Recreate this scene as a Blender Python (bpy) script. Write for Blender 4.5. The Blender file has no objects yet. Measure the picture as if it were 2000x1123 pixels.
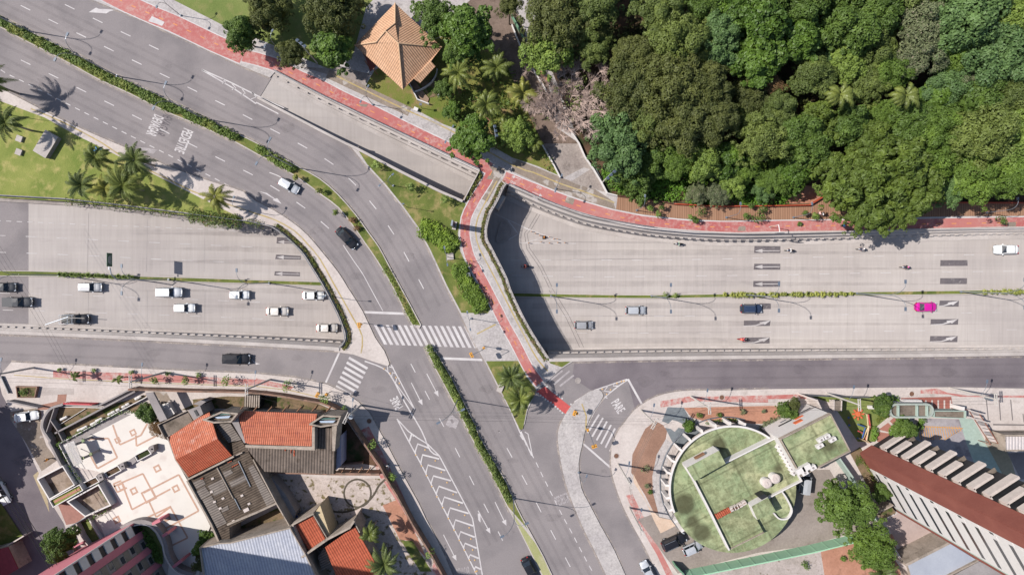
import bpy, bmesh, math, random
from mathutils import Vector, Matrix
from mathutils.geometry import tessellate_polygon
R = math.radians
rnd = random.Random(7)
SC = bpy.context.scene
COL = SC.collection
# ---------------------------------------------------------------- camera, sun, sky, exposure
F, CX, CY, H = 1100.0, 990.0, 545.0, 105.0      # focal length in photo pixels, point below the drone, flying height
cam = bpy.data.cameras.new("camera"); camo = bpy.data.objects.new("camera", cam); COL.objects.link(camo)
camo.location = (0, 0, H); camo.rotation_euler = (0, 0, 0)
cam.sensor_width = 36; cam.lens = 36 * F / 2000
cam.shift_x = (1000 - CX) / 2000; cam.shift_y = -(561.5 - CY) / 2000
cam.clip_start = 0.5; cam.clip_end = 8000
SC.camera = camo
ELEV = R(45.5); SH = (0.986, -0.166)             # direction in which shadows fall (x, y)
wd = bpy.data.worlds.new("World"); SC.world = wd; wd.use_nodes = True
wn = wd.node_tree; wn.nodes.clear()
sky = wn.nodes.new("ShaderNodeTexSky"); sky.sky_type = 'NISHITA'; sky.sun_disc = False
sky.sun_elevation = ELEV; sky.sun_rotation = math.atan2(-SH[0], -SH[1])
bg = wn.nodes.new("ShaderNodeBackground"); bg.inputs[1].default_value = 0.085
wo = wn.nodes.new("ShaderNodeOutputWorld")
wn.links.new(sky.outputs[0], bg.inputs[0]); wn.links.new(bg.outputs[0], wo.inputs[0])
sun = bpy.data.lights.new("sun", 'SUN'); sun.energy = 4.2; sun.angle = R(0.5); sun.color = (1.0, 0.955, 0.9)
suno = bpy.data.objects.new("sun", sun); COL.objects.link(suno); suno.location = (-60, 10, 120)
sv = Vector((SH[0] * math.cos(ELEV), SH[1] * math.cos(ELEV), -math.sin(ELEV)))
suno.rotation_euler = sv.to_track_quat('-Z', 'Y').to_euler()
SC.view_settings.view_transform = 'Standard'; SC.view_settings.look = 'None'
SC.view_settings.exposure = 0.75; SC.view_settings.gamma = 1
try:
    SC.cycles.max_bounces = 4; SC.cycles.diffuse_bounces = 2; SC.cycles.glossy_bounces = 2
    SC.cycles.transmission_bounces = 2; SC.cycles.transparent_max_bounces = 4
    SC.cycles.use_denoising = True
except Exception: pass
# ---------------------------------------------------------------- plan helpers
def W(px, py, z=0.0):
    s = (H - z) / F
    return ((px - CX) * s, -(py - CY) * s, z)
def PL(x, y): return (CX + x * F / H, CY - y * F / H)      # world -> plan px at z=0
KN = [(-600, -.05), (-100, -.15), (60, -.7), (250, -2.0), (450, -3.8), (620, -5.0), (800, -5.5), (1150, -5.5),
      (1350, -4.8), (1600, -3.2), (1850, -1.6), (2100, -.5), (2600, -.05)]
def fz(x):                                                  # level of the sunken road at plan px x
    if x <= KN[0][0]: return KN[0][1]
    for i in range(len(KN) - 1):
        (a, za), (b, zb) = KN[i], KN[i + 1]
        if x <= b:
            (p, zp), (n, zn) = KN[max(0, i - 1)], KN[min(len(KN) - 1, i + 2)]
            ma = (zb - zp) / (b - p) if b > p else 0; mb = (zn - za) / (n - a); h = b - a; u = (x - a) / h
            return (2 * u ** 3 - 3 * u * u + 1) * za + (u ** 3 - 2 * u * u + u) * h * ma + (3 * u * u - 2 * u ** 3) * zb + (u ** 3 - u * u) * h * mb
    return KN[-1][1]
def WF(px, py, dz=0.0):
    z = -3
    for _ in range(6):
        w = W(px, py, z); z = fz(PL(w[0], w[1])[0]) + dz
    return W(px, py, z)
RA, RB = (515, 165), (920, 365)
def rz(x, y):                                               # level of the slip ramp
    dx, dy = RB[0] - RA[0], RB[1] - RA[1]
    t = ((x - RA[0]) * dx + (y - RA[1]) * dy) / (dx * dx + dy * dy)
    return -5.3 * max(0, min(1.15, t)) ** 1.15 - .02
def WR(px, py, dz=0.0):
    z = -3
    for _ in range(8):
        w = W(px, py, z); z = rz(*PL(w[0], w[1])) + dz
    return W(px, py, z)
def q(ox, oy, k, *v): return [(ox + v[i] / k, oy + v[i + 1] / k) for i in range(0, len(v), 2)]
ROW = (0, 281, 562, 842)
def t(c, r, *v): return q(c * 500, ROW[r], 3.996, *v)
def pr(*v): return [(v[i], v[i + 1]) for i in range(0, len(v), 2)]
def sm(pts, n=4):                                           # Catmull-Rom through traced points
    P = [pts[0]] + list(pts) + [pts[-1]]; out = []
    for i in range(1, len(P) - 2):
        a, b, c, d = P[i - 1:i + 3]
        for k in range(n):
            u = k / n
            out.append(tuple(.5 * (2 * b[j] + (c[j] - a[j]) * u + (2 * a[j] - 5 * b[j] + 4 * c[j] - d[j]) * u * u +
                       (3 * b[j] - a[j] - 3 * c[j] + d[j]) * u ** 3) for j in range(2)))
    return out + [tuple(pts[-1])]
def off(pts, d):                                            # offset polyline to its right-hand side (photo px, y down)
    out = []
    for i in range(len(pts)):
        a = pts[max(0, i - 1)]; b = pts[min(len(pts) - 1, i + 1)]
        dx, dy = b[0] - a[0], b[1] - a[1]; l = math.hypot(dx, dy) or 1
        out.append((pts[i][0] - dy / l * d, pts[i][1] + dx / l * d))
    return out
def band(pts, w, w2=None): return off(pts, -w / 2) + off(pts, (w2 or w) / 2)[::-1]
def walk(pts, step, start=0.0):                             # points + headings every step px
    out = []; need = start; acc = 0
    for a, b in zip(pts, pts[1:]):
        l = math.hypot(b[0] - a[0], b[1] - a[1])
        while acc + l >= need:
            u = (need - acc) / l
            out.append((a[0] + (b[0] - a[0]) * u, a[1] + (b[1] - a[1]) * u, math.atan2(b[1] - a[1], b[0] - a[0])))
            need += step
        acc += l
    return out
# ---------------------------------------------------------------- mesh builder
def finish(o, parent=None, label=None, cat=None, group=None, kind=None):
    COL.objects.link(o)
    if parent is not None: o.parent = parent
    tag(o, label, cat, group, kind)
    return o
def tag(o, label=None, cat=None, group=None, kind=None):
    for k, v in (("label", label), ("category", cat), ("group", group), ("kind", kind)):
        if v: o[k] = v
    return o
class MB:
    def __init__(s): s.v = []; s.f = []; s.m = []
    def add(s, vs, fs, m=0):
        n = len(s.v); s.v += [tuple(v) for v in vs]; s.f += [tuple(n + i for i in f) for f in fs]; s.m += [m] * len(fs)
    def flat(s, pts, z=0.0, m=0, proj=None, holes=()):
        loops = [[Vector((p[0], p[1], 0)) for p in pts]] + [[Vector((p[0], p[1], 0)) for p in h] for h in holes]
        allp = [p for l in loops for p in l]
        tr = tessellate_polygon(loops)
        vs = [(proj(p[0], p[1], z) if proj else W(p[0], p[1], z)) for p in allp]
        fs = []
        for a, b, c in tr:
            A, B, C_ = vs[a], vs[b], vs[c]
            if (B[0] - A[0]) * (C_[1] - A[1]) - (B[1] - A[1]) * (C_[0] - A[0]) < 0: a, b = b, a
            fs.append((a, b, c))
        s.add(vs, fs, m)
    def slab(s, pts, z0, z1, m=0, ms=None):                 # traced outline at its top level, straight sides down to z0
        ms = m if ms is None else ms
        s.flat(pts, z1, m)
        top = [W(p[0], p[1], z1) for p in pts]; n = len(top)
        s.add(top + [(p[0], p[1], z0) for p in top], [((i + 1) % n, i, n + i, n + (i + 1) % n) for i in range(n)], ms)
        if s.area(top) < 0:
            for k in range(len(s.f) - n, len(s.f)): s.f[k] = s.f[k][::-1]
    def area(s, p): return sum(p[i][0] * p[(i + 1) % len(p)][1] - p[(i + 1) % len(p)][0] * p[i][1] for i in range(len(p)))
    def box(s, c, d, rz=0.0, m=0, rx=0.0, ry=0.0):
        M = Matrix.Translation(c) @ Matrix.Rotation(rz, 4, 'Z') @ Matrix.Rotation(ry, 4, 'Y') @ Matrix.Rotation(rx, 4, 'X')
        vs = [M @ Vector((x * d[0] / 2, y * d[1] / 2, z * d[2] / 2)) for x in (-1, 1) for y in (-1, 1) for z in (-1, 1)]
        s.add(vs, [(0, 1, 3, 2), (4, 6, 7, 5), (0, 4, 5, 1), (2, 3, 7, 6), (0, 2, 6, 4), (1, 5, 7, 3)], m)
    def tube(s, pts, r0, r1=None, n=6, m=0, cap=True):
        r1 = r0 if r1 is None else r1; pts = [Vector(p) for p in pts]; base = len(s.v); k = len(pts)
        for i, p in enumerate(pts):
            d = (pts[min(k - 1, i + 1)] - pts[max(0, i - 1)]).normalized()
            u = d.cross(Vector((0, 0, 1))); u = u.normalized() if u.length > .01 else Vector((1, 0, 0)); w = d.cross(u)
            r = r0 + (r1 - r0) * i / (k - 1)
            s.v += [tuple(p + (u * math.cos(a) + w * math.sin(a)) * r) for a in (2 * math.pi * j / n for j in range(n))]
        for i in range(k - 1):
            for j in range(n):
                a = base + i * n + j; b = base + i * n + (j + 1) % n
                s.f.append((a, b, b + n, a + n)); s.m.append(m)
        if cap:
            s.f.append(tuple(base + j for j in range(n))[::-1]); s.m.append(m)
            s.f.append(tuple(base + (k - 1) * n + j for j in range(n))); s.m.append(m)
    def cyl(s, c, r, h, n=12, m=0, r2=None): s.tube([c, (c[0], c[1], c[2] + h)], r, r2, n, m)
    def build(s, name, mats, parent=None, label=None, cat=None, group=None, kind=None, smooth=False, loc=None):
        me = bpy.data.meshes.new(name)
        if loc is not None: s.v = [(v[0] - loc[0], v[1] - loc[1], v[2] - loc[2]) for v in s.v]
        me.from_pydata(s.v, [], s.f)
        for m_ in (mats if isinstance(mats, (list, tuple)) else [mats]): me.materials.append(m_)
        me.polygons.foreach_set("material_index", s.m)
        if smooth: me.polygons.foreach_set("use_smooth", [True] * len(s.f))
        me.update()
        o = bpy.data.objects.new(name, me)
        if loc is not None: o.location = loc
        return finish(o, parent, label, cat, group, kind)
def empty(name, loc=(0, 0, 0), rz=0.0, label=None, cat=None, group=None):
    o = bpy.data.objects.new(name, None); o.location = loc; o.rotation_euler = (0, 0, rz); o.empty_display_size = .3
    return finish(o, None, label, cat, group)
def clone(root, loc=None, rz=None, label=None, group=None, scale=None, swap=None):
    r = root.copy(); COL.objects.link(r)
    if loc is not None: r.location = loc
    if rz is not None: r.rotation_euler = (0, 0, rz)
    if scale is not None: r.scale = scale if isinstance(scale, tuple) else (scale,) * 3
    if label: r['label'] = label
    if group: r['group'] = group
    def sub(a, b):
        for ch in list(a.children):
            if ch.name.split('.')[0] == 'NOCOPY': continue
            c = ch.copy(); COL.objects.link(c); c.parent = b
            sub(ch, c)
    kids = KIDS.get(root.name) or [(None, root)]
    for ch in list(root.children):
        c = ch.copy(); COL.objects.link(c); c.parent = r; sub(ch, c)
        if swap:
            for i, sl in enumerate(c.material_slots):
                if sl.material and sl.material.name in swap:
                    sl.link = 'OBJECT'; sl.material = swap[sl.material.name]
    return r
KIDS = {}
# ---------------------------------------------------------------- materials
E = 1.75
def S(r, g, b):                                              # colour a surface shows in full sun -> its base colour
    def l(c): c /= 255; return c / 12.92 if c <= .04045 else ((c + .055) / 1.055) ** 2.4
    return (min(.9, l(r) / E), min(.9, l(g) / E), min(.9, l(b) / E), 1)
class NT:
    def __init__(s, name, rough=.85, spec=.25, metal=0.0):
        s.m = bpy.data.materials.new(name); s.m.use_nodes = True; s.n = s.m.node_tree.nodes; s.l = s.m.node_tree.links
        s.b = s.n["Principled BSDF"]; s.b.inputs["Roughness"].default_value = rough
        s.b.inputs["Specular IOR Level"].default_value = spec; s.b.inputs["Metallic"].default_value = metal
        g = s.n.new("ShaderNodeNewGeometry"); s.pos = g.outputs["Position"]
    def val(s, x, sock):
        if hasattr(x, "links"): s.l.new(x, sock)
        else: sock.default_value = x
    def mapp(s, sx=1, sy=1, rot=0.0, src=None, loc=(0, 0, 0)):
        n = s.n.new("ShaderNodeMapping"); n.inputs["Rotation"].default_value = (0, 0, rot)
        n.inputs["Scale"].default_value = (sx, sy, 1 if sx == 1 and sy == 1 else min(sx, sy)); n.inputs["Location"].default_value = loc
        s.l.new(src or s.pos, n.inputs[0]); return n.outputs[0]
    def noise(s, scale, detail=3, vec=None, rough=.6):
        n = s.n.new("ShaderNodeTexNoise"); n.inputs["Scale"].default_value = scale; n.inputs["Detail"].default_value = detail
        n.inputs["Roughness"].default_value = rough; s.l.new(vec or s.pos, n.inputs["Vector"]); return n.outputs["Fac"]
    def vor(s, scale, vec=None, feat='F1', out="Distance", rndm=1.0):
        n = s.n.new("ShaderNodeTexVoronoi"); n.feature = feat; n.inputs["Scale"].default_value = scale
        n.inputs["Randomness"].default_value = rndm
        s.l.new(vec or s.pos, n.inputs["Vector"]); return n.outputs[out]
    def ramp(s, f, a, b):                                    # 0..1 between a and b
        n = s.n.new("ShaderNodeMapRange"); n.inputs[1].default_value = a; n.inputs[2].default_value = b
        s.l.new(f, n.inputs[0]); return n.outputs[0]
    def mix(s, f, a, b, mode='MIX'):
        n = s.n.new("ShaderNodeMix"); n.data_type = 'RGBA'; n.blend_type = mode
        s.val(f, n.inputs[0]); s.val(a, n.inputs[6]); s.val(b, n.inputs[7]); return n.outputs[2]
    def math(s, op, a, b=0.0):
        n = s.n.new("ShaderNodeMath"); n.operation = op; s.val(a, n.inputs[0]); s.val(b, n.inputs[1]); return n.outputs[0]
    def wave(s, vec, scale, axis='X'):
        n = s.n.new("ShaderNodeTexWave"); n.bands_direction = axis; n.inputs["Scale"].default_value = scale
        s.l.new(vec, n.inputs["Vector"]); return n.outputs["Fac"]
    def bump(s, f, dist=.05, st=1.0):
        n = s.n.new("ShaderNodeBump"); n.inputs["Distance"].default_value = dist; n.inputs["Strength"].default_value = st
        s.l.new(f, n.inputs["Height"]); s.l.new(n.outputs[0], s.b.inputs["Normal"])
    def col(s, c): s.val(c, s.b.inputs["Base Color"]); return s.m
MATS = {}
def plain(name, c, rough=.6, spec=.3, metal=0.0, vary=.12, sc=2.0):
    if name in MATS: return MATS[name]
    k = NT(name, rough, spec, metal); f = k.noise(sc, 4)
    d = tuple(x * (1 - vary) for x in c[:3]) + (1,)
    e = tuple(min(.95, x * (1 + vary)) for x in c[:3]) + (1,)
    MATS[name] = k.col(k.mix(k.ramp(f, .3, .7), d, e)); return MATS[name]
def ground_mat(name, c, c2, big=.15, small=3.0, amt=.5, rough=.9, c3=None, c3t=(.6, .75), c3s=.6, grain=.12):
    k = NT(name, rough, .15)
    base = k.mix(k.ramp(k.noise(big, 4), .35, .65), c, c2)
    if c3: base = k.mix(k.ramp(k.noise(c3s, 5), *c3t), base, c3)
    g = k.ramp(k.noise(small, 5, rough=.75), .25, .75)
    lo = (1 - grain * 1.6,) * 3 + (1,); hi = (1 + grain * 1.2,) * 3 + (1,)
    MATS[name] = k.col(k.mix(1.0, base, k.mix(g, lo, hi), 'MULTIPLY')); return MATS[name]
asphalt = ground_mat("asphalt", S(154, 146, 146), S(165, 156, 155), .05, 5, c3=S(138, 131, 132), c3s=.14, c3t=(.45, .75), grain=.11)
asphalt_dark = ground_mat("asphalt_dark", S(132, 123, 127), S(145, 135, 138), .04, 5, c3=S(120, 111, 116), c3s=.12, c3t=(.45, .7), grain=.1)
def concrete_mat():
    k = NT("road_concrete", .85, .2)
    base = k.mix(k.ramp(k.noise(.05, 3), .35, .65), S(194, 184, 179), S(209, 199, 193))
    brush = k.noise(1.0, 4, k.mapp(2.2, .14))
    base = k.mix(1.0, base, k.mix(k.ramp(brush, .3, .7), (.93, .93, .93, 1), (1.05, 1.05, 1.05, 1)), 'MULTIPLY')
    lane = k.noise(1.0, 3, k.mapp(.012, .5))
    base = k.mix(1.0, base, k.mix(k.ramp(lane, .35, .65), (.93, .93, .93, 1), (1.03, 1.03, 1.02, 1)), 'MULTIPLY')
    stain = k.ramp(k.noise(.35, 5, k.mapp(.35, 1.4)), .62, .8)
    base = k.mix(k.math('MULTIPLY', stain, .35), base, S(140, 132, 132))
    g = k.noise(8, 3, rough=.8)
    base = k.mix(1.0, base, k.mix(g, (.93, .93, .93, 1), (1.07, 1.07, 1.07, 1)), 'MULTIPLY')
    return k.col(base)
concrete = concrete_mat()
kerbm = ground_mat("kerb_concrete", S(214, 204, 198), S(196, 186, 180), .3, 4, grain=.1)
wallm = ground_mat("wall_concrete", S(196, 186, 180), S(168, 158, 154), .3, 3, c3=S(120, 112, 110), c3s=.8, c3t=(.6, .8), grain=.12)
stone = ground_mat("portuguese_stone", S(196, 188, 186), S(212, 204, 200), .2, 3.2, c3=S(158, 150, 147), c3s=.5, c3t=(.55, .8), grain=.22)
stone_pale = ground_mat("pale_paving", S(226, 214, 207), S(212, 199, 192), .2, 3, c3=S(186, 172, 164), c3s=.5, c3t=(.58, .8), grain=.12)
cobble = ground_mat("cobbles", S(165, 152, 145), S(182, 170, 162), .25, 3.5, c3=S(130, 118, 112), c3s=.6, c3t=(.55, .75), grain=.22)
tan_cobble = ground_mat("tan_cobbles", S(168, 152, 138), S(150, 136, 124), .25, 3.5, c3=S(200, 190, 182), c3s=.35, c3t=(.56, .62), grain=.2)
yard_stone = ground_mat("weedy_yard", S(222, 206, 198), S(200, 184, 174), .3, 3, c3=S(128, 116, 84), c3s=.9, c3t=(.54, .62), grain=.22)
dirt = ground_mat("red_soil", S(206, 152, 128), S(188, 136, 112), .3, 3, c3=S(150, 112, 92), c3s=.7, c3t=(.58, .75), grain=.14)
soil = ground_mat("dark_soil", S(92, 74, 58), S(120, 92, 74), .2, 2, c3=S(60, 70, 40), c3s=.3, c3t=(.45, .6), grain=.2)
leaf_litter = ground_mat("ground_litter", S(150, 126, 100), S(120, 104, 78), .3, 3, c3=S(84, 96, 48), c3s=.6, c3t=(.5, .62), grain=.22)
def grass_mat(name, a, b, c, s1=.12, s2=.5, dens=1.0):
    k = NT(name, .9, .1)
    base = k.mix(k.ramp(k.noise(s1, 4), .35, .65), a, b)
    base = k.mix(k.ramp(k.noise(s2, 5), .5, .68), base, c)
    g = k.ramp(k.noise(7, 5, rough=.8), .25, .75)
    base = k.mix(1.0, base, k.mix(g, (.72, .74, .7, 1), (1.25, 1.22, 1.2, 1)), 'MULTIPLY')
    k.bump(k.noise(5, 4), .12, .6)
    return k.col(base)
lawn = grass_mat("lawn_bright", S(162, 166, 94), S(126, 142, 70), S(188, 178, 116), .16, .45)
lawn2 = grass_mat("lawn_mixed", S(130, 138, 74), S(98, 112, 56), S(170, 154, 106), .2)
lawn3 = grass_mat("lawn_dry", S(142, 140, 78), S(112, 128, 58), S(158, 134, 98))
lawnp = grass_mat("lawn_park", S(122, 138, 76), S(140, 150, 88), S(150, 150, 96))
def red_mat(name, a, b, c, vs=1.1, th=(.45, .6)):
    k = NT(name, .85, .15)
    base = k.mix(k.ramp(k.noise(.06, 3), .4, .6), a, b)
    patch = k.math('MULTIPLY', k.ramp(k.noise(vs, 5, rough=.75), *th), k.ramp(k.noise(.09, 3), .38, .55))
    base = k.mix(patch, base, c)
    g = k.noise(6, 4, rough=.8)
    return k.col(k.mix(1.0, base, k.mix(g, (.88, .88, .88, 1), (1.1, 1.1, 1.1, 1)), 'MULTIPLY'))
redpath = red_mat("red_cycle_path", S(196, 112, 109), S(206, 134, 128), S(212, 166, 158), 1.5, (.46, .62))
redworn = red_mat("worn_red_path", S(198, 118, 112), S(206, 138, 130), S(214, 190, 182), 1.4, (.42, .58))
redpaint = plain("red_paint", S(212, 96, 92), .8)
whitep = ground_mat("white_paint", S(232, 226, 224), S(214, 206, 206), .5, 4, grain=.1)
whitef = ground_mat("faded_white_paint", S(196, 188, 188), S(176, 167, 168), .5, 3, grain=.18)
whitec = ground_mat("paint_on_concrete", S(226, 220, 218), S(206, 198, 196), .5, 3, grain=.1)
darkp = ground_mat("dark_patch_paint", S(112, 106, 110), S(126, 118, 120), .5, 3, c3=S(170, 162, 160), c3s=1.2, c3t=(.6, .75), grain=.15)
yellowp = plain("yellow_paint", S(226, 188, 120), .8)
tactile = ground_mat("tactile_strip", S(206, 186, 138), S(196, 170, 112), .4, 2, c3=S(190, 178, 160), c3s=.5, c3t=(.5, .7))
groove = plain("dark_joint", S(138, 130, 128), .9)  # even grey for grates, parking lines and step edges
jointl = plain("light_joint", S(184, 175, 172), .9)
metal = plain("galvanised_metal", S(176, 184, 194), .45, .5, .6, .06)
metald = plain("painted_steel_grey", S(120, 124, 132), .5, .4, .3, .06)
lampglass = plain("lamp_head_grey_blue", S(112, 124, 140), .5, .3, .05, .05)
white = plain("white_wall_paint", S(240, 234, 230), .7, .3, 0, .05)
offwhite = plain("aged_white", S(222, 208, 200), .8, .2, 0, .1)
polem = plain("pale_concrete_pole", S(214, 206, 198), .8, .2, 0, .08)
woodp = plain("brown_timber", S(150, 110, 84), .8)
rubber = plain("black_rubber", (.02, .02, .02, 1), .8)
dark = plain("dark_opening", (.015, .013, .013, 1), .9)
black = plain("black_plastic", (.02, .02, .022, 1), .5)
def film(name, c, sc, a, b, mx, rot=0.0, sx=1, sy=1):             # thin broken layer of dust or rubber lying on a surface
    k = NT(name, .9, .1); k.col(c); f = k.math('MULTIPLY', k.ramp(k.noise(sc, 5, k.mapp(sx, sy, rot), .7), a, b), mx)
    tr = k.n.new("ShaderNodeBsdfTransparent"); m = k.n.new("ShaderNodeMixShader"); k.l.new(f, m.inputs[0]); k.l.new(tr.outputs[0], m.inputs[1]); k.l.new(k.b.outputs[0], m.inputs[2])
    k.l.new(m.outputs[0], k.n["Material Output"].inputs[0]); MATS[name] = k.m; return k.m
dust = film("sand_dust", S(206, 192, 182), .7, .38, .62, .75); rubberw = film("tyre_wear", S(112, 104, 108), .5, .2, .8, .13); patchm = film("asphalt_stain", S(100, 93, 97), .8, .3, .75, .16)
oilm = film("oil_track", S(150, 140, 138), .35, .25, .8, .2)
def structure(o): o['kind'] = 'structure'; return o
# ================================================================ traced plan of the place
kerbN = pr(-80, -125, 60, -62, 180, 0) + t(0, 0, 900, 75, 1130, 160, 1290, 245, 1600, 380, 1800, 480, 2000, 565) + pr(527, 152)
rampN = pr(537, 141, 625, 187, 725, 235, 828, 283, 910, 321, 936, 333)
rampE = pr(936, 333, 905, 392)
rampS = pr(905, 392, 858, 371.5, 780, 332, 700, 290, 676, 279, 625, 253, 560, 219, 507, 191)
holeR = rampN + rampS
kerbNE = t(1, 1, 720, 0, 860, 170, 1000, 320, 1130, 480, 1260, 660, 1350, 830, 1480, 1110) + t(1, 2, 1590, 195, 1700, 420, 1780, 565, 1880, 760, 1975, 945) + pr(1016, 841)
riverE = q(940, 350, 9.52, 470, 100, 420, 170, 330, 370, 250, 520, 180, 640, 130, 820, 105, 960, 120, 1123) + pr(957, 476, 970, 501, 990, 541) + t(2, 2, 0, 30, 100, 240, 200, 410, 290, 545)
riverEs = sm(riverE, 3)
holeEN = sm(q(940, 350, 9.52, 470, 100, 560, 130, 900, 290, 1250, 440, 1600, 570, 2000, 700) + pr(1207, 435, 1275, 446, 1350, 453, 1425, 457, 1500, 457, 1650, 454, 1875, 448, 2000, 446, 2400, 441), 3)
holeES = pr(1072, 698, 1140, 697, 1300, 694, 1500, 692, 1800, 689, 2000, 686, 2400, 681)
holeWN = pr(-400, 352, -200, 366, 0, 384, 130, 391, 250, 404, 375, 420, 500, 436, 515, 440)
curveW = sm(t(1, 1, 60, 635, 120, 650, 200, 700, 300, 785, 380, 870, 450, 980, 500, 1060) + pr(634, 562) + t(1, 2, 640, 200, 690, 330, 700, 380, 690, 420, 655, 460), 3)
holeWS = pr(664, 677, 640, 675, 500, 667, 375, 660.5, 250, 654.5, 125, 648.5, 0, 643.5, -200, 636, -400, 629)
holeW = holeWN + curveW[1:] + holeWS[1:]
holeE = riverEs + holeES[1:] + holeEN[::-1][:-1]
# the far ground and the asphalt, both with the road cuttings left open
g = MB(); x0_, x1_, y0_, y1_, B_ = -430, 2430, -330, 1330, 30000
for a, b, c, d in ((-B_, -B_, x0_, B_), (x1_, -B_, B_, B_), (x0_, -B_, x1_, y0_), (x0_, y1_, x1_, B_)):
    c4 = [W(a, d)[:2] + (-.05,), W(c, d)[:2] + (-.05,), W(c, b)[:2] + (-.05,), W(a, b)[:2] + (-.05,)]; g.add(c4, [(0, 1, 2, 3)])
structure(g.build("ground", soil))
g = MB(); g.flat(pr(-430, -330, 2430, -330, 2430, 1330, -430, 1330), 0, holes=[holeR, holeW, holeE])
structure(g.build("avenue_asphalt", asphalt))
# darker, newer asphalt of the frontage road on the right
frE = pr(1122, 706, 1300, 702.5, 1500, 699, 1800, 695, 2000, 692, 2400, 688, 2400, 758, 2000, 757, 1857, 755, 1725, 756, 1500, 759, 1350, 761) + t(2, 2, 1150, 840, 1060, 880, 960, 950, 900, 712, 620, 800, 470, 700)
g = MB(); g.flat(frE, .004); structure(g.build("frontage_road_asphalt", asphalt_dark))
# ---------------------------------------------------------------- sunken road and slip ramp
g = MB()
cols = [(-400 + 25 * i) for i in range(113)]
for a, b in zip(cols, cols[1:]):
    va = []
    for x, y in ((a, 740), (b, 740), (b, 325), (a, 325)):
        w = W(x, y); va.append((w[0], w[1], fz(x)))
    m = 1 if b <= 60 else 0
    g.add(va, [(0, 1, 2, 3)], m)
o = structure(g.build("sunken_road", [concrete, asphalt]))
g = MB(); dx, dy = RB[0] - RA[0], RB[1] - RA[1]; L = math.hypot(dx, dy); ux, uy = dx / L, dy / L
rowp = []
for i in range(25):
    s_ = -14 + (L + 70) * i / 24
    cx_, cy_ = RA[0] + ux * s_, RA[1] + uy * s_
    rowp.append([(cx_ - uy * k, cy_ + ux * k) for k in (48, -42)])
for a, b in zip(rowp, rowp[1:]):
    vs = []
    for p in (a[0], b[0], b[1], a[1]):
        w = W(*p); vs.append((w[0], w[1], rz(*p)))
    g.add(vs, [(0, 1, 2, 3)])
structure(g.build("slip_ramp_road", concrete))
# ---------------------------------------------------------------- raised pavements
slabN = kerbN + rampN + rampE[1:] + rampS[1:5] + kerbNE + t(2, 2, 100, 1060, 120, 960, 200, 780, 260, 745, 380, 635, 480, 572) + pr(1072, 702) + riverEs[::-1] + holeEN + pr(2400, -330, -80, -330)
g = MB(); g.slab(slabN, 0, .15, 0, 1); structure(g.build("north_pavement", [stone, kerbm]))
medR = sm(pr(-80, -6) + t(0, 0, 0, 130, 200, 225, 430, 340, 650, 450, 830, 550, 1000, 630, 1180, 715, 1400, 820, 1640, 940, 1850, 1040, 2000, 1112) + t(1, 1, 180, 90, 340, 180, 500, 270, 640, 390, 780, 550, 880, 690, 960, 800, 1030, 930, 1135, 1123) + t(1, 2, 1200, 120, 1290, 290), 2)
medL = sm(pr(-80, 15) + t(0, 0, 0, 215, 150, 300, 330, 390, 560, 510, 760, 620, 1000, 730, 1200, 830, 1350, 900, 1500, 960, 1700, 1050, 1830, 1110) + t(1, 1, 0, 80, 130, 150, 280, 240, 400, 320, 520, 410, 640, 500, 760, 650, 850, 780, 940, 910, 1060, 1110) + t(1, 2, 1150, 170, 1215, 290), 2)
med1 = medR + t(1, 2, 1272, 322) + medL[::-1]
g = MB(); g.slab(med1, 0, .18, 0, 0); structure(g.build("avenue_median_kerb", kerbm))
med2R = sm(t(1, 2, 1385, 462, 1440, 550, 1540, 720, 1640, 920, 1720, 1080) + t(1, 3, 1740, 20, 1830, 180, 1960, 400) + pr(1010, 990) + t(2, 3, 130, 760, 250, 980, 310, 1110) + pr(1112, 1185, 1150, 1260), 2)
med2L = sm(t(1, 2, 1315, 460, 1370, 580, 1450, 730, 1530, 880, 1600, 1010, 1650, 1110) + t(1, 3, 1720, 130, 1800, 270, 1890, 450, 1960, 590) + t(2, 3, 0, 660, 50, 760, 150, 960, 230, 1120) + pr(1092, 1185, 1130, 1260), 2)
g = MB(); g.slab(med2R + med2L[::-1], 0, .18); structure(g.build("avenue_median_kerb", kerbm))
kerbW = sm(pr(-200, 75, -80, 133) + t(0, 0, 0, 690, 140, 760, 350, 870, 600, 990, 900, 1120) + t(0, 1, 1150, 100, 1300, 170, 1540, 260, 1730, 320, 1900, 375) + t(1, 1, 0, 450, 140, 520, 280, 610, 400, 710, 520, 850, 640, 1000, 715, 1120) + t(1, 2, 830, 180, 930, 390, 1000, 490, 1040, 590), 2)
slabW = kerbW + t(1, 2, 1030, 612, 900, 570, 760, 520, 680, 508) + pr(652, 686, 664, 677) + curveW[::-1][1:] + holeWN[::-1]
g = MB(); g.slab(slabW, 0, .15, 0, 1); structure(g.build("bridge_west_pavement", [stone_pale, kerbm]))
kerbSW = pr(22, 707) + t(0, 2, 500, 600, 1000, 625, 1500, 650, 2000, 670) + t(1, 2, 300, 700, 430, 725, 560, 755, 700, 820, 800, 890, 880, 970, 960, 1110) + t(1, 3, 1000, 60, 1120, 290, 1270, 560, 1330, 690, 1390, 800, 1480, 990, 1530, 1110) + pr(915, 1185, 960, 1320)
slabSW = kerbSW + pr(160, 1320, 160, 1130, 125, 1022, 96, 975, 72, 934, 76, 924, 52, 872, 37, 842, 20, 800, 4, 770, -2, 745, 4, 728)
g = MB(); g.slab(slabSW, 0, .15, 0, 1); structure(g.build("southwest_pavement", [stone_pale, kerbm]))
islL = sm(t(2, 2, 640, 800, 600, 812, 470, 910, 400, 1020, 360, 1120) + t(2, 3, 365, 130, 400, 330, 440, 470, 540, 720, 640, 920, 735, 1120) + pr(1215, 1185, 1265, 1290), 2)
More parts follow.
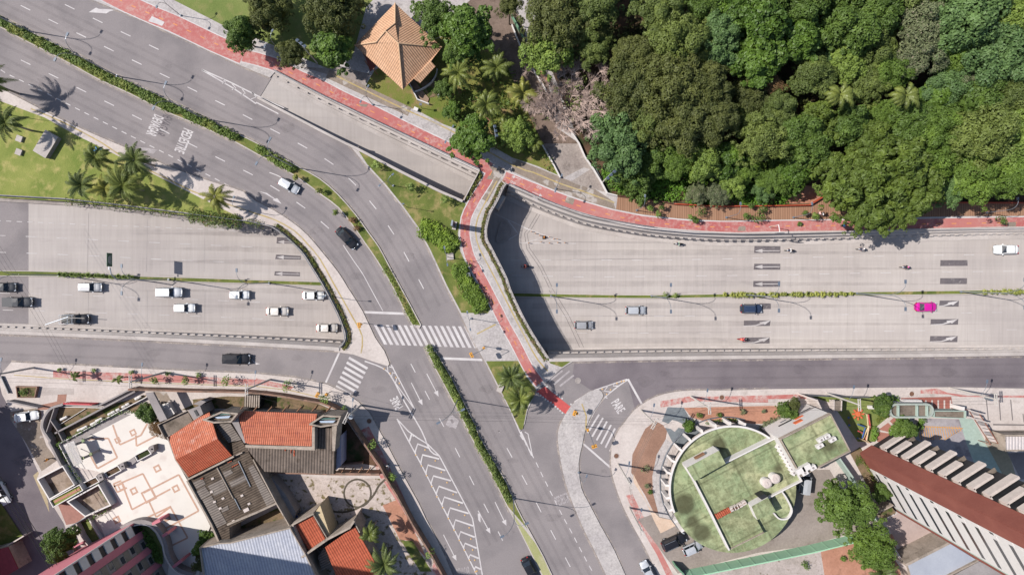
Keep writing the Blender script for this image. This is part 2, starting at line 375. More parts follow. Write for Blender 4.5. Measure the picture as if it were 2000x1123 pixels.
islR = sm(t(2, 2, 640, 800, 680, 795, 712, 830, 700, 870, 640, 960, 580, 1080) + t(2, 3, 545, 120, 520, 250, 540, 440, 600, 560, 700, 750, 800, 930, 885, 1120) + pr(1255, 1185, 1305, 1290), 2)
g = MB(); g.slab(islL + islR[::-1][:-1], 0, .15, 0, 1); structure(g.build("turning_lane_island", [stone, kerbm]))
kerbSE = sm(t(2, 2, 2000, 790, 1700, 800, 1400, 800, 1250, 815, 1150, 840, 1060, 880, 960, 950, 880, 1050, 830, 1120) + t(2, 3, 780, 120, 775, 280, 800, 400, 860, 570, 950, 750, 1040, 910, 1130, 1100) + pr(1315, 1185, 1372, 1300), 2)
slabSE = pr(2400, 762, 2000, 759, 1857, 756, 1725, 757) + kerbSE + pr(2400, 1300)
g = MB(); g.slab(slabSE, 0, .15, 0, 1); structure(g.build("southeast_pavement", [stone_pale, kerbm]))
# ---------------------------------------------------------------- surfaces laid on the pavements
def lay(name, pts, m, z=.154, kind='structure', zs=[0]):
    g = MB(); g.flat(pts, z, 0); return structure(g.build(name, m))
# cycle path
cyA = pr(70, -85) + t(0, 0, 930, 0, 1015, 40, 1125, 90, 1235, 138, 1350, 185, 1455, 235, 1560, 285, 1675, 340, 1895, 435)
cyB = t(1, 0, 135, 500, 340, 605, 455, 650, 560, 705, 665, 760, 770, 810, 880, 860, 985, 912, 1095, 968, 1200, 1020) + t(1, 1, 1520, 50, 1640, 105, 1745, 155) + pr(958, 330)
cyS = pr(962, 332) + t(1, 1, 1795, 300, 1730, 400, 1680, 490, 1640, 580, 1630, 690, 1637, 760, 1668, 880, 1725, 990, 1785, 1100) + t(1, 2, 1840, 85, 1895, 190, 1950, 300) + t(2, 2, 10, 400, 70, 515, 130, 630, 215, 745)
cyE = pr(985, 345) + t(2, 1, 65, 310, 180, 355, 300, 403, 415, 447, 530, 487, 650, 522, 770, 556, 890, 582, 1015, 605, 1140, 620, 1270, 632, 1385, 643, 1510, 647, 1640, 650, 1765, 650, 1885, 647) + t(3, 1, 130, 642, 510, 638, 1000, 630, 1480, 622, 1960, 615) + pr(2200, 430, 2400, 428)
lay("cycle_path", band(sm(cyA, 2), 37), whitep, .154)
lay("cycle_path", band(sm(cyA, 2), 33), redpath, .158)
lay("cycle_path", band(sm([cyA[-1]] + cyB, 2), 28), whitep, .156)
lay("cycle_path", band(sm([cyA[-1]] + cyB, 2), 23.5), redpath, .162)
lay("cycle_path", band(sm(cyS, 2), 22), whitep, .1565)
lay("cycle_path", band(sm(cyS, 2), 18), redpath, .1625)
lay("cycle_path", band(sm(cyE, 2), 25), whitep, .157)
lay("cycle_path", band(sm(cyE, 2), 20.5), redpath, .163)
lay("path_junction", pr(953, 322, 985, 335, 982, 344, 968, 352, 950, 350, 962, 333), tan_cobble, .168)
lay("cycle_crossing", t(2, 2, 190, 810, 255, 770, 462, 930, 420, 985), redpaint, .012)
# tactile strips
tcN = t(1, 0, 620, 590, 900, 730, 1150, 850, 1500, 1010) + t(2, 1, 0, 165, 170, 225, 360, 305, 550, 370, 800, 460)
tcB = t(1, 1, 1880, 290, 1800, 440, 1730, 580, 1715, 700, 1745, 820, 1850, 1020) + t(2, 2, 20, 230, 120, 420, 200, 560, 280, 650)
tcW = t(0, 0, 240, 850, 500, 960, 800, 1120) + t(0, 1, 1000, 130, 1300, 270, 1500, 370, 1800, 480) + t(1, 1, 0, 545, 150, 595, 300, 680, 400, 780, 500, 900, 600, 1080) + t(1, 2, 760, 240, 830, 380, 820, 510)
for i, l in enumerate((tcN, tcB, tcW)): lay("tactile_strip", band(sm(l, 2), 2.6), tactile, .158 + .0005 * i)
lay("tactile_strip", band(t(1, 2, 1725, 360, 1870, 285), 2.6), tactile, .158)
lay("tactile_strip", band(t(2, 2, 545, 905, 580, 1000, 575, 1110), 2.6), tactile, .158)
# brownish cobbled footpath beside the cycle path
lay("cobbled_footpath", band(sm(t(1, 0, 560, 575, 900, 735, 1200, 875), 2), 18), tan_cobble, .155)
lay("cobbled_footpath", t(1, 0, 330, 520, 600, 540, 640, 520, 890, 580, 850, 680, 700, 620), cobble, .1545)
lay("cobbled_footpath", t(2, 1, 0, 110, 380, 260, 500, 310, 640, 350, 790, 450, 810, 515, 600, 455, 300, 350, 0, 215), tan_cobble, .155)
lay("cobbled_footpath", band(t(1, 1, 1920, 190, 1850, 310, 1780, 440), 15), tan_cobble, .1555)
# lawns
lay("park_lawn", pr(338, -62) + t(0, 0, 1350, 0, 1780, 220) + t(1, 0, 0, 300, 170, 370, 400, 470, 590, 550, 640, 520, 760, 420, 860, 60, 1100, -200), lawnp)
lay("kiosk_lawn", pr(713, 170, 730, 140, 780, 100, 900, 60) + pr(990, 60, 1042, 134, 1061, 281, 1091, 343) + t(2, 1, 200, 175, 0, 108) + t(1, 0, 1700, 1060, 1500, 985, 1460, 970, 1270, 870, 1080, 790), lawn3)
lay("triangle_lawn", t(1, 1, 800, 55, 1120, 225, 1430, 378, 1630, 462, 1645, 480, 1590, 620, 1575, 700, 1595, 840, 1655, 970, 1735, 1120) + t(1, 2, 1760, 30, 1832, 165, 1808, 200, 1600, 195) + off(kerbNE[1:8], -3)[::-1], lawn2)
lay("lawn_south_of_crossing", t(1, 2, 1795, 572, 1998, 570) + t(2, 2, 55, 570, 110, 690, 190, 795, 170, 850, 120, 930, 85, 1100, 62, 1108, 0, 975) + pr(972, 750), lawn2)
lay("small_lawn", t(2, 2, 270, 550, 478, 562, 390, 620, 300, 590), lawn2)
lay("west_lawn", pr(-200, 110) + t(0, 0, 0, 790, 350, 920, 600, 1060, 730, 1123) + t(0, 1, 950, 110, 1300, 290, 1500, 390, 1890, 585) + pr(475, 430) + off(holeWN[2:7], 2.5)[::-1] + pr(-200, 362), lawn)
lay("median_planting_strip", off(medR[2:], 2) + off(medL[2:], -2)[::-1], lawn2, .184)
lay("median_planting_strip", off(med2R[1:19], 2) + off(med2L[1:19], -2)[::-1], lawn2, .184)
lay("median_grass_strip", off(med2R[19:], 2) + off(med2L[19:], -2)[::-1], grass_mat("pale_verge", S(188, 186, 140), S(172, 174, 120), S(198, 190, 160)), .184)
# woodland floor, paths
lay("woodland_floor", pr(1062, -330, 1062, 20, 1075, 130) + pr(1132, 281) + t(2, 1, 570, 100, 740, 380, 825, 402, 1100, 437, 1300, 467, 1600, 485, 2000, 481) + t(3, 1, 330, 473, 430, 412, 1300, 452, 2000, 456) + pr(2400, 392, 2400, -330), soil, .156)
lay("woodland_path", t(2, 0, -280, -40, -90, -20, 60, 130, 165, 500, 280, 640, 350, 1000, 530, 1123, 245, 1123, 180, 1000, -20, 560, -200, 300, -420, 90), ground_mat("brown_path", S(150, 130, 118), S(134, 116, 104), .3, 3.5, c3=S(110, 94, 82), c3s=.5, c3t=(.5, .7), grain=.2), .17)
lay("woodland_path", t(2, 1, 245, 0, 530, 0, 570, 100, 740, 380, 640, 355, 500, 315, 375, 258, 350, 200), cobble, .171)
lay("woodland_path_band", t(2, 1, 395, 270, 560, 185, 610, 200, 470, 290), stone, .176)
lay("bare_soil_patch", t(3, 1, 200, 400, 260, 320, 420, 340, 430, 410, 330, 468, 120, 468), dirt, .172)
lay("bare_soil_patch", t(1, 0, 1720, 940, 1780, 830, 1850, 900, 1800, 990), dirt, .172)
def plank_mat():
    k = NT("boardwalk_planks", .85, .15)
    v = k.mapp(1, .02)
    base = k.mix(k.ramp(k.noise(3.2, 2, v), .3, .7), S(168, 126, 100), S(190, 150, 122))
    w = k.ramp(k.wave(k.mapp(1, 1), .95), .0, .22)
    base = k.mix(w, S(120, 86, 68), base)
    base = k.mix(1.0, base, k.mix(k.noise(.3, 4), (.88, .88, .88, 1), (1.1, 1.1, 1.1, 1)), 'MULTIPLY')
    return k.col(base)
lay("boardwalk", t(2, 1, 825, 408, 1100, 443, 1300, 473, 1600, 491, 2000, 487) + t(3, 1, 335, 480, 440, 420, 1300, 460, 2000, 463) + pr(2400, 397, 2400, 416, 2000, 422) + t(3, 1, 1480, 565, 400, 590, 0, 594) + t(2, 1, 1640, 602, 1300, 584, 1000, 550, 812, 512), plank_mat(), .18)
# southwest block surfaces
lay("red_footway", t(0, 2, 415, 645, 1000, 665, 2000, 715) + t(1, 2, 0, 705, 300, 772, 270, 792, 0, 750) + t(0, 2, 2000, 762, 1000, 725, 415, 700), redworn)
lay("yellow_kerb_line", band(t(0, 2, 110, 680, 420, 705, 1000, 735, 2000, 768) + t(1, 2, 270, 800, 520, 860), 1.5), tactile, .156)
lay("red_footway", t(1, 3, 800, 0, 880, -40, 1040, 270, 1250, 720, 1480, 1123, 1400, 1123, 1130, 700), redworn, .155)
lay("cobbled_parking", q(0, 700, 6.643, 130, 690, 500, 640, 540, 720, 520, 900, 600, 1123, 740, 1320, 540, 1460, 340, 1100, 130, 780), tan_cobble, .156)
lay("brown_ramp", q(0, 700, 6.643, 750, 465, 865, 460, 855, 560, 700, 620, 600, 665, 490, 665, 485, 610, 740, 555), plain("terracotta_tiles_floor", S(172, 128, 112), .9, vary=.15), .16)
yt = MB(); yard = q(550, 920, 6.643, 0, 60, 230, 60, 470, 80, 1300, 95, 1500, 400, 1680, 720, 1990, 1123, 1900, 1400, 600, 1400, 300, 1200, 0, 600)
lay("weedy_yard", yard, yard_stone, .158)
lay("soil_bed", q(550, 920, 6.643, 1310, 440, 1490, 370, 1660, 650, 1760, 860, 1880, 1123, 1650, 900, 1530, 880), dirt, .162)
lay("soil_bed", q(550, 920, 6.643, 1550, 900, 1700, 900, 1950, 1300, 1800, 1300), lawn2, .163)
ring = [(550 + (985 + 175 * math.cos(a)) / 6.643, 920 + (285 + 180 * math.sin(a)) / 6.643) for a in (2 * math.pi * i / 28 for i in range(29))]
darkstone = ground_mat("dark_paving_band", S(110, 102, 90), S(96, 88, 76), .4, 3)
g = MB(); rg = band(ring, 3.6)
n_ = len(ring)
g.add([W(p[0], p[1], .166) for p in rg], [(i, i + 1, 2 * n_ - 2 - i, 2 * n_ - 1 - i) for i in range(n_ - 1)])
structure(g.build("dark_paving_ring", darkstone))
lay("dark_paving_band", band(sm(q(550, 920, 6.643, 580, 490, 700, 525, 840, 525, 980, 480, 1110, 400, 1200, 300, 1260, 190, 1345, 105), 3), 4), darkstone, .167)
lay("debris_strip", q(440, 760, 6.643, -1350, 215, 30, 90, 250, 95, 480, 90, 730, 105, 1180, 175, 1330, 240, 1420, 300, 1300, 300, 500, 240, 250, 260, -100, 250, -1200, 300), leaf_litter, .16)
# southeast block surfaces
lay("red_footway", t(2, 2, 1155, 885, 1390, 845, 1430, 880, 1160, 935), redworn)
lay("red_footway", t(2, 2, 1400, 850, 2000, 838) + t(3, 2, 300, 828, 300, 865, 0, 868) + t(2, 2, 2000, 895, 1440, 885), redworn)
lay("red_footway", t(3, 2, 1190, 795, 1320, 785, 1400, 818, 1560, 840) + pr(2100, 772, 2100, 783) + t(3, 2, 1600, 870, 1400, 830, 1190, 825), redworn)
lay("red_footway", t(2, 3, 890, 500, 940, 490, 1020, 650, 1120, 860, 1210, 1030, 1260, 1123, 1205, 1123, 1130, 960, 1000, 740), redworn)
lay("gravel_garden", t(2, 2, 1340, 935, 2000, 920) + t(3, 2, 180, 925, 160, 1010, 0, 1060) + t(2, 2, 1900, 1060, 1700, 1045, 1500, 1040, 1400, 1010), dirt)
lay("gravel_garden", t(2, 3, 1040, -20, 1120, -80, 1215, -30, 1200, 60, 1130, 180, 1095, 350, 1105, 480, 1150, 660, 1110, 640, 1040, 500, 930, 320, 940, 180), ground_mat("brown_gravel", S(176, 138, 118), S(160, 124, 106), .3, 5, grain=.2), .156)
lay("grey_patio", t(2, 2, 1215, 930, 1340, 935, 1400, 1040, 1480, 1100, 1470, 1160, 1340, 1260, 1250, 1200, 1170, 1040), plain("slate_patio", S(128, 134, 138), .85, vary=.15), .158)
lay("patio_inlay", t(2, 2, 1170, 1040, 1220, 1060, 1250, 1030, 1290, 1040, 1330, 1060, 1370, 1075, 1340, 1100, 1300, 1090, 1270, 1123, 1240, 1100, 1190, 1090), stone_pale, .162)
lay("cobbled_drive", t(2, 3, 1200, 60, 1250, 90, 1205, 280, 1190, 450, 1240, 620, 1290, 700, 1150, 665, 1100, 480, 1095, 350, 1130, 180), stone, .1625)
lay("sandstone_corner", t(2, 3, 945, 330, 990, 420, 1060, 580, 1150, 672, 1285, 700, 1290, 730, 1160, 795, 1110, 700, 1040, 540, 950, 400), ground_mat("sandstone", S(236, 210, 188), S(222, 192, 168), .4, 3), .1645)
lay("asphalt_yard", q(1480, 948, 6.416, -1500, 420, -1150, 300, -700, 700, -100, 700, 300, 200, 600, -200, 900, -200, 1250, 400, 1480, 620, 1130, 610, 600, 760, 0, 840, -1000, 1100, -1150, 900), ground_mat("yard_asphalt", S(172, 160, 152), S(158, 146, 138), .2, 3, c3=S(120, 112, 100), c3s=.4, c3t=(.6, .8), grain=.15), .157)
lay("mottled_yard", q(1480, 948, 6.416, -1000, 1123, 0, 980, 790, 840, 830, 1123, 850, 1500, -900, 1500), ground_mat("mottled_yard", S(206, 192, 186), S(186, 174, 166), .3, 3, c3=S(128, 112, 92), c3s=.9, c3t=(.6, .72), grain=.18), .16)
lay("red_soil_bed", q(1480, 948, 6.416, 790, 830, 1200, 720, 1700, 600, 1800, 1123, 1800, 1500, 850, 1500, 835, 1123), dirt, .161)
lay("playground_lawn", t(3, 2, 320, 840, 1000, 850, 1000, 900, 950, 1000, 850, 1080, 840, 1200, 700, 1200, 500, 900, 400, 870), lawnp, .158)
paverR = plain("red_pavers", S(184, 126, 112), .85, vary=.1)
lay("garden_path", sm(q(1700, 740, 6.643, 80, 640, 200, 540, 300, 490, 500, 500, 470, 540, 320, 590, 260, 680, 280, 780, 240, 860, 80, 840), 1), stone_pale, .163)
for pp in (q(1700, 740, 6.643, 250, 545, 310, 495, 365, 510, 300, 595), q(1700, 740, 6.643, 105, 655, 230, 565, 275, 610, 245, 690), q(1700, 740, 6.643, 90, 680, 245, 705, 255, 745, 170, 830, 85, 810)):
    lay("garden_path", pp, paverR, .167)
lay("parking_apron", q(1700, 740, 6.643, 400, 245, 1050, 230, 1080, 420, 500, 330, 400, 290), plain("paver_red", S(168, 104, 92), .85), .159)
for i in range(8): lay("white_paving_strip", band(q(1700, 740, 6.643, 640 + 80 * i, 275, 640 + 80 * i, 395), 3.0), stone_pale, .164)
hp = ground_mat("grey_yard", S(170, 162, 166), S(188, 180, 182), .2, 2, c3=S(130, 122, 126), c3s=.3, c3t=(.55, .7))
lay("grey_yard", q(1700, 740, 6.643, 690, 510, 1150, 520, 1245, 800, 1500, 1200, 1700, 1500, 600, 1500, 540, 760, 600, 620), hp, .16)
lay("green_ramp", q(1700, 740, 6.643, 1150, 515, 1330, 515, 1520, 860, 1700, 1200, 1900, 1500, 1500, 1500, 1245, 830), plain("mint_concrete", S(180, 198, 186), .85, vary=.1), .163)
o = MB()
for i in range(18):
    x = 620 + 31 * i; o.flat(band(q(1700, 740, 6.643, x, 612, x + 30, 790 - max(0, i - 9) * 14), 1.3), .166)
o.flat(band(q(1700, 740, 6.643, 600, 610, 1200, 640, 960, 790), 1.6), .168)
structure(o.build("orange_hatching", plain("orange_paint", S(226, 166, 92), .8)))
lay("pale_forecourt", q(1700, 740, 6.643, 1060, 230, 2600, 250, 2600, 900, 1650, 880, 1560, 590, 1240, 380), stone_pale, .16)
lay("olive_yard", q(1700, 740, 6.643, 1500, 840, 1660, 880, 1800, 960, 1900, 1300, 1750, 1300), plain("olive_concrete", S(176, 166, 140), .9), .165)
o = MB()
for a in ((1505, 270, 1530, 530), (1670, 270, 1690, 535), (1820, 270, 1845, 535), (1980, 450, 1995, 560)): o.flat(band(q(1700, 740, 6.643, *a), 2.2), .166)
o.flat(band(q(1700, 740, 6.643, 1590, 590, 2300, 600), 3), .167)
structure(o.build("parking_lines", groove))
# left street
lay("side_street_apron", pr(-200, 700, 4, 728, -2, 745, 20, 800, 37, 842, 52, 872, 76, 924, 72, 934, 125, 1022, 160, 1130, 160, 1320, -250, 1320), asphalt_dark, .006)
lay("yellow_hatching", q(0, 850, 6.643, 500, 460, 620, 850, 640, 1000, 430, 520), plain("faded_yellow", S(190, 172, 140), .9), .012)
# ================================================================ painted road markings
mk = MB(); mkf = MB(); mky = MB()
def dash(b, pts, n, gap, w, start=0.0, z=.01, proj=None, m=0):
    pts = sm(pts, 3)
    tot = sum(math.hypot(b_[0] - a[0], b_[1] - a[1]) for a, b_ in zip(pts, pts[1:]))
    for x, y, h in walk(pts, gap, start + n / 2):
        c, s_ = math.cos(h) * n / 2, math.sin(h) * n / 2
        b.flat(band([(x - c, y - s_), (x + c, y + s_)], w), z, m, proj)
Z = .012
dash(mk, t(0, 0, -200, -300, 490, 30) [:1] + t(0, 0, -100, -260, 490, 30, 710, 137, 930, 243, 1150, 347, 1370, 452), 21, 60.7, 1.7, 14, Z)
dash(mk, t(0, 0, -60, -64, 205, 67, 418, 172, 637, 278, 862, 389, 1064, 486, 1290, 595, 1518, 708, 1748, 820, 1965, 933) + t(1, 1, 175, -84, 385, 28, 585, 150, 760, 305, 920, 487, 1062, 685, 1183, 897, 1292, 1100) + t(1, 2, 1392, 165), 21, 60.4, 1.7, 62, Z)
dash(mk, t(0, 0, -60, 362, 203, 490, 425, 598, 650, 710, 880, 822, 1098, 932, 1313, 1040) + t(0, 1, 1525, 23, 1745, 133, 1955, 235) + t(1, 1, 160, 355, 365, 490, 545, 640), 21, 60.6, 1.7, 62, Z)
dash(mk, t(0, 0, -60, 500, 35, 567, 110, 605, 183, 640, 550, 825, 1065, 1085) + t(0, 1, 1210, 35, 1565, 215, 1780, 325, 1850, 365), 10.5, 20.4, 1.6, 20, Z)
mk.flat(band(sm(t(1, 1, 680, 790, 760, 910, 830, 1010, 890, 1120) + t(1, 2, 990, 180), 3), 1.5), Z)
mk.flat(band(sm(t(1, 1, 105, 225, 160, 245, 205, 268), 3), 1.6), Z)
mk.flat(band(sm(t(1, 2, 1605, 570, 1690, 735, 1780, 900, 1890, 1110) + pr(975, 843), 3), 1.5), Z)
# edge line along the ramp wall, exit wedge
mk.flat(band(t(1, 0, 0, 800, 175, 890), 2.2), Z)
mk.flat(band(t(0, 0, 1575, 545, 1800, 645, 2000, 745) + t(1, 0, 220, 845), 2.3), Z)
mk.flat(band(t(0, 0, 1575, 548, 1820, 690, 2000, 812), 2.3), Z)
for a in ((1740, 620, 1760, 645, 1735, 655), (1810, 655, 1840, 690, 1810, 702), (1885, 690, 1915, 732, 1880, 740), (1965, 722, 2000, 760, 1960, 775)):
    mk.flat(band(t(0, 0, *a), 1.7), Z)
mk.flat(band(t(1, 2, 838, 190, 1158, 202), 4.6), Z)
mk.flat(band(t(1, 2, 1445, 550, 1768, 562), 4.6), Z)
mk.flat(band(t(1, 2, 650, 505, 545, 738), 3.6), Z)
mk.flat(band(t(2, 2, 905, 712, 1012, 905), 4), Z)
mk.flat(band(t(2, 3, 548, 90, 772, 285), 3.6), Z)
for i in range(16):
    x = 930 + 46.7 * i + (4 if i > 7 else 0); y0 = 288 + .9 * i; y1 = 443 + 1.8 * i
    mk.flat(t(1, 2, x - 12, y0, x + 12, y0, x + 96, y1, x + 70, y1), Z)
for a in ((725, 545, 870, 630), (708, 582, 852, 667), (692, 620, 835, 703), (675, 657, 818, 741), (657, 694, 800, 777), (640, 730, 783, 812), (624, 767, 740, 835)):
    mk.flat(band(t(1, 2, *a), 5), Z)
for a in ((395, 645, 290, 728), (450, 648, 328, 752), (482, 682, 372, 768)): mkf.flat(band(t(2, 2, *a), 3.6), Z)
for a in ((200, 820, 290, 890), (300, 890, 410, 990), (250, 752, 290, 785), (330, 815, 400, 870), (455, 905, 480, 920)):
    dash(mk, t(2, 2, *a), 3, 6, 3, 0, .016)
mk.flat(band(t(2, 2, 485, 890, 620, 805), 2), .02)
for i in range(6):
    a = (1170 + 7.8 * i, 809 + 6.8 * i); b = (1148 + 8.6 * i, 845 + 7.2 * i)
    mk.flat(band([a, b], 3.4), Z)
mk.flat(band(sm(t(2, 2, 900, 712, 800, 745, 640, 800), 3), 2), Z)
mk.flat(band(sm(t(2, 2, 905, 715, 800, 790, 700, 880, 640, 970, 575, 1110), 3), 2.2), .014)
for a in ((745, 770, 720, 805, 775, 812), (800, 740, 790, 765, 835, 765), (720, 850, 745, 860)): mk.flat(band(t(2, 2, *a), 2.2), .015)
# left-hand gore and chevrons
mk.flat(band(sm(t(1, 2, 848, 572, 980, 622, 1055, 690, 1160, 890, 1290, 1110) + t(1, 3, 1360, 150, 1432, 192), 3), 2.5), Z)
mk.flat(band(t(1, 2, 1055, 600, 1130, 740, 1240, 950), 2.2), .013)
mk.flat(band(t(1, 2, 1050, 690, 1130, 800, 1240, 950), 1.8), .015)
for a in ((1025, 615, 1030, 650), (1040, 615, 1075, 625), (1060, 690, 1065, 660, 1095, 670), (1090, 740, 1100, 700, 1120, 705)): mk.flat(band(t(1, 2, *a), 1.8), .016)
LG = t(1, 2, 1100, 1022) + t(1, 3, 1150, 0, 1280, 240, 1540, 750, 1720, 1110, 1790, 1250)
RG = t(1, 2, 1100, 1022) + t(1, 3, 1190, 0, 1260, 50, 1340, 100, 1430, 190, 1690, 680, 1765, 1110, 1785, 1250)
mk.flat(band(LG, 2.3), Z); mk.flat(band(RG, 2.3), .014)
CH = ((1195, 85, 1215, 20, 1230, 40), (1240, 165, 1262, 98, 1350, 130), (1285, 250, 1300, 183, 1430, 215), (1325, 325, 1342, 262, 1478, 305), (1365, 410, 1385, 347, 1522, 385), (1405, 490, 1428, 428, 1570, 478), (1450, 575, 1470, 512, 1615, 560), (1495, 660, 1515, 597, 1660, 640), (1540, 750, 1557, 690, 1695, 737), (1580, 830, 1597, 782, 1708, 825), (1620, 905, 1632, 872, 1722, 910), (1660, 985, 1672, 962, 1738, 990), (1705, 1075, 1712, 1055, 1755, 1075))
for c_ in CH: mk.flat(band(t(1, 3, *c_), 3.2), .016)
# dust along the kerbs, tyre wear along the lanes, repair patches
db = MB(); wb = MB(); zz_ = .018
for l, s_ in ((kerbN, 1), (kerbNE[:-1], 1), (kerbW[3:], -1), (medR[2:], -1), (medL[2:], 1), (med2R[:20], -1), (med2L[:20], 1), (kerbSE, 1), (kerbSW, -1), (islR[3:], -1), (islL[6:], 1), (holeES, 1), (holeWS[::-1], 1)):
    o_ = 9 if l in (holeES,) or l[0] == holeWS[-1] else 0; rl = [p for p in l]; db.flat(off(rl, s_ * (o_ + .3)) + off(rl, s_ * (o_ + 3.6))[::-1], zz_); zz_ += .0006
structure(db.build("kerb_dust", dust))
zz_ = .0062
for l in (t(0, 0, -60, -64, 637, 278, 1290, 595, 1965, 933) + t(1, 1, 585, 150, 920, 487, 1183, 897) + t(1, 2, 1392, 165), t(0, 0, -60, 362, 650, 710, 1313, 1040) + t(0, 1, 1955, 235) + t(1, 1, 365, 490, 545, 640, 760, 910) + t(1, 2, 990, 180), t(1, 2, 1605, 570, 1780, 900) + pr(975, 843) + t(2, 3, 105, 392, 345, 850, 540, 1220), t(1, 2, 1208, 592, 1475, 1100) + t(1, 3, 1685, 385, 1920, 840), pr(1300, 728, 1700, 725, 2300, 722), t(0, 2, -100, 470, 1000, 510, 2000, 590)):
    for o_ in (-27, -12, 11, 26): 
        wb.flat(off(sm(l, 2), o_ - 2.6) + off(sm(l, 2), o_ + 2.6)[::-1], zz_); zz_ += .0002
structure(wb.build("tyre_wear", rubberw))
pb0 = MB(); rgp = random.Random(9)
for x, y in ((150, 60), (330, 130), (560, 250), (90, 160), (420, 300), (620, 450), (700, 540), (800, 500), (860, 760), (1000, 900), (900, 980), (1080, 1010), (300, 690), (580, 700), (1300, 730), (1560, 720), (1850, 725), (1150, 1000), (1180, 920), (740, 760), (720, 690), (40, 900), (1260, 745), (950, 760)):
    a0 = rgp.uniform(0, 6.28); r0 = rgp.uniform(4, 11); pb0.flat([(x + r0 * rgp.uniform(.6, 1.2) * math.cos(a0 + k * .63) * 1.8, y + r0 * rgp.uniform(.6, 1.2) * math.sin(a0 + k * .63)) for k in range(10)], .0105 + .0001 * rgp.random())
structure(pb0.build("asphalt_stains", patchm))
ob = MB(); zz_ = .009
for y0, y1 in ((445, 458), (474, 488), (500, 512), (560, 566), (591, 596), (622, 630)): ob.flat(band(sm(pr(-60, y0, 300, (y0 + y1) / 2, 640, y1 + 4), 14), 11), zz_, 0, WF); zz_ += .0004
for y in (492, 523, 553, 596, 631, 664): ob.flat(band(sm(pr(1040, y + 2, 1500, y, 2080, y - 4), 16), 11), zz_, 0, WF); zz_ += .0004
structure(ob.build("oil_track", oilm))
# arrows
def arrow(b, tail, tip, w=1.2, hw=4.6, hl=11, z=Z, proj=None, m=0):
    dx, dy = tip[0] - tail[0], tip[1] - tail[1]; l = math.hypot(dx, dy); ux, uy = dx / l, dy / l
    nb = (tip[0] - ux * hl, tip[1] - uy * hl)
    b.flat([(tail[0] - uy * w / 2, tail[1] + ux * w / 2), (nb[0] - uy * w / 2, nb[1] + ux * w / 2), (nb[0] - uy * hw, nb[1] + ux * hw), tip,
            (nb[0] + uy * hw, nb[1] - ux * hw), (nb[0] + uy * w / 2, nb[1] - ux * w / 2), (tail[0] + uy * w / 2, tail[1] - ux * w / 2)], z, m, proj)
for a in ((1212, 740, 1300, 915), (1333, 670, 1425, 847)): p = t(1, 2, *a); arrow(mk, p[0], p[1], 1.6)
for a in ((1733, 618, 1830, 797), (1865, 550, 1955, 735), (1463, 805, 1565, 1008)): p = t(1, 3, *a); arrow(mk, p[0], p[1], 1.6)
mk.flat(t(1, 3, 1730, 640, 1752, 640, 1752, 712, 1735, 690), .016)
mk.flat(sm(t(1, 1, 25, 372, 85, 385, 150, 430, 165, 425, 200, 470, 130, 440, 140, 432, 75, 392), 1), Z)
mk.flat(t(0, 0, 692, 98, 750, 62, 770, 72, 915, 78, 855, 92, 830, 108), Z)
mk.flat(t(0, 2, -2 + 1960, 555, 2000, 585, 2030, 592, 2000, 600, 1975, 575), Z)
mkf.flat(t(0, 1, 1080, 28, 1140, 32, 1228, 48, 1195, 82, 1130, 60), Z)
dash(mk, t(1, 2, 1208, 592, 1248, 668, 1325, 815, 1475, 1100), 19, 60, 1.6, 0, Z)
dash(mk, t(1, 3, 1555, 130, 1685, 385, 1800, 605, 1920, 840), 20, 61, 1.6, 0, Z)
dash(mk, t(2, 3, -40, 130, 105, 392, 220, 615, 345, 850, 470, 1085, 540, 1220), 21, 60.5, 1.6, 0, Z)
dash(mk, t(2, 2, 20, 1080, 100, 1250) [:1] + t(2, 3, 155, 180, 235, 340, 310, 490, 390, 650, 475, 805, 555, 960, 640, 1115), 11, 20.6, 1.6, 20, Z)
mk.flat(t(2, 3, 60, 5, 75, 0, 160, 190, 150, 190), Z); mk.flat(band(t(2, 2, 0, 985, 60, 1123) + t(2, 3, 160, 190), 2), .015)
mk.flat(band(t(2, 2, 100, 1123) + t(2, 3, 125, 20, 160, 190), 1.8), .0155)
structure(mk.build("road_markings", whitep)); structure(mkf.build("faded_road_markings", whitef))
# wide light repair strips beside words, motorcycle box symbol
g = MB(); sy = t(1, 2, 1480, 1065, 1505, 1010, 1530, 990, 1585, 1035, 1560, 1100, 1530, 1085, 1510, 1090)
g.flat(sy, .013); g.flat(t(1, 2, 1515, 1030, 1530, 1020, 1545, 1050, 1530, 1060), .017, 1)
structure(g.build("cycle_box_marking", [whitef, asphalt]))
# lettering
def word(txt, cx, cy, ang, length, height, m, z=.013, proj=None, name="road_lettering", flip=1):
    cu = bpy.data.curves.new(name, 'FONT'); cu.body = txt; cu.align_x = 'CENTER'; cu.align_y = 'CENTER'; cu.size = 1; cu.resolution_u = 2
    cu.offset = .02
    tmp = bpy.data.objects.new("tmp", cu); COL.objects.link(tmp)
    bpy.context.view_layer.update()
    me = bpy.data.meshes.new_from_object(tmp.evaluated_get(bpy.context.evaluated_depsgraph_get()))
    bpy.data.objects.remove(tmp)
    xs = [v.co.x for v in me.vertices]; ys = [v.co.y for v in me.vertices]
    w, h = max(xs) - min(xs), max(ys) - min(ys); mx, my = (max(xs) + min(xs)) / 2, (max(ys) + min(ys)) / 2
    ca, sa = math.cos(ang), math.sin(ang)
    for v in me.vertices:
        u = (v.co.x - mx) / w * length; s_ = (v.co.y - my) / h * height
        px = cx + u * ca + s_ * sa * flip; py = cy + u * sa - s_ * ca * flip
        v.co = (proj or W)(px, py, z)
    me.materials.append(m); o = bpy.data.objects.new(name, me); COL.objects.link(o); return structure(o)
word("DEVAGAR", 302.5, 246, R(113), 42, 21, whitep)
word("PEDESTRE", 359, 276, R(113), 48, 21, whitep)
word("DEVAGAR", 321.5, 243, R(113), 50, 20, darkp, .011)
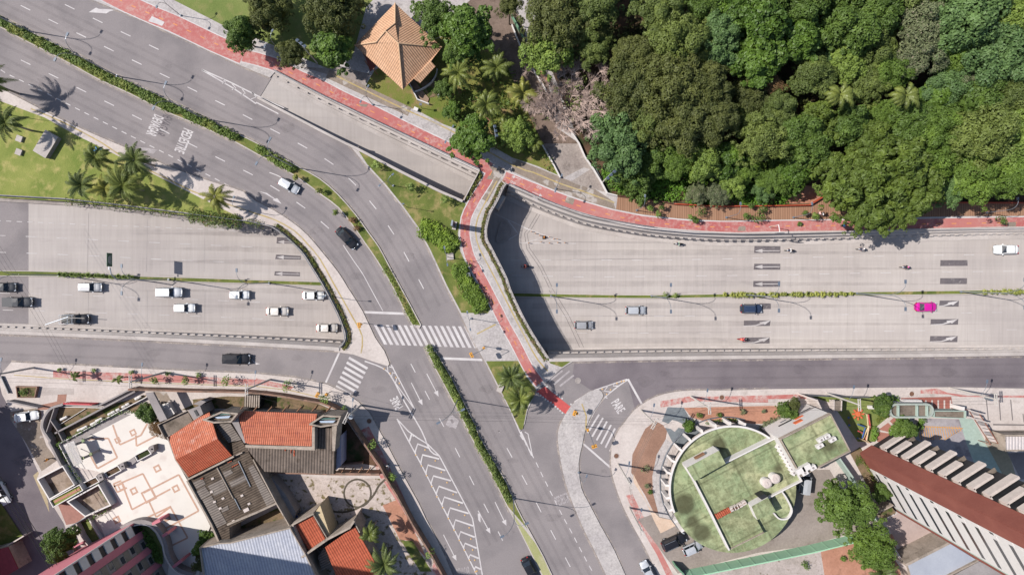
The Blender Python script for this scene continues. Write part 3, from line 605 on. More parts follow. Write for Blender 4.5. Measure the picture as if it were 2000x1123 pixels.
word("PARE", 1207.5, 793, R(57), 26, 18, whitep)
word("PARE", 774, 787, R(242), 24, 17, whitep)
word("PEDESTRE", 1100, 974, R(-22), 31, 20, whitef)
word("DEVAGAR", 905, 1117, R(-10), 26, 20, whitef)
# cycle path marks
cm = MB()
for l in (cyA, cyB, cyS, cyE): dash(cm, l, 9 if l is not cyS else 9, 29.5 if l is not cyS else 30.5, 1.6, 4, .17)
structure(cm.build("cycle_lane_dashes", plain("orange_yellow_paint", S(238, 160, 96), .8)))
cw = MB()
arrow(cw, *q(940, 350, 9.52, 950, 240, 1135, 318), 1.1, 3.2, 6, .17); arrow(cw, *t(2, 1, 70, 278, -2, 252), 1.1, 3.2, 6, .17)
for cx_, cy_, a_ in ((1002, 357, .45), (1053, 366.5, .45), (1045, 388, .45)):   # bicycle symbols
    for dx_ in (-3, 3):
        pts = [(cx_ + dx_ * math.cos(a_) + 1.9 * math.cos(k), cy_ + dx_ * math.sin(a_) + 1.9 * math.sin(k)) for k in (i * math.pi / 5 for i in range(11))]
        bb = band(pts, .8); n2 = len(pts)
        cw.add([W(p[0], p[1], .17) for p in bb], [(i, i + 1, 2 * n2 - 2 - i, 2 * n2 - 1 - i) for i in range(n2 - 1)])
    cw.flat(band([(cx_ - 3 * math.cos(a_), cy_ - 3 * math.sin(a_)), (cx_ + 1, cy_ - 2.5), (cx_ + 3 * math.cos(a_), cy_ + 3 * math.sin(a_))], .8), .171)
cw.flat(t(0, 0, 1160, 165, 1185, 128, 1285, 175, 1265, 205, 1220, 188, 1160, 170), .17)
structure(cw.build("cycle_lane_symbols", whitep))
g = MB()
for a in (t(2, 1, 430, 408, 490, 432, 475, 478, 412, 455), t(2, 1, 1770, 645, 1822, 643, 1822, 680, 1760, 682), t(1, 0, 800, 815, 875, 815, 860, 838, 815, 830), t(3, 1, 1870, 612, 1935, 610, 1935, 645, 1868, 648)): g.flat(a, .174)
structure(g.build("utility_cover", tan_cobble))
# ---------------------------------------------------------------- sunken road markings
fm = MB(); fd = MB(); fj = MB()
P3 = lambda c, r, *v: t(c, r, *v)
dash(fm, t(0, 1, -60, 600, 60, 604, 400, 618, 830, 638, 1250, 652, 1760, 675, 2000, 684), 10.5, 20.8, 1.3, 6, .02, WF)
dash(fm, t(0, 1, -120, 712, 210, 723, 710, 747, 1190, 770, 1670, 792, 1960, 805) + t(1, 1, 130, 817), 21, 60.3, 1.3, 20, .02, WF)
dash(fm, t(0, 1, -60, 845, 250, 855, 740, 875, 1230, 900, 1710, 920) + t(1, 1, 0, 935, 180, 945), 21, 60.8, 1.3, 6, .02, WF)
dash(fm, t(0, 2, -60, 38, 80, 44, 350, 47, 830, 67, 1600, 95, 2000, 112) + t(1, 2, 200, 122), 21, 61, 1.2, 14, .02, WF)
dash(fm, t(0, 2, -60, 170, 95, 175, 345, 180, 830, 198, 1300, 213, 1800, 232) + t(1, 2, 130, 247, 420, 255), 21, 61, 1.2, 20, .02, WF)
dash(fm, t(2, 1, -40, 910, 420, 906, 1110, 908, 1590, 899, 2000, 890) + t(3, 1, 320, 885, 820, 878, 1340, 868, 2000, 862), 20, 59, 1.2, 8, .02, WF)
dash(fm, t(2, 1, -40, 1025, 480, 1037, 960, 1036, 1440, 1030, 1690, 1028) + t(3, 1, 180, 1021, 680, 1010, 1190, 1003, 2000, 992), 20, 60, 1.3, 10, .02, WF)
dash(fm, t(2, 2, 350, 219, 1130, 222, 1900, 212) + t(3, 2, 240, 212, 980, 203, 1480, 196, 2000, 190), 20, 60, 1.2, 10, .02, WF)
dash(fm, t(2, 2, 450, 352, 1200, 352, 1900, 345) + t(3, 2, 370, 342, 840, 339, 1340, 332, 2000, 326), 20, 60, 1.2, 14, .02, WF)
for pts in (t(1, 1, 163, 729, 245, 733, 300, 780, 160, 778), t(1, 1, 157, 864, 350, 875, 350, 904, 150, 900), t(1, 1, 147, 995, 343, 1002, 343, 1034, 143, 1027),
            t(2, 1, 1892, 798, 2095, 800, 2095, 852, 1890, 852), t(2, 1, 1890, 936, 2094, 936, 2094, 982, 1886, 982), t(2, 1, 1884, 1070, 2094, 1070, 2092, 1116, 1882, 1116),
            t(3, 1, 1346, 908, 1556, 908, 1558, 952, 1344, 954), t(3, 1, 1344, 1048, 1554, 1048, 1552, 1094, 1342, 1094),
            t(2, 2, 1810, 256, 2018, 254, 2012, 298, 1808, 298), t(2, 2, 1800, 388, 2010, 386, 2010, 434, 1800, 436), t(2, 2, 1930, 120, 2020, 122, 2020, 166, 1930, 168),
            t(3, 2, 1340, 100, 1490, 100, 1488, 148, 1335, 146), t(3, 2, 1270, 245, 1486, 244, 1482, 288, 1268, 290), t(3, 2, 1266, 376, 1480, 376, 1478, 424, 1262, 424)):
    fd.flat(pts, .02, 0, WF)
for a in ((345, 890, 160, 884), (340, 1018, 150, 1012)): p = t(1, 1, *a); arrow(fm, p[0], p[1], 1.1, 3.6, 14, .03, WF)
p = t(1, 1, 285, 770, 168, 765); arrow(fm, p[0], p[1], 1.1, 3.6, 13, .03, WF)
for y in (835, 959, 1093): p = t(2, 1, 2090, y, 1895, y + 1); arrow(fm, p[0], p[1], 1.6, 3.8, 15, .03, WF)
def rarrow(c, r, x, y):
    fm.flat(sm(t(c, r, x, y + 40, x + 90, y + 36, x + 130, y + 22, x + 122, y + 14, x + 210, y, x + 165, y + 34, x + 155, y + 28, x + 90, y + 43, x, y + 46), 1), .03, 0, WF)
rarrow(2, 2, 1808, 255); rarrow(2, 2, 1800, 388); rarrow(3, 2, 1278, 102); rarrow(3, 2, 1270, 245); rarrow(3, 2, 1264, 378)
structure(fm.build("lane_markings", whitec)); structure(fd.build("dark_arrow_backgrounds", darkp))
# joints, gore and drainage grates
for a in (t(2, 1, 200, 905, 1300, 893, 2000, 880), t(3, 1, 0, 882, 2000, 858), t(2, 1, 200, 765, 1400, 770), t(2, 2, 340, 350, 2000, 345), t(3, 2, 0, 343, 2000, 327), t(2, 2, 340, 222, 2000, 212), t(0, 1, 250, 610, 2000, 690), t(0, 2, 240, 45, 2000, 125), t(0, 2, 240, 190, 2000, 240)):
    fj.flat(band(a, .5), .012, 0, WF)
for x in (655, 1030, 1450, 1860):
    fj.flat(band(t(2, 1, x, 770, x - 6, 1123), .5), .013, 0, WF); fj.flat(band(t(2, 2, x + 20, 60, x + 15, 480), .5), .0135, 0, WF)
for x in (180, 620, 1080, 1560): fj.flat(band(t(3, 1, x, 750, x - 4, 1123), .5), .014, 0, WF); fj.flat(band(t(3, 2, x, 55, x - 4, 465), .5), .0145, 0, WF)
for x in (690, 1150, 1600): fj.flat(band(t(0, 1, x, 470 + x * .1, x - 8, 1000), .5), .015, 0, WF); fj.flat(band(t(0, 2, x, 20, x - 4, 320), .5), .0155, 0, WF)
for x in (640, 700, 760, 820, 880): fj.flat(band([WFinv for WFinv in ((x, 200 + (x - 640) * .5), (x - 14, 226 + (x - 640) * .5))], .5), .012, 0, WR) if False else None
gl = t(2, 1, 218, 510, 135, 650, 97, 700, 115, 820, 215, 965, 290, 1123); gl2 = t(2, 2, 290, 20, 420, 230, 545, 500)
gg = MB()
for l in (gl, off(gl, -5.5), gl2, off(gl2, -7)): gg.flat(band(l, .9), .016, 0, WF)
structure(gg.build("drainage_grate", groove))
for x, y, h in walk(gl + gl2, 9, 4): fj.flat(band([(x, y), (x - 5 * math.sin(h), y + 5 * math.cos(h))], .6), .017, 0, WF) if False else fj.flat(band([(x, y), (x + 5.5 * math.sin(h), y - 5.5 * math.cos(h))], .6), .018, 0, WF)
structure(fj.build("pavement_joints", jointl))
gr = MB()
for a in (t(2, 1, 60, 640, 430, 778), t(2, 1, 60, 775, 500, 778), t(2, 1, 105, 770, 200, 745, 240, 720), t(2, 1, 230, 775, 290, 742, 330, 760), t(2, 1, 0, 605, 110, 665, 190, 690, 300, 735, 430, 778)): gr.flat(band(a, 1.2), .02, 0, WF)
gr.flat(band(q(940, 350, 9.52, 500, 770, 690, 1020, 510, 1123), 2.2), .021, 0, WF); gr.flat(band(q(940, 350, 9.52, 230, 630, 480, 750, 840, 912), 1.4), .022, 0, WF)
structure(gr.build("gore_markings", whitec))
# ================================================================ bridge, retaining walls, railings
M10 = F / H
def sweep(g, rim, side, prof, zf, m=0):
    rows = []
    for o_, fr, dz in prof:
        rr = off(rim, side * o_ * M10)
        row = []
        for (x, y), (rx, ry) in zip(rr, rim):
            w = W(x, y); row.append((w[0], w[1], zf(rx, ry) * fr + dz))
        rows.append(row)
    n = len(rim); base = len(g.v)
    for r_ in rows: g.v += r_
    for i in range(len(rows) - 1):
        for j in range(n - 1):
            a = base + i * n + j; f_ = (a, a + 1, a + n + 1, a + n)
            g.f.append(f_ if side < 0 else f_[::-1]); g.m.append(m)
def resamp(pts, step): 
    w_ = walk(pts, step); return [(x, y) for x, y, h in w_] + [tuple(pts[-1])]
FZ = lambda x, y: fz(x)
def rwall(name, rim, side, prof, zf, label, mat_=wallm, ribs=None, step=12, ribsz=(.6, .26, .22)):
    rim = resamp(rim, step); g = MB(); sweep(g, rim, side, prof, zf)
    root = empty(name, W(*rim[len(rim) // 2]), 0, label, "retaining wall")
    o = g.build("wall_face", mat_); o.parent = root; o.location = -Vector(root.location)
    if ribs:
        sp, offm, fr, dz = ribs; proto = None
        for x, y, h in walk(rim, sp, 6)[:100]:
            x2, y2 = x - math.sin(h) * side * offm * M10, y + math.cos(h) * side * offm * M10
            zz = zf(x, y) * fr + dz; w = W(x2, y2)
            if proto is None:
                g = MB(); g.box((0, 0, 0), ribsz); me = g.build("rib", kerbm); proto = me
                c = me
            else:
                c = proto.copy(); COL.objects.link(c)
            c.parent = root; c.location = Vector((w[0], w[1], zz)) - Vector(root.location); c.rotation_euler = (0, 0, -h)
    return root
P_NE = [(-.3, 0, .1), (-.3, 0, .4), (-.02, 0, .4), (.1, .25, 0), (.5, .3, 0), (.62, .6, 0), (.9, .66, 0), (1.15, .97, .1), (1.2, 1, .12), (1.95, 1, .1), (1.98, 1, -.3)]
P_S = [(-.75, 0, -.02), (-.75, 0, .3), (-.12, 0, .3), (-.1, 0, .1), (.3, .25, 0), (.34, .45, 0), (.62, .5, 0), (.66, 1, .1), (1.15, 1, .1), (1.17, 1, -.3)]
rwall("retaining_wall", holeEN[2:-1], 1, P_NE, FZ, "long curved concrete retaining wall below the cycle path beside the woodland", kerbm, ribs=(16.2, .98, .62, .0))
rwall("retaining_wall", holeES, -1, P_S, FZ, "ribbed concrete retaining wall between the sunken road and the dark right-hand frontage road", kerbm, ribs=(17, .55, .45, .12))
rwall("retaining_wall", holeWS[::-1], -1, P_S, FZ, "ribbed concrete retaining wall between the sunken road and the left-hand frontage road", kerbm, ribs=(15, .55, .45, .12))
rwall("retaining_wall", holeWN, 1, [(-.3, 0, .1), (-.3, 0, .45), (-.05, 0, .45), (0, .3, 0), (.25, .9, 0), (.9, 1, .25), (1.05, 1, -.3)], FZ, "pale concrete retaining wall under the palm lawn hung with flowering creepers")
rwall("retaining_wall", rampN, 1, [(-.3, 0, .1), (-.3, 0, .5), (0, 0, .5), (.05, .3, 0), (.45, .35, .05), (.5, .8, .1), (.95, .85, .15), (1.0, 1, .1), (1.8, 1, .08), (1.82, 1, -.4)], rz, "concrete retaining wall between the red cycle path and the slip ramp", kerbm, ribs=(22, .6, .5, .15))
rwall("retaining_wall", rampS, 1, [(-.45, 0, -.02), (-.45, 0, .75), (0, 0, .75), (.04, 1, -.4)], rz, "concrete parapet wall between the slip ramp and the avenue", kerbm)
# bridge: deck over the tunnel with its two parapets and the kerb of the ramp end
br = empty("road_bridge", W(800, 520), 0, "concrete road bridge carrying the curved avenue over the sunken road", "bridge")
bl = -Vector(br.location)
deck = curveW + pr(700, 720, 1080, 720) + riverEs[::-1] + pr(985, 340) + rampE[:1] + rampE[1:] + rampS[1:4] + pr(700, 285, 560, 420)
g = MB(); dk = [W(*p, 0) for p in deck]
g.flat(deck, 0, 0, lambda x, y, z: W(x, y)[:2] + (-.07,)); g.flat(deck, 0, 0, lambda x, y, z: W(x, y)[:2] + (-1.25,))
n = len(dk); g.add([(p[0], p[1], -.07) for p in dk] + [(p[0], p[1], -1.25) for p in dk], [(i, (i + 1) % n, n + (i + 1) % n, n + i) for i in range(n)])
o = g.build("deck", wallm, br); o.location = bl
for rim, sd in ((curveW, 1), (riverEs, -1), (rampE, 1)):
    g = MB(); sweep(g, resamp(rim, 8), sd, [(-.2, 0, .1), (-.2, 0, .7), (0, 0, .7), (.03, 0, -1.35)], lambda x, y: 0)
    o = g.build("parapet", kerbm, br); o.location = bl
g = MB(); g.slab(q(940, 350, 9.52, 385, 300, 450, 325, 310, 560, 262, 535), -6, -1.0); o = g.build("abutment", kerbm, br); o.location = bl
# inner island inside the tunnel mouth
g = MB(); vs = sm(q(940, 350, 9.52, 420, 765, 350, 850, 320, 960, 280, 1160, 400, 1160, 540, 1060, 560, 960, 520, 840, 430, 765), 2)
g.add([WF(x, y, .25) for x, y in vs], [tuple(range(len(vs)))[::-1]]); 
bb = band(vs, .9); g.add([WF(x, y, .45) for x, y in bb], [(i, i + 1, 2 * len(vs) - 2 - i, 2 * len(vs) - 1 - i) for i in range(len(vs) - 1)], 1)
structure(g.build("lane_divider_island", [wallm, kerbm]))
def railing(rim, offm, label, z0=.45, h=.75, mat_=metal, step=14):
    rim = off(rim, offm * M10); g = MB(); rp = resamp(rim, 10)
    for z in (z0 + h, z0 + h * .55): g.tube([W(x, y)[:2] + (z,) for x, y in rp], .035, n=4)
    for x, y, h_ in walk(rim, step): w = W(x, y); g.tube([(w[0], w[1], z0 - .3), (w[0], w[1], z0 + h)], .03, n=4)
    g.build("railing", mat_, None, label, "railing", "metal railings along the cutting")
railing(holeEN[2:22], -.15, "thin metal railing on the wall between cycle path and sunken road, under the woodland edge")
railing(rampN, -.1, "thin metal railing between the red cycle path and the slip ramp")
railing(holeWN, -.1, "thin metal railing at the edge of the palm lawn above the sunken road")
railing(curveW, -.15, "curved metal railing on the left parapet of the bridge", .8, .45)
railing(riverEs, .15, "bent metal railing on the right parapet of the bridge beside the flower strip", .8, .45)
# green strip down the middle of the sunken road
g = MB(); mW = t(0, 1, -400, 985, 0, 990, 500, 1000, 1000, 1030, 1500, 1045, 2000, 1062) + t(1, 1, 490, 1076, 520, 1078)
mW2 = t(0, 1, -400, 1025, 0, 1030, 500, 1038, 1000, 1062, 1500, 1078, 2000, 1092) + t(1, 1, 490, 1108, 520, 1110)
mE = pr(940, 573) + t(2, 2, 0, 40, 600, 52, 1040, 56, 1390, 52, 2000, 42) + t(3, 2, 400, 36, 1000, 28, 2000, 14, 2600, 10)
mE2 = pr(940, 580) + t(2, 2, 0, 70, 600, 80, 1040, 84, 1390, 80, 2000, 72) + t(3, 2, 400, 66, 1000, 58, 2000, 46, 2600, 42)
for a, b in ((mW, mW2), (mE, mE2)):
    N = 60; A = sm(a, 12); B = sm(b, 12)
    for i in range(len(A) - 1):
        c = [WF(*p, .28) for p in (B[i], B[i + 1], A[i + 1], A[i])]
        g.add(c, [(0, 1, 2, 3)], 0)
        for p, p2, s_ in ((A[i], A[i + 1], 1), (B[i + 1], B[i], 1)):
            u, v = WF(*p, .3), WF(*p2, .3); g.add([u, v, (v[0], v[1], v[2] - .5), (u[0], u[1], u[2] - .5)], [(0, 1, 2, 3)], 1)
    for l, s_ in ((A, 1), (B, -1)):
        bb = band(l, 1.6); n = len(l)
        g.add([WF(x, y, .3) for x, y in bb], [(i, i + 1, 2 * n - 2 - i, 2 * n - 1 - i) for i in range(n - 1)], 1)
structure(g.build("sunken_road_median", [lawn2, kerbm]))
# ================================================================ vehicles
def paint(name, c, rough=.28, met=0.0):
    if name in MATS: return MATS[name]
    k = NT(name, .5, .1, met); k.b.inputs["Coat Weight"].default_value = .7; k.b.inputs["Coat Roughness"].default_value = .04
    MATS[name] = k.col(c); return MATS[name]
glassd = NT("tinted_glass", .08, .6).col((.012, .016, .022, 1))
lightg = plain("headlight_glass", S(225, 230, 238), .15, .6)
redl = plain("red_tail_lamp", (.35, .015, .015, 1), .25, .5)
hub = plain("wheel_rim_silver", (.45, .46, .48, 1), .35, .5, .6)
STY = {  # length, width, height, hood z, belt z, deck z, cabin (rear foot, rear roof, front roof, screen foot) as fractions of the length
    'sedan': (4.5, 1.76, 1.45, .86, .95, .98, (-.36, -.2, .1, .23)), 'hatch': (3.9, 1.68, 1.5, .9, .98, .98, (-.47, -.38, .08, .23)),
    'suv': (4.4, 1.84, 1.68, 1.02, 1.08, 1.08, (-.48, -.42, .08, .2)), 'pickup': (5.1, 1.84, 1.72, 1.05, 1.1, 1.05, (-.1, -.06, .12, .22)),
    'van': (4.9, 1.86, 1.9, 1.05, 1.15, 1.15, (-.49, -.47, .14, .27))}
def car(sty, col_, px, py, head, label, name=None, cat="car", L=None, proj=W, dz=0, group=None, roofm=None, extra=None):
    l0, wd_, hg, zh, zb, zd, cb = STY[sty]
    k = (L / M10 / l0) if L else 1.0; k = max(.85, min(1.2, k))
    l0 *= k; wd_ *= (1 + (k - 1) * .4)
    p = proj(px, py, dz + .7); z0 = p[2] - .7
    root = empty(name or {'suv': 'suv', 'pickup': 'pickup_truck', 'van': 'van'}.get(sty, 'parked_car' if 'parked' in label else 'car'), (p[0], p[1], z0), head, label, cat, group)
    g = MB(); N = 22; rows = []
    for i in range(N + 1):
        u = -.5 + i / N; a = abs(2 * u)
        w = wd_ / 2 * (1 - .30 * a ** 7) * (1 - .05 * max(0, u * 2) ** 2)
        if u > cb[3]: zt = zh + (zb - zh) * 0 - .22 * ((u - cb[3]) / (.5 - cb[3])) ** 2.2
        elif u < cb[0]: zt = zd - .12 * ((cb[0] - u) / (.5 + cb[0] + 1e-3)) ** 2
        else: zt = zb
        zl = .25 + .1 * a ** 8; nose = .5 if a > .995 else 0
        zt = zt - nose * .25
        w = w * (.9 if a > .995 else 1)
        rows.append([(u * l0, y * w, z) for y, z in ((-.86, zl), (-1, zl + .16), (-1, (zl + zt) / 2 + .1), (-.96, zt - .12), (-.84, zt - .02), (-.4, zt + .025), (.4, zt + .025), (.84, zt - .02), (.96, zt - .12), (1, (zl + zt) / 2 + .1), (1, zl + .16), (.86, zl))])
    n = 12; vs = [v for r in rows for v in r]
    fs = [(i * n + j, (i + 1) * n + j, (i + 1) * n + (j + 1) % n, i * n + (j + 1) % n) for i in range(N) for j in range(n)]
    fs += [tuple(range(n))[::-1], tuple(N * n + j for j in range(n))]
    g.add(vs, [f[::-1] for f in fs]); 
    body = g.build("body", col_, root, smooth=True)
    x0, x1, x2, x3 = [c * l0 for c in cb]; hb, ht = wd_ * .455, wd_ * .375
    zr = hg; zs = zb - .02
    A = [(x0, -hb, zs), (x0, hb, zs), (x3, hb, zs), (x3, -hb, zs)]; B = [(x1, -ht, zr), (x1, ht, zr), (x2, ht, zr - .02), (x2, -ht, zr - .02)]
    xm0, xm1 = x0 * .93, x3 * 1.04
    def quad(nm, ps, m, th=None):
        g = MB(); g.add(ps, [tuple(range(len(ps)))]); return g.build(nm, m, root)
    quad("windscreen", [A[3], A[2], B[2], (x2 + .07, 0, zr), B[3]], glassd)
    quad("rear_window", [A[1], A[0], B[0], (x1 - .05, 0, zr), B[1]], glassd)
    quad("side_window", [A[0], A[3], B[3], B[0]], glassd); quad("side_window", [A[2], A[1], B[1], B[2]], glassd)
    g = MB(); ov = .03
    tp = [(x1 - .04, -ht - ov, zr + .01), (x1 - .1, 0, zr + .03), (x1 - .04, ht + ov, zr + .01), (x2 + .06, ht + ov, zr - .005), (x2 + .14, 0, zr + .015), (x2 + .06, -ht - ov, zr - .005)]
    md = [((x1 * .7 + x2 * .3), 0, zr + .07), ((x1 * .3 + x2 * .7), 0, zr + .06)]
    g.add(tp + md, [(0, 1, 6), (1, 2, 6), (2, 3, 7, 6), (3, 4, 7), (4, 5, 7), (5, 0, 6, 7)])
    for a, b in ((A[0], B[0]), (A[1], B[1]), (A[2], B[2]), (A[3], B[3])): g.tube([a, b], .05, n=4)
    if sty != 'pickup':
        for s_ in (-1, 1): g.tube([((x0 + x3) / 2 + .1, s_ * hb, zs), ((x1 + x2) / 2 + .1, s_ * ht, zr)], .04, n=4)
    if x1 - x0 > .5 and False: pass
    g.build("roof", roofm or col_, root, smooth=False)
    if sty == 'pickup':
        g = MB(); g.box(((-.5 * l0 + x0) / 2 + .02, 0, zd + .015), (x0 + .5 * l0 - .22, wd_ * .74, .05)); g.build("load_bed", black, root)
    for sx in (-1, 1):
        for sy in (-1, 1):
            c = (sx * l0 * .31, sy * (wd_ / 2 - .1), .32)
            g = MB(); g.tube([(c[0], c[1] - .11, c[2]), (c[0], c[1] + .11, c[2])], .32, n=14); wh = g.build("wheel", rubber, root)
            g = MB(); g.tube([(c[0], c[1] + sy * .1, c[2]), (c[0], c[1] + sy * .125, c[2])], .19, n=10); g.build("rim", hub, wh)
    for sy in (-1, 1):
        g = MB(); g.box((l0 * .462, sy * wd_ * .34, zh - .27), (.3, .3, .14), rz=-sy * .35, ry=.35); g.build("headlight", lightg, root)
        g = MB(); g.box((-l0 * .478, sy * wd_ * .36, zd - .22), (.14, .26, .18), rz=sy * .3); g.build("tail_light", redl, root)
        g = MB(); g.box((x3 - .18, sy * (wd_ / 2 + .08), zs + .03), (.14, .2, .13)); g.build("wing_mirror", col_, root)
    if extra: extra(root, l0, wd_, hg, x1, x2)
    return root
cw_ = paint("white_car_paint", (.62, .62, .61, 1)); cs_ = paint("silver_car_paint", (.4, .41, .43, 1), .3, .25); cb_ = paint("black_car_paint", (.012, .012, .015, 1), .2)
cg_ = paint("grey_car_paint", (.3, .3, .31, 1), .3, .3); cdk = paint("charcoal_car_paint", (.035, .037, .042, 1), .25); cbe = paint("champagne_car_paint", (.5, .465, .43, 1), .3, .3)
cbl = paint("navy_car_paint", (.03, .045, .085, 1), .25, .2); cmg = paint("magenta_car_paint", (.46, .01, .23, 1), .3)
def rails(root, l0, wd_, hg, x1, x2):
    for s_ in (-1, 1):
        g = MB(); g.tube([(x1 + .15, s_ * wd_ * .33, hg + .07), (x2 - .1, s_ * wd_ * .33, hg + .07)], .028, n=5); g.build("roof_rail", metal, root)
GE = "cars heading right on the sunken road left of the bridge"; GR = "cars heading right on the sunken road right of the bridge"
car('sedan', cdk, 8, 561, 0, "dark sedan cut by the left edge, alongside the charcoal crew-cab pickup", proj=WF, L=44, group=GE)
car('pickup', cdk, 36, 590, 0, "charcoal pickup truck with a covered bed in the middle lane near the left edge", proj=WF, cat="pickup", L=56, group=GE,
    extra=lambda r_, l, w_, h_, a, b: (lambda g: (g.box((-.29 * l, 0, 1.2), (l * .38, w_ * .9, .22)), g.build("bed_cover", cdk, r_)))(MB()))
car('hatch', cg_, 176, 561, 0, "dark grey hatchback beside the planted strip of young shrubs", proj=WF, L=44, group=GE, roofm=cg_)
def rack(root, l, w_, h_, a, b):
    g = MB()
    for x in (-.42 * l, -.12 * l, .05 * l):
        g.tube([(x, -.8, 1.05), (x, -.8, 1.95), (x, .8, 1.95), (x, .8, 1.05)], .035, n=5)
    for s_ in (-1, 1): g.tube([(-.44 * l, s_ * .78, 1.97), (.12 * l, s_ * .78, 1.97)], .035, n=5)
    g.build("ladder_rack", metal, root)
pk = car('pickup', cb_, 148, 623, 0, "black pickup truck with a metal ladder rack over its bed", proj=WF, cat="pickup", L=53, group=GE, extra=rack)
g = MB(); p = WF(148, 623, 0); g.tube([(p[0] - 4.1, p[1] - .9, p[2] + 2.0), (p[0] + .2, p[1] + .55, p[2] + 2.05)], .07, n=6)
g.build("ladder", metal, None, "long pale ladder lashed slantwise on the black pickup's rack", "ladder")
g = MB(); g.tube([(p[0] - 3.9, p[1] + .6, p[2] + 2.06), (p[0] + 3.2, p[1] + .25, p[2] + 2.06)], .05, n=6)
g.build("metal_pole", polem, None, "thin pole lashed lengthwise over the black pickup", "pole")
car('suv', cs_, 331, 571, 0, "silver station wagon with long roof behind the plain white hatchback", proj=WF, L=50, group=GE, roofm=cw_, extra=rails)
car('hatch', cw_, 360, 601.5, 0, "plain white hatchback in the middle lane below the silver station wagon", proj=WF, L=41, group=GE)
car('hatch', cw_, 467, 576, 0, "small off-white hatchback next to the lone green strip by the bridge approach", proj=WF, L=39, group=GE)
car('sedan', cw_, 611, 577, 0, "white sedan about to pass under the bridge in the upper lane", proj=WF, L=43, group=GE)
car('sedan', cbe, 541, 608, 0, "champagne sedan in the middle lane, behind the two at the tunnel mouth", proj=WF, L=44, group=GE)
car('sedan', cbe, 638, 640.5, 0, "beige sedan in the lowest lane, closest to the tunnel mouth", proj=WF, L=42, group=GE)
car('suv', cb_, 462, 701, R(-1), "black SUV driving along the left-hand frontage road", cat="SUV", L=53, extra=None)
car('hatch', cs_, 564, 363, R(-29.5), "silver hatchback on the curving avenue near the median hedge end", L=42)
car('sedan', cb_, 677, 465, R(-46), "large black sedan on the avenue where the carriageway bends", L=50)
car('hatch', cg_, 1140, 635, 0, "grey hatchback just out of the bridge shadow", proj=WF, L=38, group=GR)
car('hatch', cs_, 1241, 606, 0, "silver hatchback in the upper eastbound lane between bridge and navy SUV", proj=WF, L=41, group=GR)
car('suv', cbl, 1467, 603, 0, "navy blue SUV beside a curved white lane arrow", proj=WF, cat="SUV", L=43, group=GR, extra=rails)
car('sedan', cmg, 1809, 599.5, 0, "bright magenta sedan on the right part of the sunken road", proj=WF, L=43, group=GR)
car('sedan', cw_, 1965, 487.5, R(180), "white sedan heading left near the right edge below the cycle path", proj=WF, L=47)
car('sedan', cb_, 1034, 1110, R(-62), "black sedan at the bottom edge beside the pale verge", L=46)
car('hatch', cs_, 1265, 1115, R(118), "silver hatchback cut by the bottom edge on the turning lane", L=42)
car('suv', cb_, 1316, 1057, R(24), "black SUV parked by the round green building", "parked_car", "SUV", L=50, dz=.16, extra=rails)
car('hatch', cs_, 1352, 1070, R(24), "light blue-silver hatchback parked next to the black SUV", "parked_car", L=38, dz=.16)
car('sedan', cw_, 51, 813, R(8), "white sedan parked on cobbles beside the curved garden wall", "parked_car", L=46, dz=.16)
car('suv', cw_, 4, 963, R(-62), "white SUV at the left edge on the shaded side street", cat="SUV", L=46)
car('van', cs_, 1571, 940, R(83), "pale blue van half hidden behind the green-roofed building", cat="van", L=44, dz=.16)
car('hatch', cb_, 1789, 1086, R(35), "black hatchback parked in shade beside the grey-roofed shed", "parked_car", L=38, dz=.16)
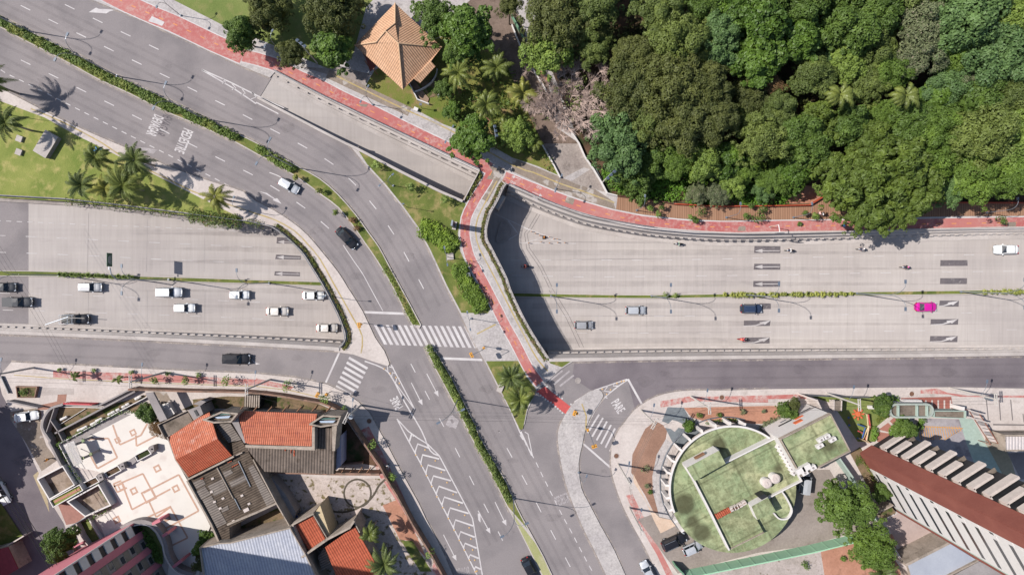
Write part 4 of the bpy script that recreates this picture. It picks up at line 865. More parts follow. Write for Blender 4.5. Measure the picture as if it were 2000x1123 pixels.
# ---------------------------------------------------------------- people (one skinned body each), helmets and clothes as parts
def skin_body(name, joints, bones, parent, mat_, loc=(0, 0, 0), rz_=0.0):
    me = bpy.data.meshes.new(name); ks = list(joints)
    me.from_pydata([joints[k][0] for k in ks], [(ks.index(a), ks.index(b)) for a, b in bones], [])
    o = bpy.data.objects.new(name, me); COL.objects.link(o); me.materials.append(mat_)
    md = o.modifiers.new("skin", 'SKIN'); md.use_smooth_shade = True
    for i, k in enumerate(ks):
        r_ = joints[k][1]; me.skin_vertices[0].data[i].radius = (r_, r_)
    me.skin_vertices[0].data[0].use_root = True
    sb = o.modifiers.new("sub", 'SUBSURF'); sb.levels = 1; sb.render_levels = 1
    if parent: o.parent = parent
    return o
skin = plain("skin_brown", (.30, .17, .11, 1), .6)
def figure(root, shirt, trousers, sit=False, helmet=None, hair=(.02, .015, .01, 1)):
    if sit:
        J = {'pel': ((-.05, 0, .82), .15), 'che': ((.04, 0, 1.18), .16), 'nec': ((.1, 0, 1.4), .06), 'hea': ((.13, 0, 1.56), .1), 'cro': ((.13, 0, 1.66), .08)}
        for s_, k in ((1, 'l'), (-1, 'r')):
            J.update({k + 'sh': ((.06, s_ * .19, 1.3), .07), k + 'el': ((.28, s_ * .3, 1.08), .045), k + 'wr': ((.5, s_ * .3, 1.02), .032), k + 'pa': ((.57, s_ * .3, 1.01), .035),
                      k + 'hi': ((0, s_ * .1, .8), .1), k + 'kn': ((.38, s_ * .2, .68), .065), k + 'an': ((.2, s_ * .2, .3), .045), k + 'to': ((.36, s_ * .2, .26), .04)})
    else:
        J = {'pel': ((0, 0, .95), .14), 'che': ((0, 0, 1.3), .16), 'nec': ((0, 0, 1.5), .055), 'hea': ((.01, 0, 1.64), .095), 'cro': ((.01, 0, 1.72), .075)}
        for s_, k in ((1, 'l'), (-1, 'r')):
            J.update({k + 'sh': ((0, s_ * .19, 1.42), .065), k + 'el': ((-.03 * s_, s_ * .26, 1.14), .042), k + 'wr': ((.1 * s_, s_ * .27, .9), .03), k + 'pa': ((.12 * s_, s_ * .27, .83), .034),
                      k + 'hi': ((0, s_ * .09, .9), .1), k + 'kn': ((.1 * s_, s_ * .1, .5), .06), k + 'an': ((.12 * s_ if s_ > 0 else -.2, s_ * .1, .1), .042), k + 'to': (((.12 * s_ if s_ > 0 else -.2) + .17, s_ * .1, .05), .035)})
    for s_, k in ((1, 'l'), (-1, 'r')):
        p = J[k + 'pa'][0]
        for i in range(4): J[k + 'f%d' % i] = ((p[0] + (.09 - .008 * abs(i - 1.5) if sit else .01), p[1] + (i - 1.5) * .02, p[2] - (.02 if sit else .1 - .01 * abs(i - 1.5))), .008)
        J[k + 'th'] = ((p[0] + .05, p[1] - s_ * .05, p[2] - .04), .01)
    Bn = [('pel', 'che'), ('che', 'nec'), ('nec', 'hea'), ('hea', 'cro')]
    for k in 'lr':
        Bn += [('che', k + 'sh'), (k + 'sh', k + 'el'), (k + 'el', k + 'wr'), (k + 'wr', k + 'pa'), ('pel', k + 'hi'), (k + 'hi', k + 'kn'), (k + 'kn', k + 'an'), (k + 'an', k + 'to'), (k + 'pa', k + 'th')]
        Bn += [(k + 'pa', k + 'f%d' % i) for i in range(4)]
    b_ = skin_body("body", J, Bn, root, skin)
    g = MB()
    tor = ['pel', 'che']; x0_, z0_ = J['pel'][0][0], J['pel'][0][2]; x1_, z1_ = J['che'][0][0], J['che'][0][2]
    prof = [(0, .19, .14), (.45, .185, .14), (1, .235, .15), (1.28, .2, .12), (1.42, .08, .07)]
    n = 12; base = []
    for u, a, c in prof:
        for i in range(n):
            an = 2 * math.pi * i / n; base.append((x0_ + (x1_ - x0_) * u + c * math.cos(an), a * math.sin(an), z0_ + (z1_ - z0_) * u))
    g.add(base, [(i * n + j, i * n + (j + 1) % n, (i + 1) * n + (j + 1) % n, (i + 1) * n + j) for i in range(len(prof) - 1) for j in range(n)])
    for k in 'lr': g.tube([J[k + 'sh'][0], J[k + 'el'][0]], .085, .06, n=8)
    g.build("shirt", shirt, root, smooth=True)
    g = MB()
    for k in 'lr': g.tube([J[k + 'hi'][0], J[k + 'kn'][0], J[k + 'an'][0]], .115, .06, n=8)
    g.build("trousers", trousers, root, smooth=True)
    g = MB(); hc = J['hea'][0]; rr = .135 if helmet else .112
    rings = [(math.sin(a), math.cos(a)) for a in (0.15, .5, .9, 1.3, 1.7)]
    vs = [(hc[0] + rr * s1 * math.cos(2 * math.pi * j / 12) * 1.12 - .01, hc[1] + rr * s1 * math.sin(2 * math.pi * j / 12), hc[2] + .03 + rr * c1) for s1, c1 in rings for j in range(12)]
    g.add(vs, [(i * 12 + j, (i + 1) * 12 + j, (i + 1) * 12 + (j + 1) % 12, i * 12 + (j + 1) % 12) for i in range(4) for j in range(12)] + [tuple(range(12))])
    g.build("helmet" if helmet else "hair", helmet or plain("dark_hair", hair, .8), root, smooth=True)
    g = MB()
    for s_ in (-1, 1): g.box((hc[0] + .092, s_ * .035, hc[2] + .005), (.012, .025, .012)); 
    g.build("eyes", black, root)
    g = MB(); g.box((hc[0] + .105, 0, hc[2] - .025), (.03, .022, .04)); g.build("nose", skin, root)
blk = plain("black_cloth", (.02, .02, .025, 1), .9); jean = plain("blue_denim", (.05, .07, .13, 1), .9); wsh = plain("white_cloth", (.6, .6, .6, 1), .9)
def motorbike(px, py, head, blabel, plabel, tank, shirt, helm, trs=jean, proj=WF, pillion=None):
    p = proj(px, py, 0)
    root = empty("motorcycle", p, head, blabel, "motorcycle", "motorcycles on the sunken road")
    for x in (-.62, .68):
        g = MB(); n = 16
        g.tube([(x + .24 * math.cos(a), 0, .3 + .24 * math.sin(a)) for a in (2 * math.pi * i / n for i in range(n + 1))], .055, n=6, cap=False)
        w = g.build("wheel", rubber, root); g = MB(); g.tube([(x, -.03, .3), (x, .03, .3)], .19, n=12); g.build("rim", metald, w)
    g = MB(); g.box((.02, 0, .45), (.5, .26, .34)); g.tube([(.68, 0, .3), (.5, 0, .85), (.44, 0, 1.0)], .04, n=6); g.tube([(-.62, .1, .3), (.0, .12, .4)], .035, n=6)
    g.tube([(-.62, -.14, .33), (.1, -.14, .3)], .05, n=6); g.build("frame", metald, root)
    g = MB(); g.tube([(.4, 0, .8), (.1, 0, .86), (-.1, 0, .78)], .15, .1, n=8); g.build("fuel_tank", tank, root, smooth=True)
    g = MB(); g.box((-.38, 0, .76), (.66, .24, .09)); g.build("seat", black, root)
    g = MB(); g.tube([(.38, -.34, 1.02), (.46, 0, 1.0), (.38, .34, 1.02)], .02, n=6); g.build("handlebar", metald, root)
    g = MB(); g.box((.62, 0, .86), (.14, .2, .18)); g.build("headlight", lightg, root)
    g = MB(); g.box((-.82, 0, .66), (.2, .16, .06)); g.build("rear_mudguard", tank, root)
    r2 = empty("person", (p[0], p[1], p[2] + .04), head, plabel, "person"); figure(r2, shirt, trs, True, helm)
    if pillion:
        c, s_ = math.cos(head), math.sin(head)
        r3 = empty("person", (p[0] - .42 * c, p[1] - .42 * s_, p[2] + .08), head, pillion[0], "person"); figure(r3, pillion[1], trs, True, pillion[2])
cl = lambda n_, c: plain(n_, c, .85)
hw = plain("white_helmet", (.7, .7, .7, 1), .3); hb = plain("black_helmet", (.02, .02, .02, 1), .3); hr = plain("red_helmet", (.6, .03, .03, 1), .3); hp_ = plain("pink_helmet", (.7, .12, .4, 1), .3)
tb = plain("black_tank", (.02, .02, .03, 1), .3); tr_ = plain("red_tank", (.4, .02, .02, 1), .3); tg = plain("green_tank", (.1, .3, .2, 1), .3)
motorbike(1324, 477, R(180), "dark motorcycle nearest the ribbed wall, ridden by a person in green", "rider in a pale green shirt near the ribbed wall", tb, cl("pale_green_cloth", (.35, .5, .38, 1)), hb)
motorbike(1540, 489.5, R(180), "dark motorcycle just right of the topmost lane arrow", "rider in white shirt just right of the topmost lane arrow", tb, wsh, hb)
motorbike(1679, 487, R(180), "dark motorcycle left of the big tree that overhangs the road", "rider in grey with a white helmet near the overhanging tree", tb, cl("grey_cloth", (.2, .2, .22, 1)), hw)
motorbike(1764, 522, R(180), "dark motorcycle left of the upper plain dark patch", "rider in black with a pink helmet beside the dark patch", tb, blk, hp_)
motorbike(1447, 661.5, 0, "red motorcycle with two riders on the lowest lane arrow", "rider in a pink shirt steering the red motorcycle", tr_, cl("pink_cloth", (.7, .1, .25, 1)), hb, pillion=("passenger in a red shirt seated behind on the red motorcycle", cl("red_cloth", (.6, .05, .04, 1)), hr))
motorbike(1027, 520.5, R(180), "dark motorcycle inside the bridge shadow", "rider in a red shirt inside the bridge shadow", tb, cl("red_shirt", (.6, .03, .03, 1)), hb, blk)
def walker(px, py, head, label, shirt, trs, z=.16):
    r_ = empty("person", W(px, py, z), head, label, "person"); figure(r_, shirt, trs)
walker(1595, 418, R(200), "pedestrian in a pink top walking on the boardwalk beside a potted tree", cl("light_pink_cloth", (.6, .4, .38, 1)), blk, .19)
walker(1601, 419, R(180), "pedestrian in a white top walking on the boardwalk, behind the one in pink", wsh, jean, .19)
walker(1642, 441, R(180), "person in a bright blue shirt on the cycle path under the tree edge", cl("bright_blue_cloth", (.05, .3, .6, 1)), blk, .17)
walker(760, 906, R(60), "person in a white top on the shaded red footway by the long wall", wsh, blk, .16)
walker(101, 894, R(160), "person in an orange vest standing by the grey garden wall", cl("orange_cloth", (.8, .35, .05, 1)), blk, .16)
# ================================================================ lamps, poles, signals, signs
def lamp_proto(h, reach, name, double=True, mat_=metal):
    root = empty(name, (0, 0, -50), 0, "x", "street lamp")
    k = .66 if double else .75
    g = MB(); g.tube([(0, 0, -.1), (0, 0, h * k)], .11 if h > 8 else .07, .07 if h > 8 else .05, n=8); g.cyl((0, 0, 0), .2, .25, 8); g.build("pole", mat_, root)
    for s_ in ((-1, 1) if double else (1,)):
        pts = [(0, s_ * reach * (u ** 1.8), h * (k + (1 - k) * math.sin(u * math.pi / 2))) for u in (0, .15, .3, .5, .7, .85, 1)]
        g = MB(); g.tube(pts, .055 if h > 8 else .04, .035, n=6); a = g.build("arm", mat_, root)
        g = MB(); g.box((0, s_ * (reach + .38), h - .02), (.32 if h > 8 else .25, .66 if h > 8 else .48, .14)); hd = g.build("lamp_head", lampglass, root)
        g = MB(); g.box((0, s_ * (reach + .42), h - .115), (.26, .5, .04)); g.build("lens", lightg, hd)
    return root
P_D = lamp_proto(13.2, 1.9, "street_lamp"); P_S = lamp_proto(6.2, 1.1, "street_lamp"); P_1 = lamp_proto(6.6, 1.3, "street_lamp", False)
PROTOS = [P_D, P_S, P_1]
def lamp(P, x, y, head, label, group, z=.15, proj=W):
    w = proj(x, y, z); return clone(P, w, head, label, group)
G1 = "tall double-arm lamps along the avenue median"
for x, y, a, l in ((50, 60, R(-27), "tall double-arm street lamp on the median hedge nearest the top left corner"), (229, 149, R(-26), "tall double-arm street lamp on the median hedge left of the road lettering"),
                   (397, 232, R(-26), "tall double-arm street lamp on the median hedge just right of the road lettering"), (574, 327, R(-29), "tall double-arm street lamp where the dense median hedge ends"),
                   (894, 779, R(-62), "tall double-arm street lamp on the median just below the main crossing"), (1003, 973, R(-62), "tall double-arm street lamp at the lower tip of the median hedge")):
    lamp(P_D, x, y, a, l, G1, .18)
G2 = "tall double-arm lamps in the middle of the sunken road"
for x, y, l in ((115, 537, "double-arm lamp in the sunken road's green strip nearest the left edge"), (330, 546, "double-arm lamp in the sunken road's green strip by the green sign gantry"), (526, 553, "double-arm lamp in the sunken road's green strip nearest the bridge on its left"),
                (1076, 578, "double-arm lamp in the sunken road's green strip just out of the bridge shadow"), (1272, 578, "double-arm lamp in the sunken road beside a round shrub"), (1457, 576, "double-arm lamp in the sunken road above the navy SUV"),
                (1673, 573, "double-arm lamp in the sunken road at the end of the yellow-green shrubs"), (1876, 570, "double-arm lamp in the sunken road nearest the right edge")):
    w = WF(x, y, .3); clone(P_D, w, 0, l, G2)
G3 = "short double-arm lamps beside the cycle path"
for x, y, a, l in ((353, 31, R(-26), "short double-arm lamp beside the cycle path nearest the top edge"), (552, 103, R(-26), "short double-arm lamp beside the small white-flowering tree"), (728, 205, R(-26), "short double-arm lamp below the tiled pavilion's paved yard"),
                   (884, 279, R(-26), "short double-arm lamp beside the round bush near the path junction"), (1085, 369, R(-22), "short double-arm lamp beside the cycle path foot of the woodland path"),
                   (768, 363, R(-50), "short double-arm lamp on the triangular lawn beside the avenue kerb"), (878, 503, R(10), "short double-arm lamp on the triangular lawn by the pale concrete base"), (920, 622, R(10), "short double-arm lamp on the paving right of the main crossing")):
    lamp(P_S, x, y, a, l, G3)
G4 = "single lamps beside the boardwalk"
for x, y, l in ((1243, 411, "single lamp at the left end of the boardwalk"), (1418, 425, "single lamp beside the boardwalk's first row of small trees"), (1549, 425, "single lamp on the boardwalk left of the strolling pair"), (1926, 416, "single lamp on the boardwalk nearest the right edge")):
    lamp(P_1, x, y, 0, l, G4)
for x, y, a, l in ((1130, 922, R(-20), "single curved lamp on the left kerb of the turning lane island"), (484, 412, R(-20), "single lamp behind the palm on the narrow pavement above the sunken road"), (636, 577, R(-90), "single lamp on the bridge pavement beside the tunnel mouth"), (20, 225, R(-90), "single lamp on the palm lawn near the left edge")):
    lamp(P_1, x, y, a, l, "scattered single lamps")
for P in PROTOS:
    for c in list(P.children_recursive): bpy.data.objects.remove(c)
    bpy.data.objects.remove(P)
# floodlight masts
def flood(x, y, label, h=7.5, head=.6, n=3):
    w = W(x, y, .16); root = empty("floodlight_mast", w, head, label, "floodlight")
    g = MB(); g.tube([(0, 0, -.2), (0, 0, h)], .12, .08, n=8); g.build("mast", polem, root)
    g = MB(); g.tube([(0, -.8, h), (0, .8, h)], .05, n=6); g.build("crossarm", metal, root)
    for i in range(n):
        g = MB(); g.box((.15, -.8 + 1.6 * i / (n - 1), h + .1), (.42, .45, .3), rx=.0, ry=.5); g.build("floodlight", lampglass, root)
flood(620, 124, "pale floodlight mast with three lamps on the park lawn near the flowering tree", 8.5, .9)
flood(1176, 357, "pale floodlight mast with three lamps at the corner of the woodland path", 8.5, -.8)
flood(968, 276, "floodlight mast with three lamps behind the round bush at the path junction", 7, .2)
flood(1036, 66, "floodlight mast with three lamps against the dark trees beside the woodland path", 7, 1.2)
for x, y, l in ((723, 150, "small garden light post on the lawn beside the pavilion's porch"), (824, 212, "small garden light post below the pavilion's white-edged ramp"), (795, 405, "small light post on the triangular lawn's lower kerb")):
    w = W(x, y, .16); r_ = empty("garden_light", w, 0, l, "garden light"); g = MB(); g.tube([(0, 0, 0), (0, 0, 2.4 if y < 300 else 4.8)], .05, n=6); g.build("post", metald, r_)
    g = MB(); g.box((.12, 0, 2.45 if y < 300 else 4.8), (.5, .45 if y < 300 else .2, .12)); g.build("lamp_head", lampglass if y > 300 else metald, r_)
# utility poles
def upole(x, y, label, arm=0.0, tr=False, h=9.9, shaft=True):
    w = W(x, y, .15); root = empty("utility_pole", w, 0, label, "utility pole", "concrete utility poles with crossarms")
    g = MB(); g.tube([(0, 0, -.1), (0, 0, h)], .19, .12, n=8); g.build("pole", polem, root)
    for o_ in (-.16, .2):
        g = MB(); g.box((o_ * math.cos(arm), o_ * math.sin(arm), h - .25), (.12, 2.1, .12), rz=arm); g.build("crossarm", polem, root)
    for k in (-.9, -.3, .3, .9):
        g = MB(); g.cyl((-k * math.sin(arm), k * math.cos(arm), h - .18), .05, .22, 6); g.build("insulator", white, root)
    if tr:
        g = MB(); g.cyl((.4, -.2, h - 2.6), .38, 1.1, 14); g.build("transformer", metal, root)
    g = MB(); a2 = arm + .25; g.tube([(0, 0, 6.6), (1.0 * math.sin(.3), 1.2, 7.2), (.5, 2.3, 7.35)], .035, n=5); g.build("lamp_arm", metal, root)
    g = MB(); g.box((.52, 2.6, 7.33), (.26, .6, .13), rz=-.15); g.build("lamp_head", lampglass, root)
    return w
UP = []
UP.append(upole(66, 718, "utility pole near the left edge at the corner of the pale pavement"))
UP.append(upole(322, 727, "utility pole on the red footway above the plaza's brick wall"))
UP.append(upole(528, 741, "utility pole behind the small corrugated canopy at the footway"))
UP.append(upole(705, 791, "utility pole with transformer on the corner by the PARE lettering", -.45, True))
UP.append(upole(1349, 774, "utility pole beside the round manhole on the right-hand footway", .05))
UP.append(upole(1615, 768, "utility pole beside the playground lawn", .05))
UP.append(upole(1857, 758, "utility pole with transformer in front of the pale forecourt", .05, True))
UP.append(upole(1252, 801, "utility pole on the rounded corner beside the grey patio", -.5))
UP.append(upole(1207, 906, "utility pole with a transformer beside the brown gravel bed", .5, True))
UP.append(upole(1229, 991, "utility pole near the lower end of the brown gravel bed", .5))
g = MB()
def wire(a, b, z=9.7, sag=.5, off_=0.0):
    pts = []
    for i in range(9):
        u = i / 8; pts.append((a[0] + (b[0] - a[0]) * u, a[1] + (b[1] - a[1]) * u + off_, z - 4 * sag * u * (1 - u)))
    return pts
def cable(a, b, label, offs=(-.8, -.2, .7), z=9.75, r_=.016):
    g = MB()
    for o_ in offs: g.tube(wire(a, b, z, .6, o_), r_, n=3, cap=False)
    g.build("overhead_cable", black, None, label, "cable", "overhead cables")
cable(UP[0], UP[1], "thin overhead cables between the left-edge pole and the plaza wall pole"); cable(UP[1], UP[2], "thin overhead cables between the plaza wall pole and the canopy pole"); cable(UP[2], UP[3], "thin overhead cables from the canopy pole to the corner transformer pole")
cable(UP[4], UP[5], "thin overhead cables between the manhole pole and the playground pole"); cable(UP[5], UP[6], "thin overhead cables between the playground pole and the forecourt pole"); cable(UP[3], UP[7], "long overhead cables crossing the avenue between the two corner poles", (-.3, .3), 9.6)
cable(UP[7], UP[4], "overhead cables between the rounded corner pole and the manhole pole"); cable(UP[7], UP[8], "overhead cables down beside the turning lane above the gravel bed"); cable(UP[8], UP[9], "overhead cables between the two poles beside the brown gravel bed")
cable(W(-60, 860, 9), W(150, 1180, 9), "pale overhead cables over the side street at the lower left", (-1.2, 0, 1.5), 9.3, .05); cable(W(-40, 430, 9), W(140, 730, 9), "fine overhead cables crossing the left frontage road", (-1.2, 0, 1.2), 9.3, .014)
# traffic signals
org = plain("signal_orange", S(246, 176, 70), .5); 
def signal(x, y, head, label, h=5.2, reach=2.6):
    w = W(x, y, .15); root = empty("traffic_signal", w, head, label, "traffic light", "orange traffic lights")
    g = MB(); g.tube([(0, 0, -.1), (0, 0, h - .8), (.3, 0, h - .15), (reach, 0, h)], .07, .05, n=6); g.build("pole", metald, root)
    g = MB(); g.box((reach + .1, 0, h - .25), (.5, .95, .42)); b = g.build("signal_housing", org, root)
    for i in range(3):
        g = MB(); g.cyl((reach + .1, -.3 + .3 * i, h - .03), .1, .03, 8); g.build("visor", black, b)
    g = MB(); g.box((0, 0, 2.8), (.4, .4, .7)); g.build("pedestrian_signal", org, root)
signal(712, 631, R(8), "orange traffic light on the pavement corner left of the main crossing", 5.6, .3)
signal(946, 676, R(205), "orange traffic light with an arm on the paving right of the main crossing", 5.2, 2.2)
signal(647, 764, R(150), "orange traffic light behind the small tree at the left-hand crossing", 5.6, .8)
signal(1123, 800, R(160), "orange traffic light on the island beside the red cycle crossing", 3.6, .4)
signal(1144, 832, R(-70), "orange traffic light on the island above the turning lane crossing", 5.0, 2.4)
# green gantry sign over the sunken road and its post
gs = plain("sign_green", S(52, 98, 76), .5)
w = WF(268, 546, .3); root = empty("direction_sign", w, 0, "green direction sign on a curved post over the sunken road", "road sign")
g = MB(); g.tube([(0, 0, 0), (0, 0, 5.5), (-.3, .9, 6.6), (-.35, 2.1, 6.8)], .12, .08, n=8); g.build("post", metal, root)
g = MB(); g.box((-.4, 3.5, 6.9), (.07, 2.4, 1.35)); b = g.build("sign_panel", gs, root)
g = MB()
for i in range(3): g.box((-.355, 3.5, 6.6 + .3 * i), (.02, 1.7 - .3 * i, .1))
g.build("lettering_line", white, root)
g = MB(); g.box((-.47, 3.2, 6.9), (.06, 2.9, .08)); g.build("support_beam", metal, root)
w = WF(1483, 447, 0); w = (w[0], w[1], .3); root = empty("direction_sign", w, 0, "dark-backed direction sign on a short gantry at the wall above the lane arrows", "road sign")
g = MB(); g.tube([(0, 0, -1), (0, 0, 3.6), (.1, -1.4, 3.9)], .09, n=6); g.build("post", white, root)
g = MB(); g.box((.15, -1.5, 3.6), (1.2, .1, 1.3)); g.build("sign_panel", metald, root)
# tall advertising panel on the triangular lawn
w = W(888, 441, .16); root = empty("advertising_panel", w, R(-100), "tall grey advertising panel on the triangular lawn casting a long shadow", "billboard")
g = MB(); g.box((0, 0, 2.6), (1.0, .32, 5.2)); g.build("panel", metal, root); g = MB(); g.box((0, 0, .15), (1.5, .7, .3)); g.build("plinth", kerbm, root)
g = MB(); g.box((0, .17, 2.9), (.8, .02, 3.6)); g.build("poster", plain("dark_poster", S(80, 84, 96), .4), root)
def boxy(name, x, y, d, rz_, m, label, cat, z=.16, lid=None):
    w = W(x, y, z); root = empty(name, w, rz_, label, cat)
    g = MB(); g.box((0, 0, d[2] / 2), d); g.build("cabinet", m, root)
    g = MB(); g.box((0, 0, d[2] + .04), (d[0] + .12, d[1] + .12, .08)); g.build("lid", lid or m, root); return root
boxy("control_cabinet", 915, 537, (.75, .65, 1.0), .2, metald, "grey control cabinet on the triangular lawn beside the cycle path", "cabinet")
boxy("concrete_base", 879, 501, (1.2, 1.1, .22), .1, kerbm, "pale concrete base at the foot of the double-arm lamp on the triangular lawn", "concrete base")
boxy("concrete_base", 977, 758, (.9, 1.3, .2), -.4, kerbm, "pale concrete block on the lawn edge south of the crossing", "concrete base")
boxy("utility_box", 97, 284, (2.6, 4.4, .9), R(-31), wallm, "big pale concrete chamber on the palm lawn", "concrete chamber", lid=kerbm)
boxy("inspection_chamber", 40, 272, (1.0, 1.0, .3), R(-20), kerbm, "small square pale chamber on the palm lawn, nearer the street", "concrete chamber")
boxy("inspection_chamber", 39, 298, (1.0, 1.0, .3), R(-20), kerbm, "small square pale chamber on the palm lawn, lower of the pair", "concrete chamber")
boxy("utility_box", 813, 215, (.7, .5, .5), -.4, white, "small white box lying on the pavilion lawn edge", "box")
# delineator posts at the gore
pd = plain("post_orange", S(230, 150, 70), .5)
w = WF(1063, 464); r_ = empty("traffic_cone", w, 0, "orange barrier post with black foot at the start of the gore", "traffic post"); g = MB(); g.cyl((0, 0, 0), .22, .9, 8, r2=.06); g.build("cone", pd, r_); g = MB(); g.box((0, 0, .04), (.7, .7, .08)); g.build("foot", black, r_)
proto = None
for i, (x, y) in enumerate(t(2, 1, 150, 685, 180, 700, 215, 715, 250, 722, 290, 728, 325, 742, 130, 775, 225, 768, 290, 775, 355, 772, 410, 773, 350, 745)):
    w = WF(x, y)
    if proto is None:
        g = MB(); g.cyl((0, 0, 0), .07, .75, 6); proto = g.build("delineator_post", pd, None, "small orange delineator post edging the gore", "traffic post", "orange delineator posts round the gore"); o = proto
    else: o = proto.copy(); COL.objects.link(o)
    o.location = w
# studs on the left-hand gore
proto = None
st = [(c_[0], c_[1]) for c_ in CH]
for i, c_ in enumerate(CH[1:]):
    for x, y in ((c_[0] + 8, c_[1] + 20), (c_[4] - 30, c_[5] + 14)):
        p = t(1, 3, x, y)[0]; w = W(p[0], p[1], .012)
        if proto is None:
            g = MB(); g.cyl((0, 0, 0), .16, .07, 8, r2=.1); proto = g.build("road_stud", plain("stud_amber", S(236, 190, 130), .6), None, "amber road stud between the white chevrons", "road stud", "amber studs on the chevron area"); o = proto
        else: o = proto.copy(); COL.objects.link(o)
        o.location = w
for x, y in t(1, 2, 1040, 592, 1002, 632, 1048, 668, 1092, 700, 1120, 745) + t(2, 2, 740, 830, 770, 795, 820, 745, 855, 730, 705, 790, 875, 728):
    o = proto.copy(); COL.objects.link(o); o.location = W(x, y, .012); o['label'] = "amber road stud in a small gore beside a crossing"; o['group'] = "amber studs at the small gores"
# bollards along the left pavement corner
# ================================================================ vegetation
def leaf_mat(name, sun_rgb, var=.35, rough=.55, flower=None, yellow=None, gain=1.0):
    k = NT(name, rough, .3)
    c = S(*sun_rgb); c = tuple(min(.5, x * gain) for x in c[:3])
    lo = (c[0] * (1 - var), c[1] * (1 - var * .85), c[2] * (1 - var * .7), 1); hi = (c[0] * (1 + var), c[1] * (1 + var * .8), c[2] * (1 + var * .5), 1)
    oi = k.n.new("ShaderNodeObjectInfo").outputs["Random"]
    f = k.math('ADD', k.math('MULTIPLY', k.ramp(k.noise(1.9, 4, rough=.85), .25, .75), .6), k.math('MULTIPLY', oi, .4))
    base = k.mix(f, lo, hi)
    base = k.mix(k.ramp(k.noise(.35, 3), .5, .7), base, yellow or tuple(x * 1.12 for x in hi[:3]) + (1,))
    if flower: base = k.mix(k.ramp(k.noise(3.1, 2, rough=.8), .62, .66), base, flower)
    k.col(base)
    tr = k.n.new("ShaderNodeBsdfTranslucent"); k.l.new(base, tr.inputs[0]); mx = k.n.new("ShaderNodeMixShader"); mx.inputs[0].default_value = .22
    out = k.n["Material Output"]; k.l.new(k.b.outputs[0], mx.inputs[1]); k.l.new(tr.outputs[0], mx.inputs[2]); k.l.new(mx.outputs[0], out.inputs[0])
    MATS[name] = k.m; return k.m
bark = plain("bark", S(120, 104, 90), .9, vary=.2); palebark = plain("grey_bark", S(176, 160, 146), .9, vary=.15)
LM = {'dark': leaf_mat("foliage_dark_olive", (104, 112, 60), .4), 'bright': leaf_mat("foliage_deep_green", (96, 126, 50), .5, .5), 'lime': leaf_mat("foliage_lime", (136, 160, 74), .3),
      'blue': leaf_mat("foliage_blue_green", (106, 136, 80), .32), 'grey': leaf_mat("foliage_grey_green", (126, 136, 98), .3, .7, S(196, 172, 160)), 'rain': leaf_mat("foliage_mid_green", (108, 128, 54), .35),
      'olive': leaf_mat("foliage_olive", (118, 134, 68), .38), 'fresh': leaf_mat("foliage_fresh_green", (112, 140, 58), .4), 'rust': leaf_mat("foliage_rusty", (150, 118, 84), .3, .8),
      'mid': leaf_mat("foliage_medium_green", (98, 124, 54), .42)}
SP = {  # finer leaves, more of them (see crown_mesh)  # leaf size, blobs, blob radius, cards, flatness, aspect
    'dark': (.30, 46, .22, 6500, .75, 2.2), 'bright': (.42, 34, .26, 4200, .8, 1.3), 'lime': (.34, 40, .24, 5200, .7, 1.6), 'blue': (.26, 60, .2, 7000, .6, 1.3), 'grey': (.26, 50, .22, 5600, .7, 1.5),
    'rain': (.3, 80, .15, 8000, .5, 1.7), 'olive': (.3, 44, .22, 6000, .75, 2.0), 'fresh': (.32, 52, .2, 6200, .65, 2.4), 'rust': (.24, 24, .24, 2400, .7, 1.8), 'mid': (.34, 36, .26, 5200, .8, 1.5)}
def cards(g, c, n, r_, size, asp, rg, up=.35, shell=.78):
    for _ in range(n):
        u = rg.random() * 2 * math.pi; z = rg.uniform(-.35, 1); s_ = math.sqrt(1 - z * z)
        d = Vector((s_ * math.cos(u), s_ * math.sin(u), z)); rr = r_ * rg.uniform(shell, 1.08)
        p = Vector(c) + d * rr
        nn = (d + Vector((rg.gauss(0, .45), rg.gauss(0, .45), rg.gauss(0, .3) + up))).normalized()
        a = nn.cross(Vector((rg.gauss(0, 1), rg.gauss(0, 1), rg.gauss(0, 1)))).normalized(); b = nn.cross(a)
        l = size * rg.uniform(.6, 1.25); w_ = l / asp
        base = len(g.v)
        g.v += [tuple(p - a * l), tuple(p + b * w_ * .8 - a * l * .1), tuple(p + a * l - nn * l * .25), tuple(p - b * w_ * .8 - a * l * .1)]
        g.f.append((base, base + 1, base + 2, base + 3)); g.m.append(0)
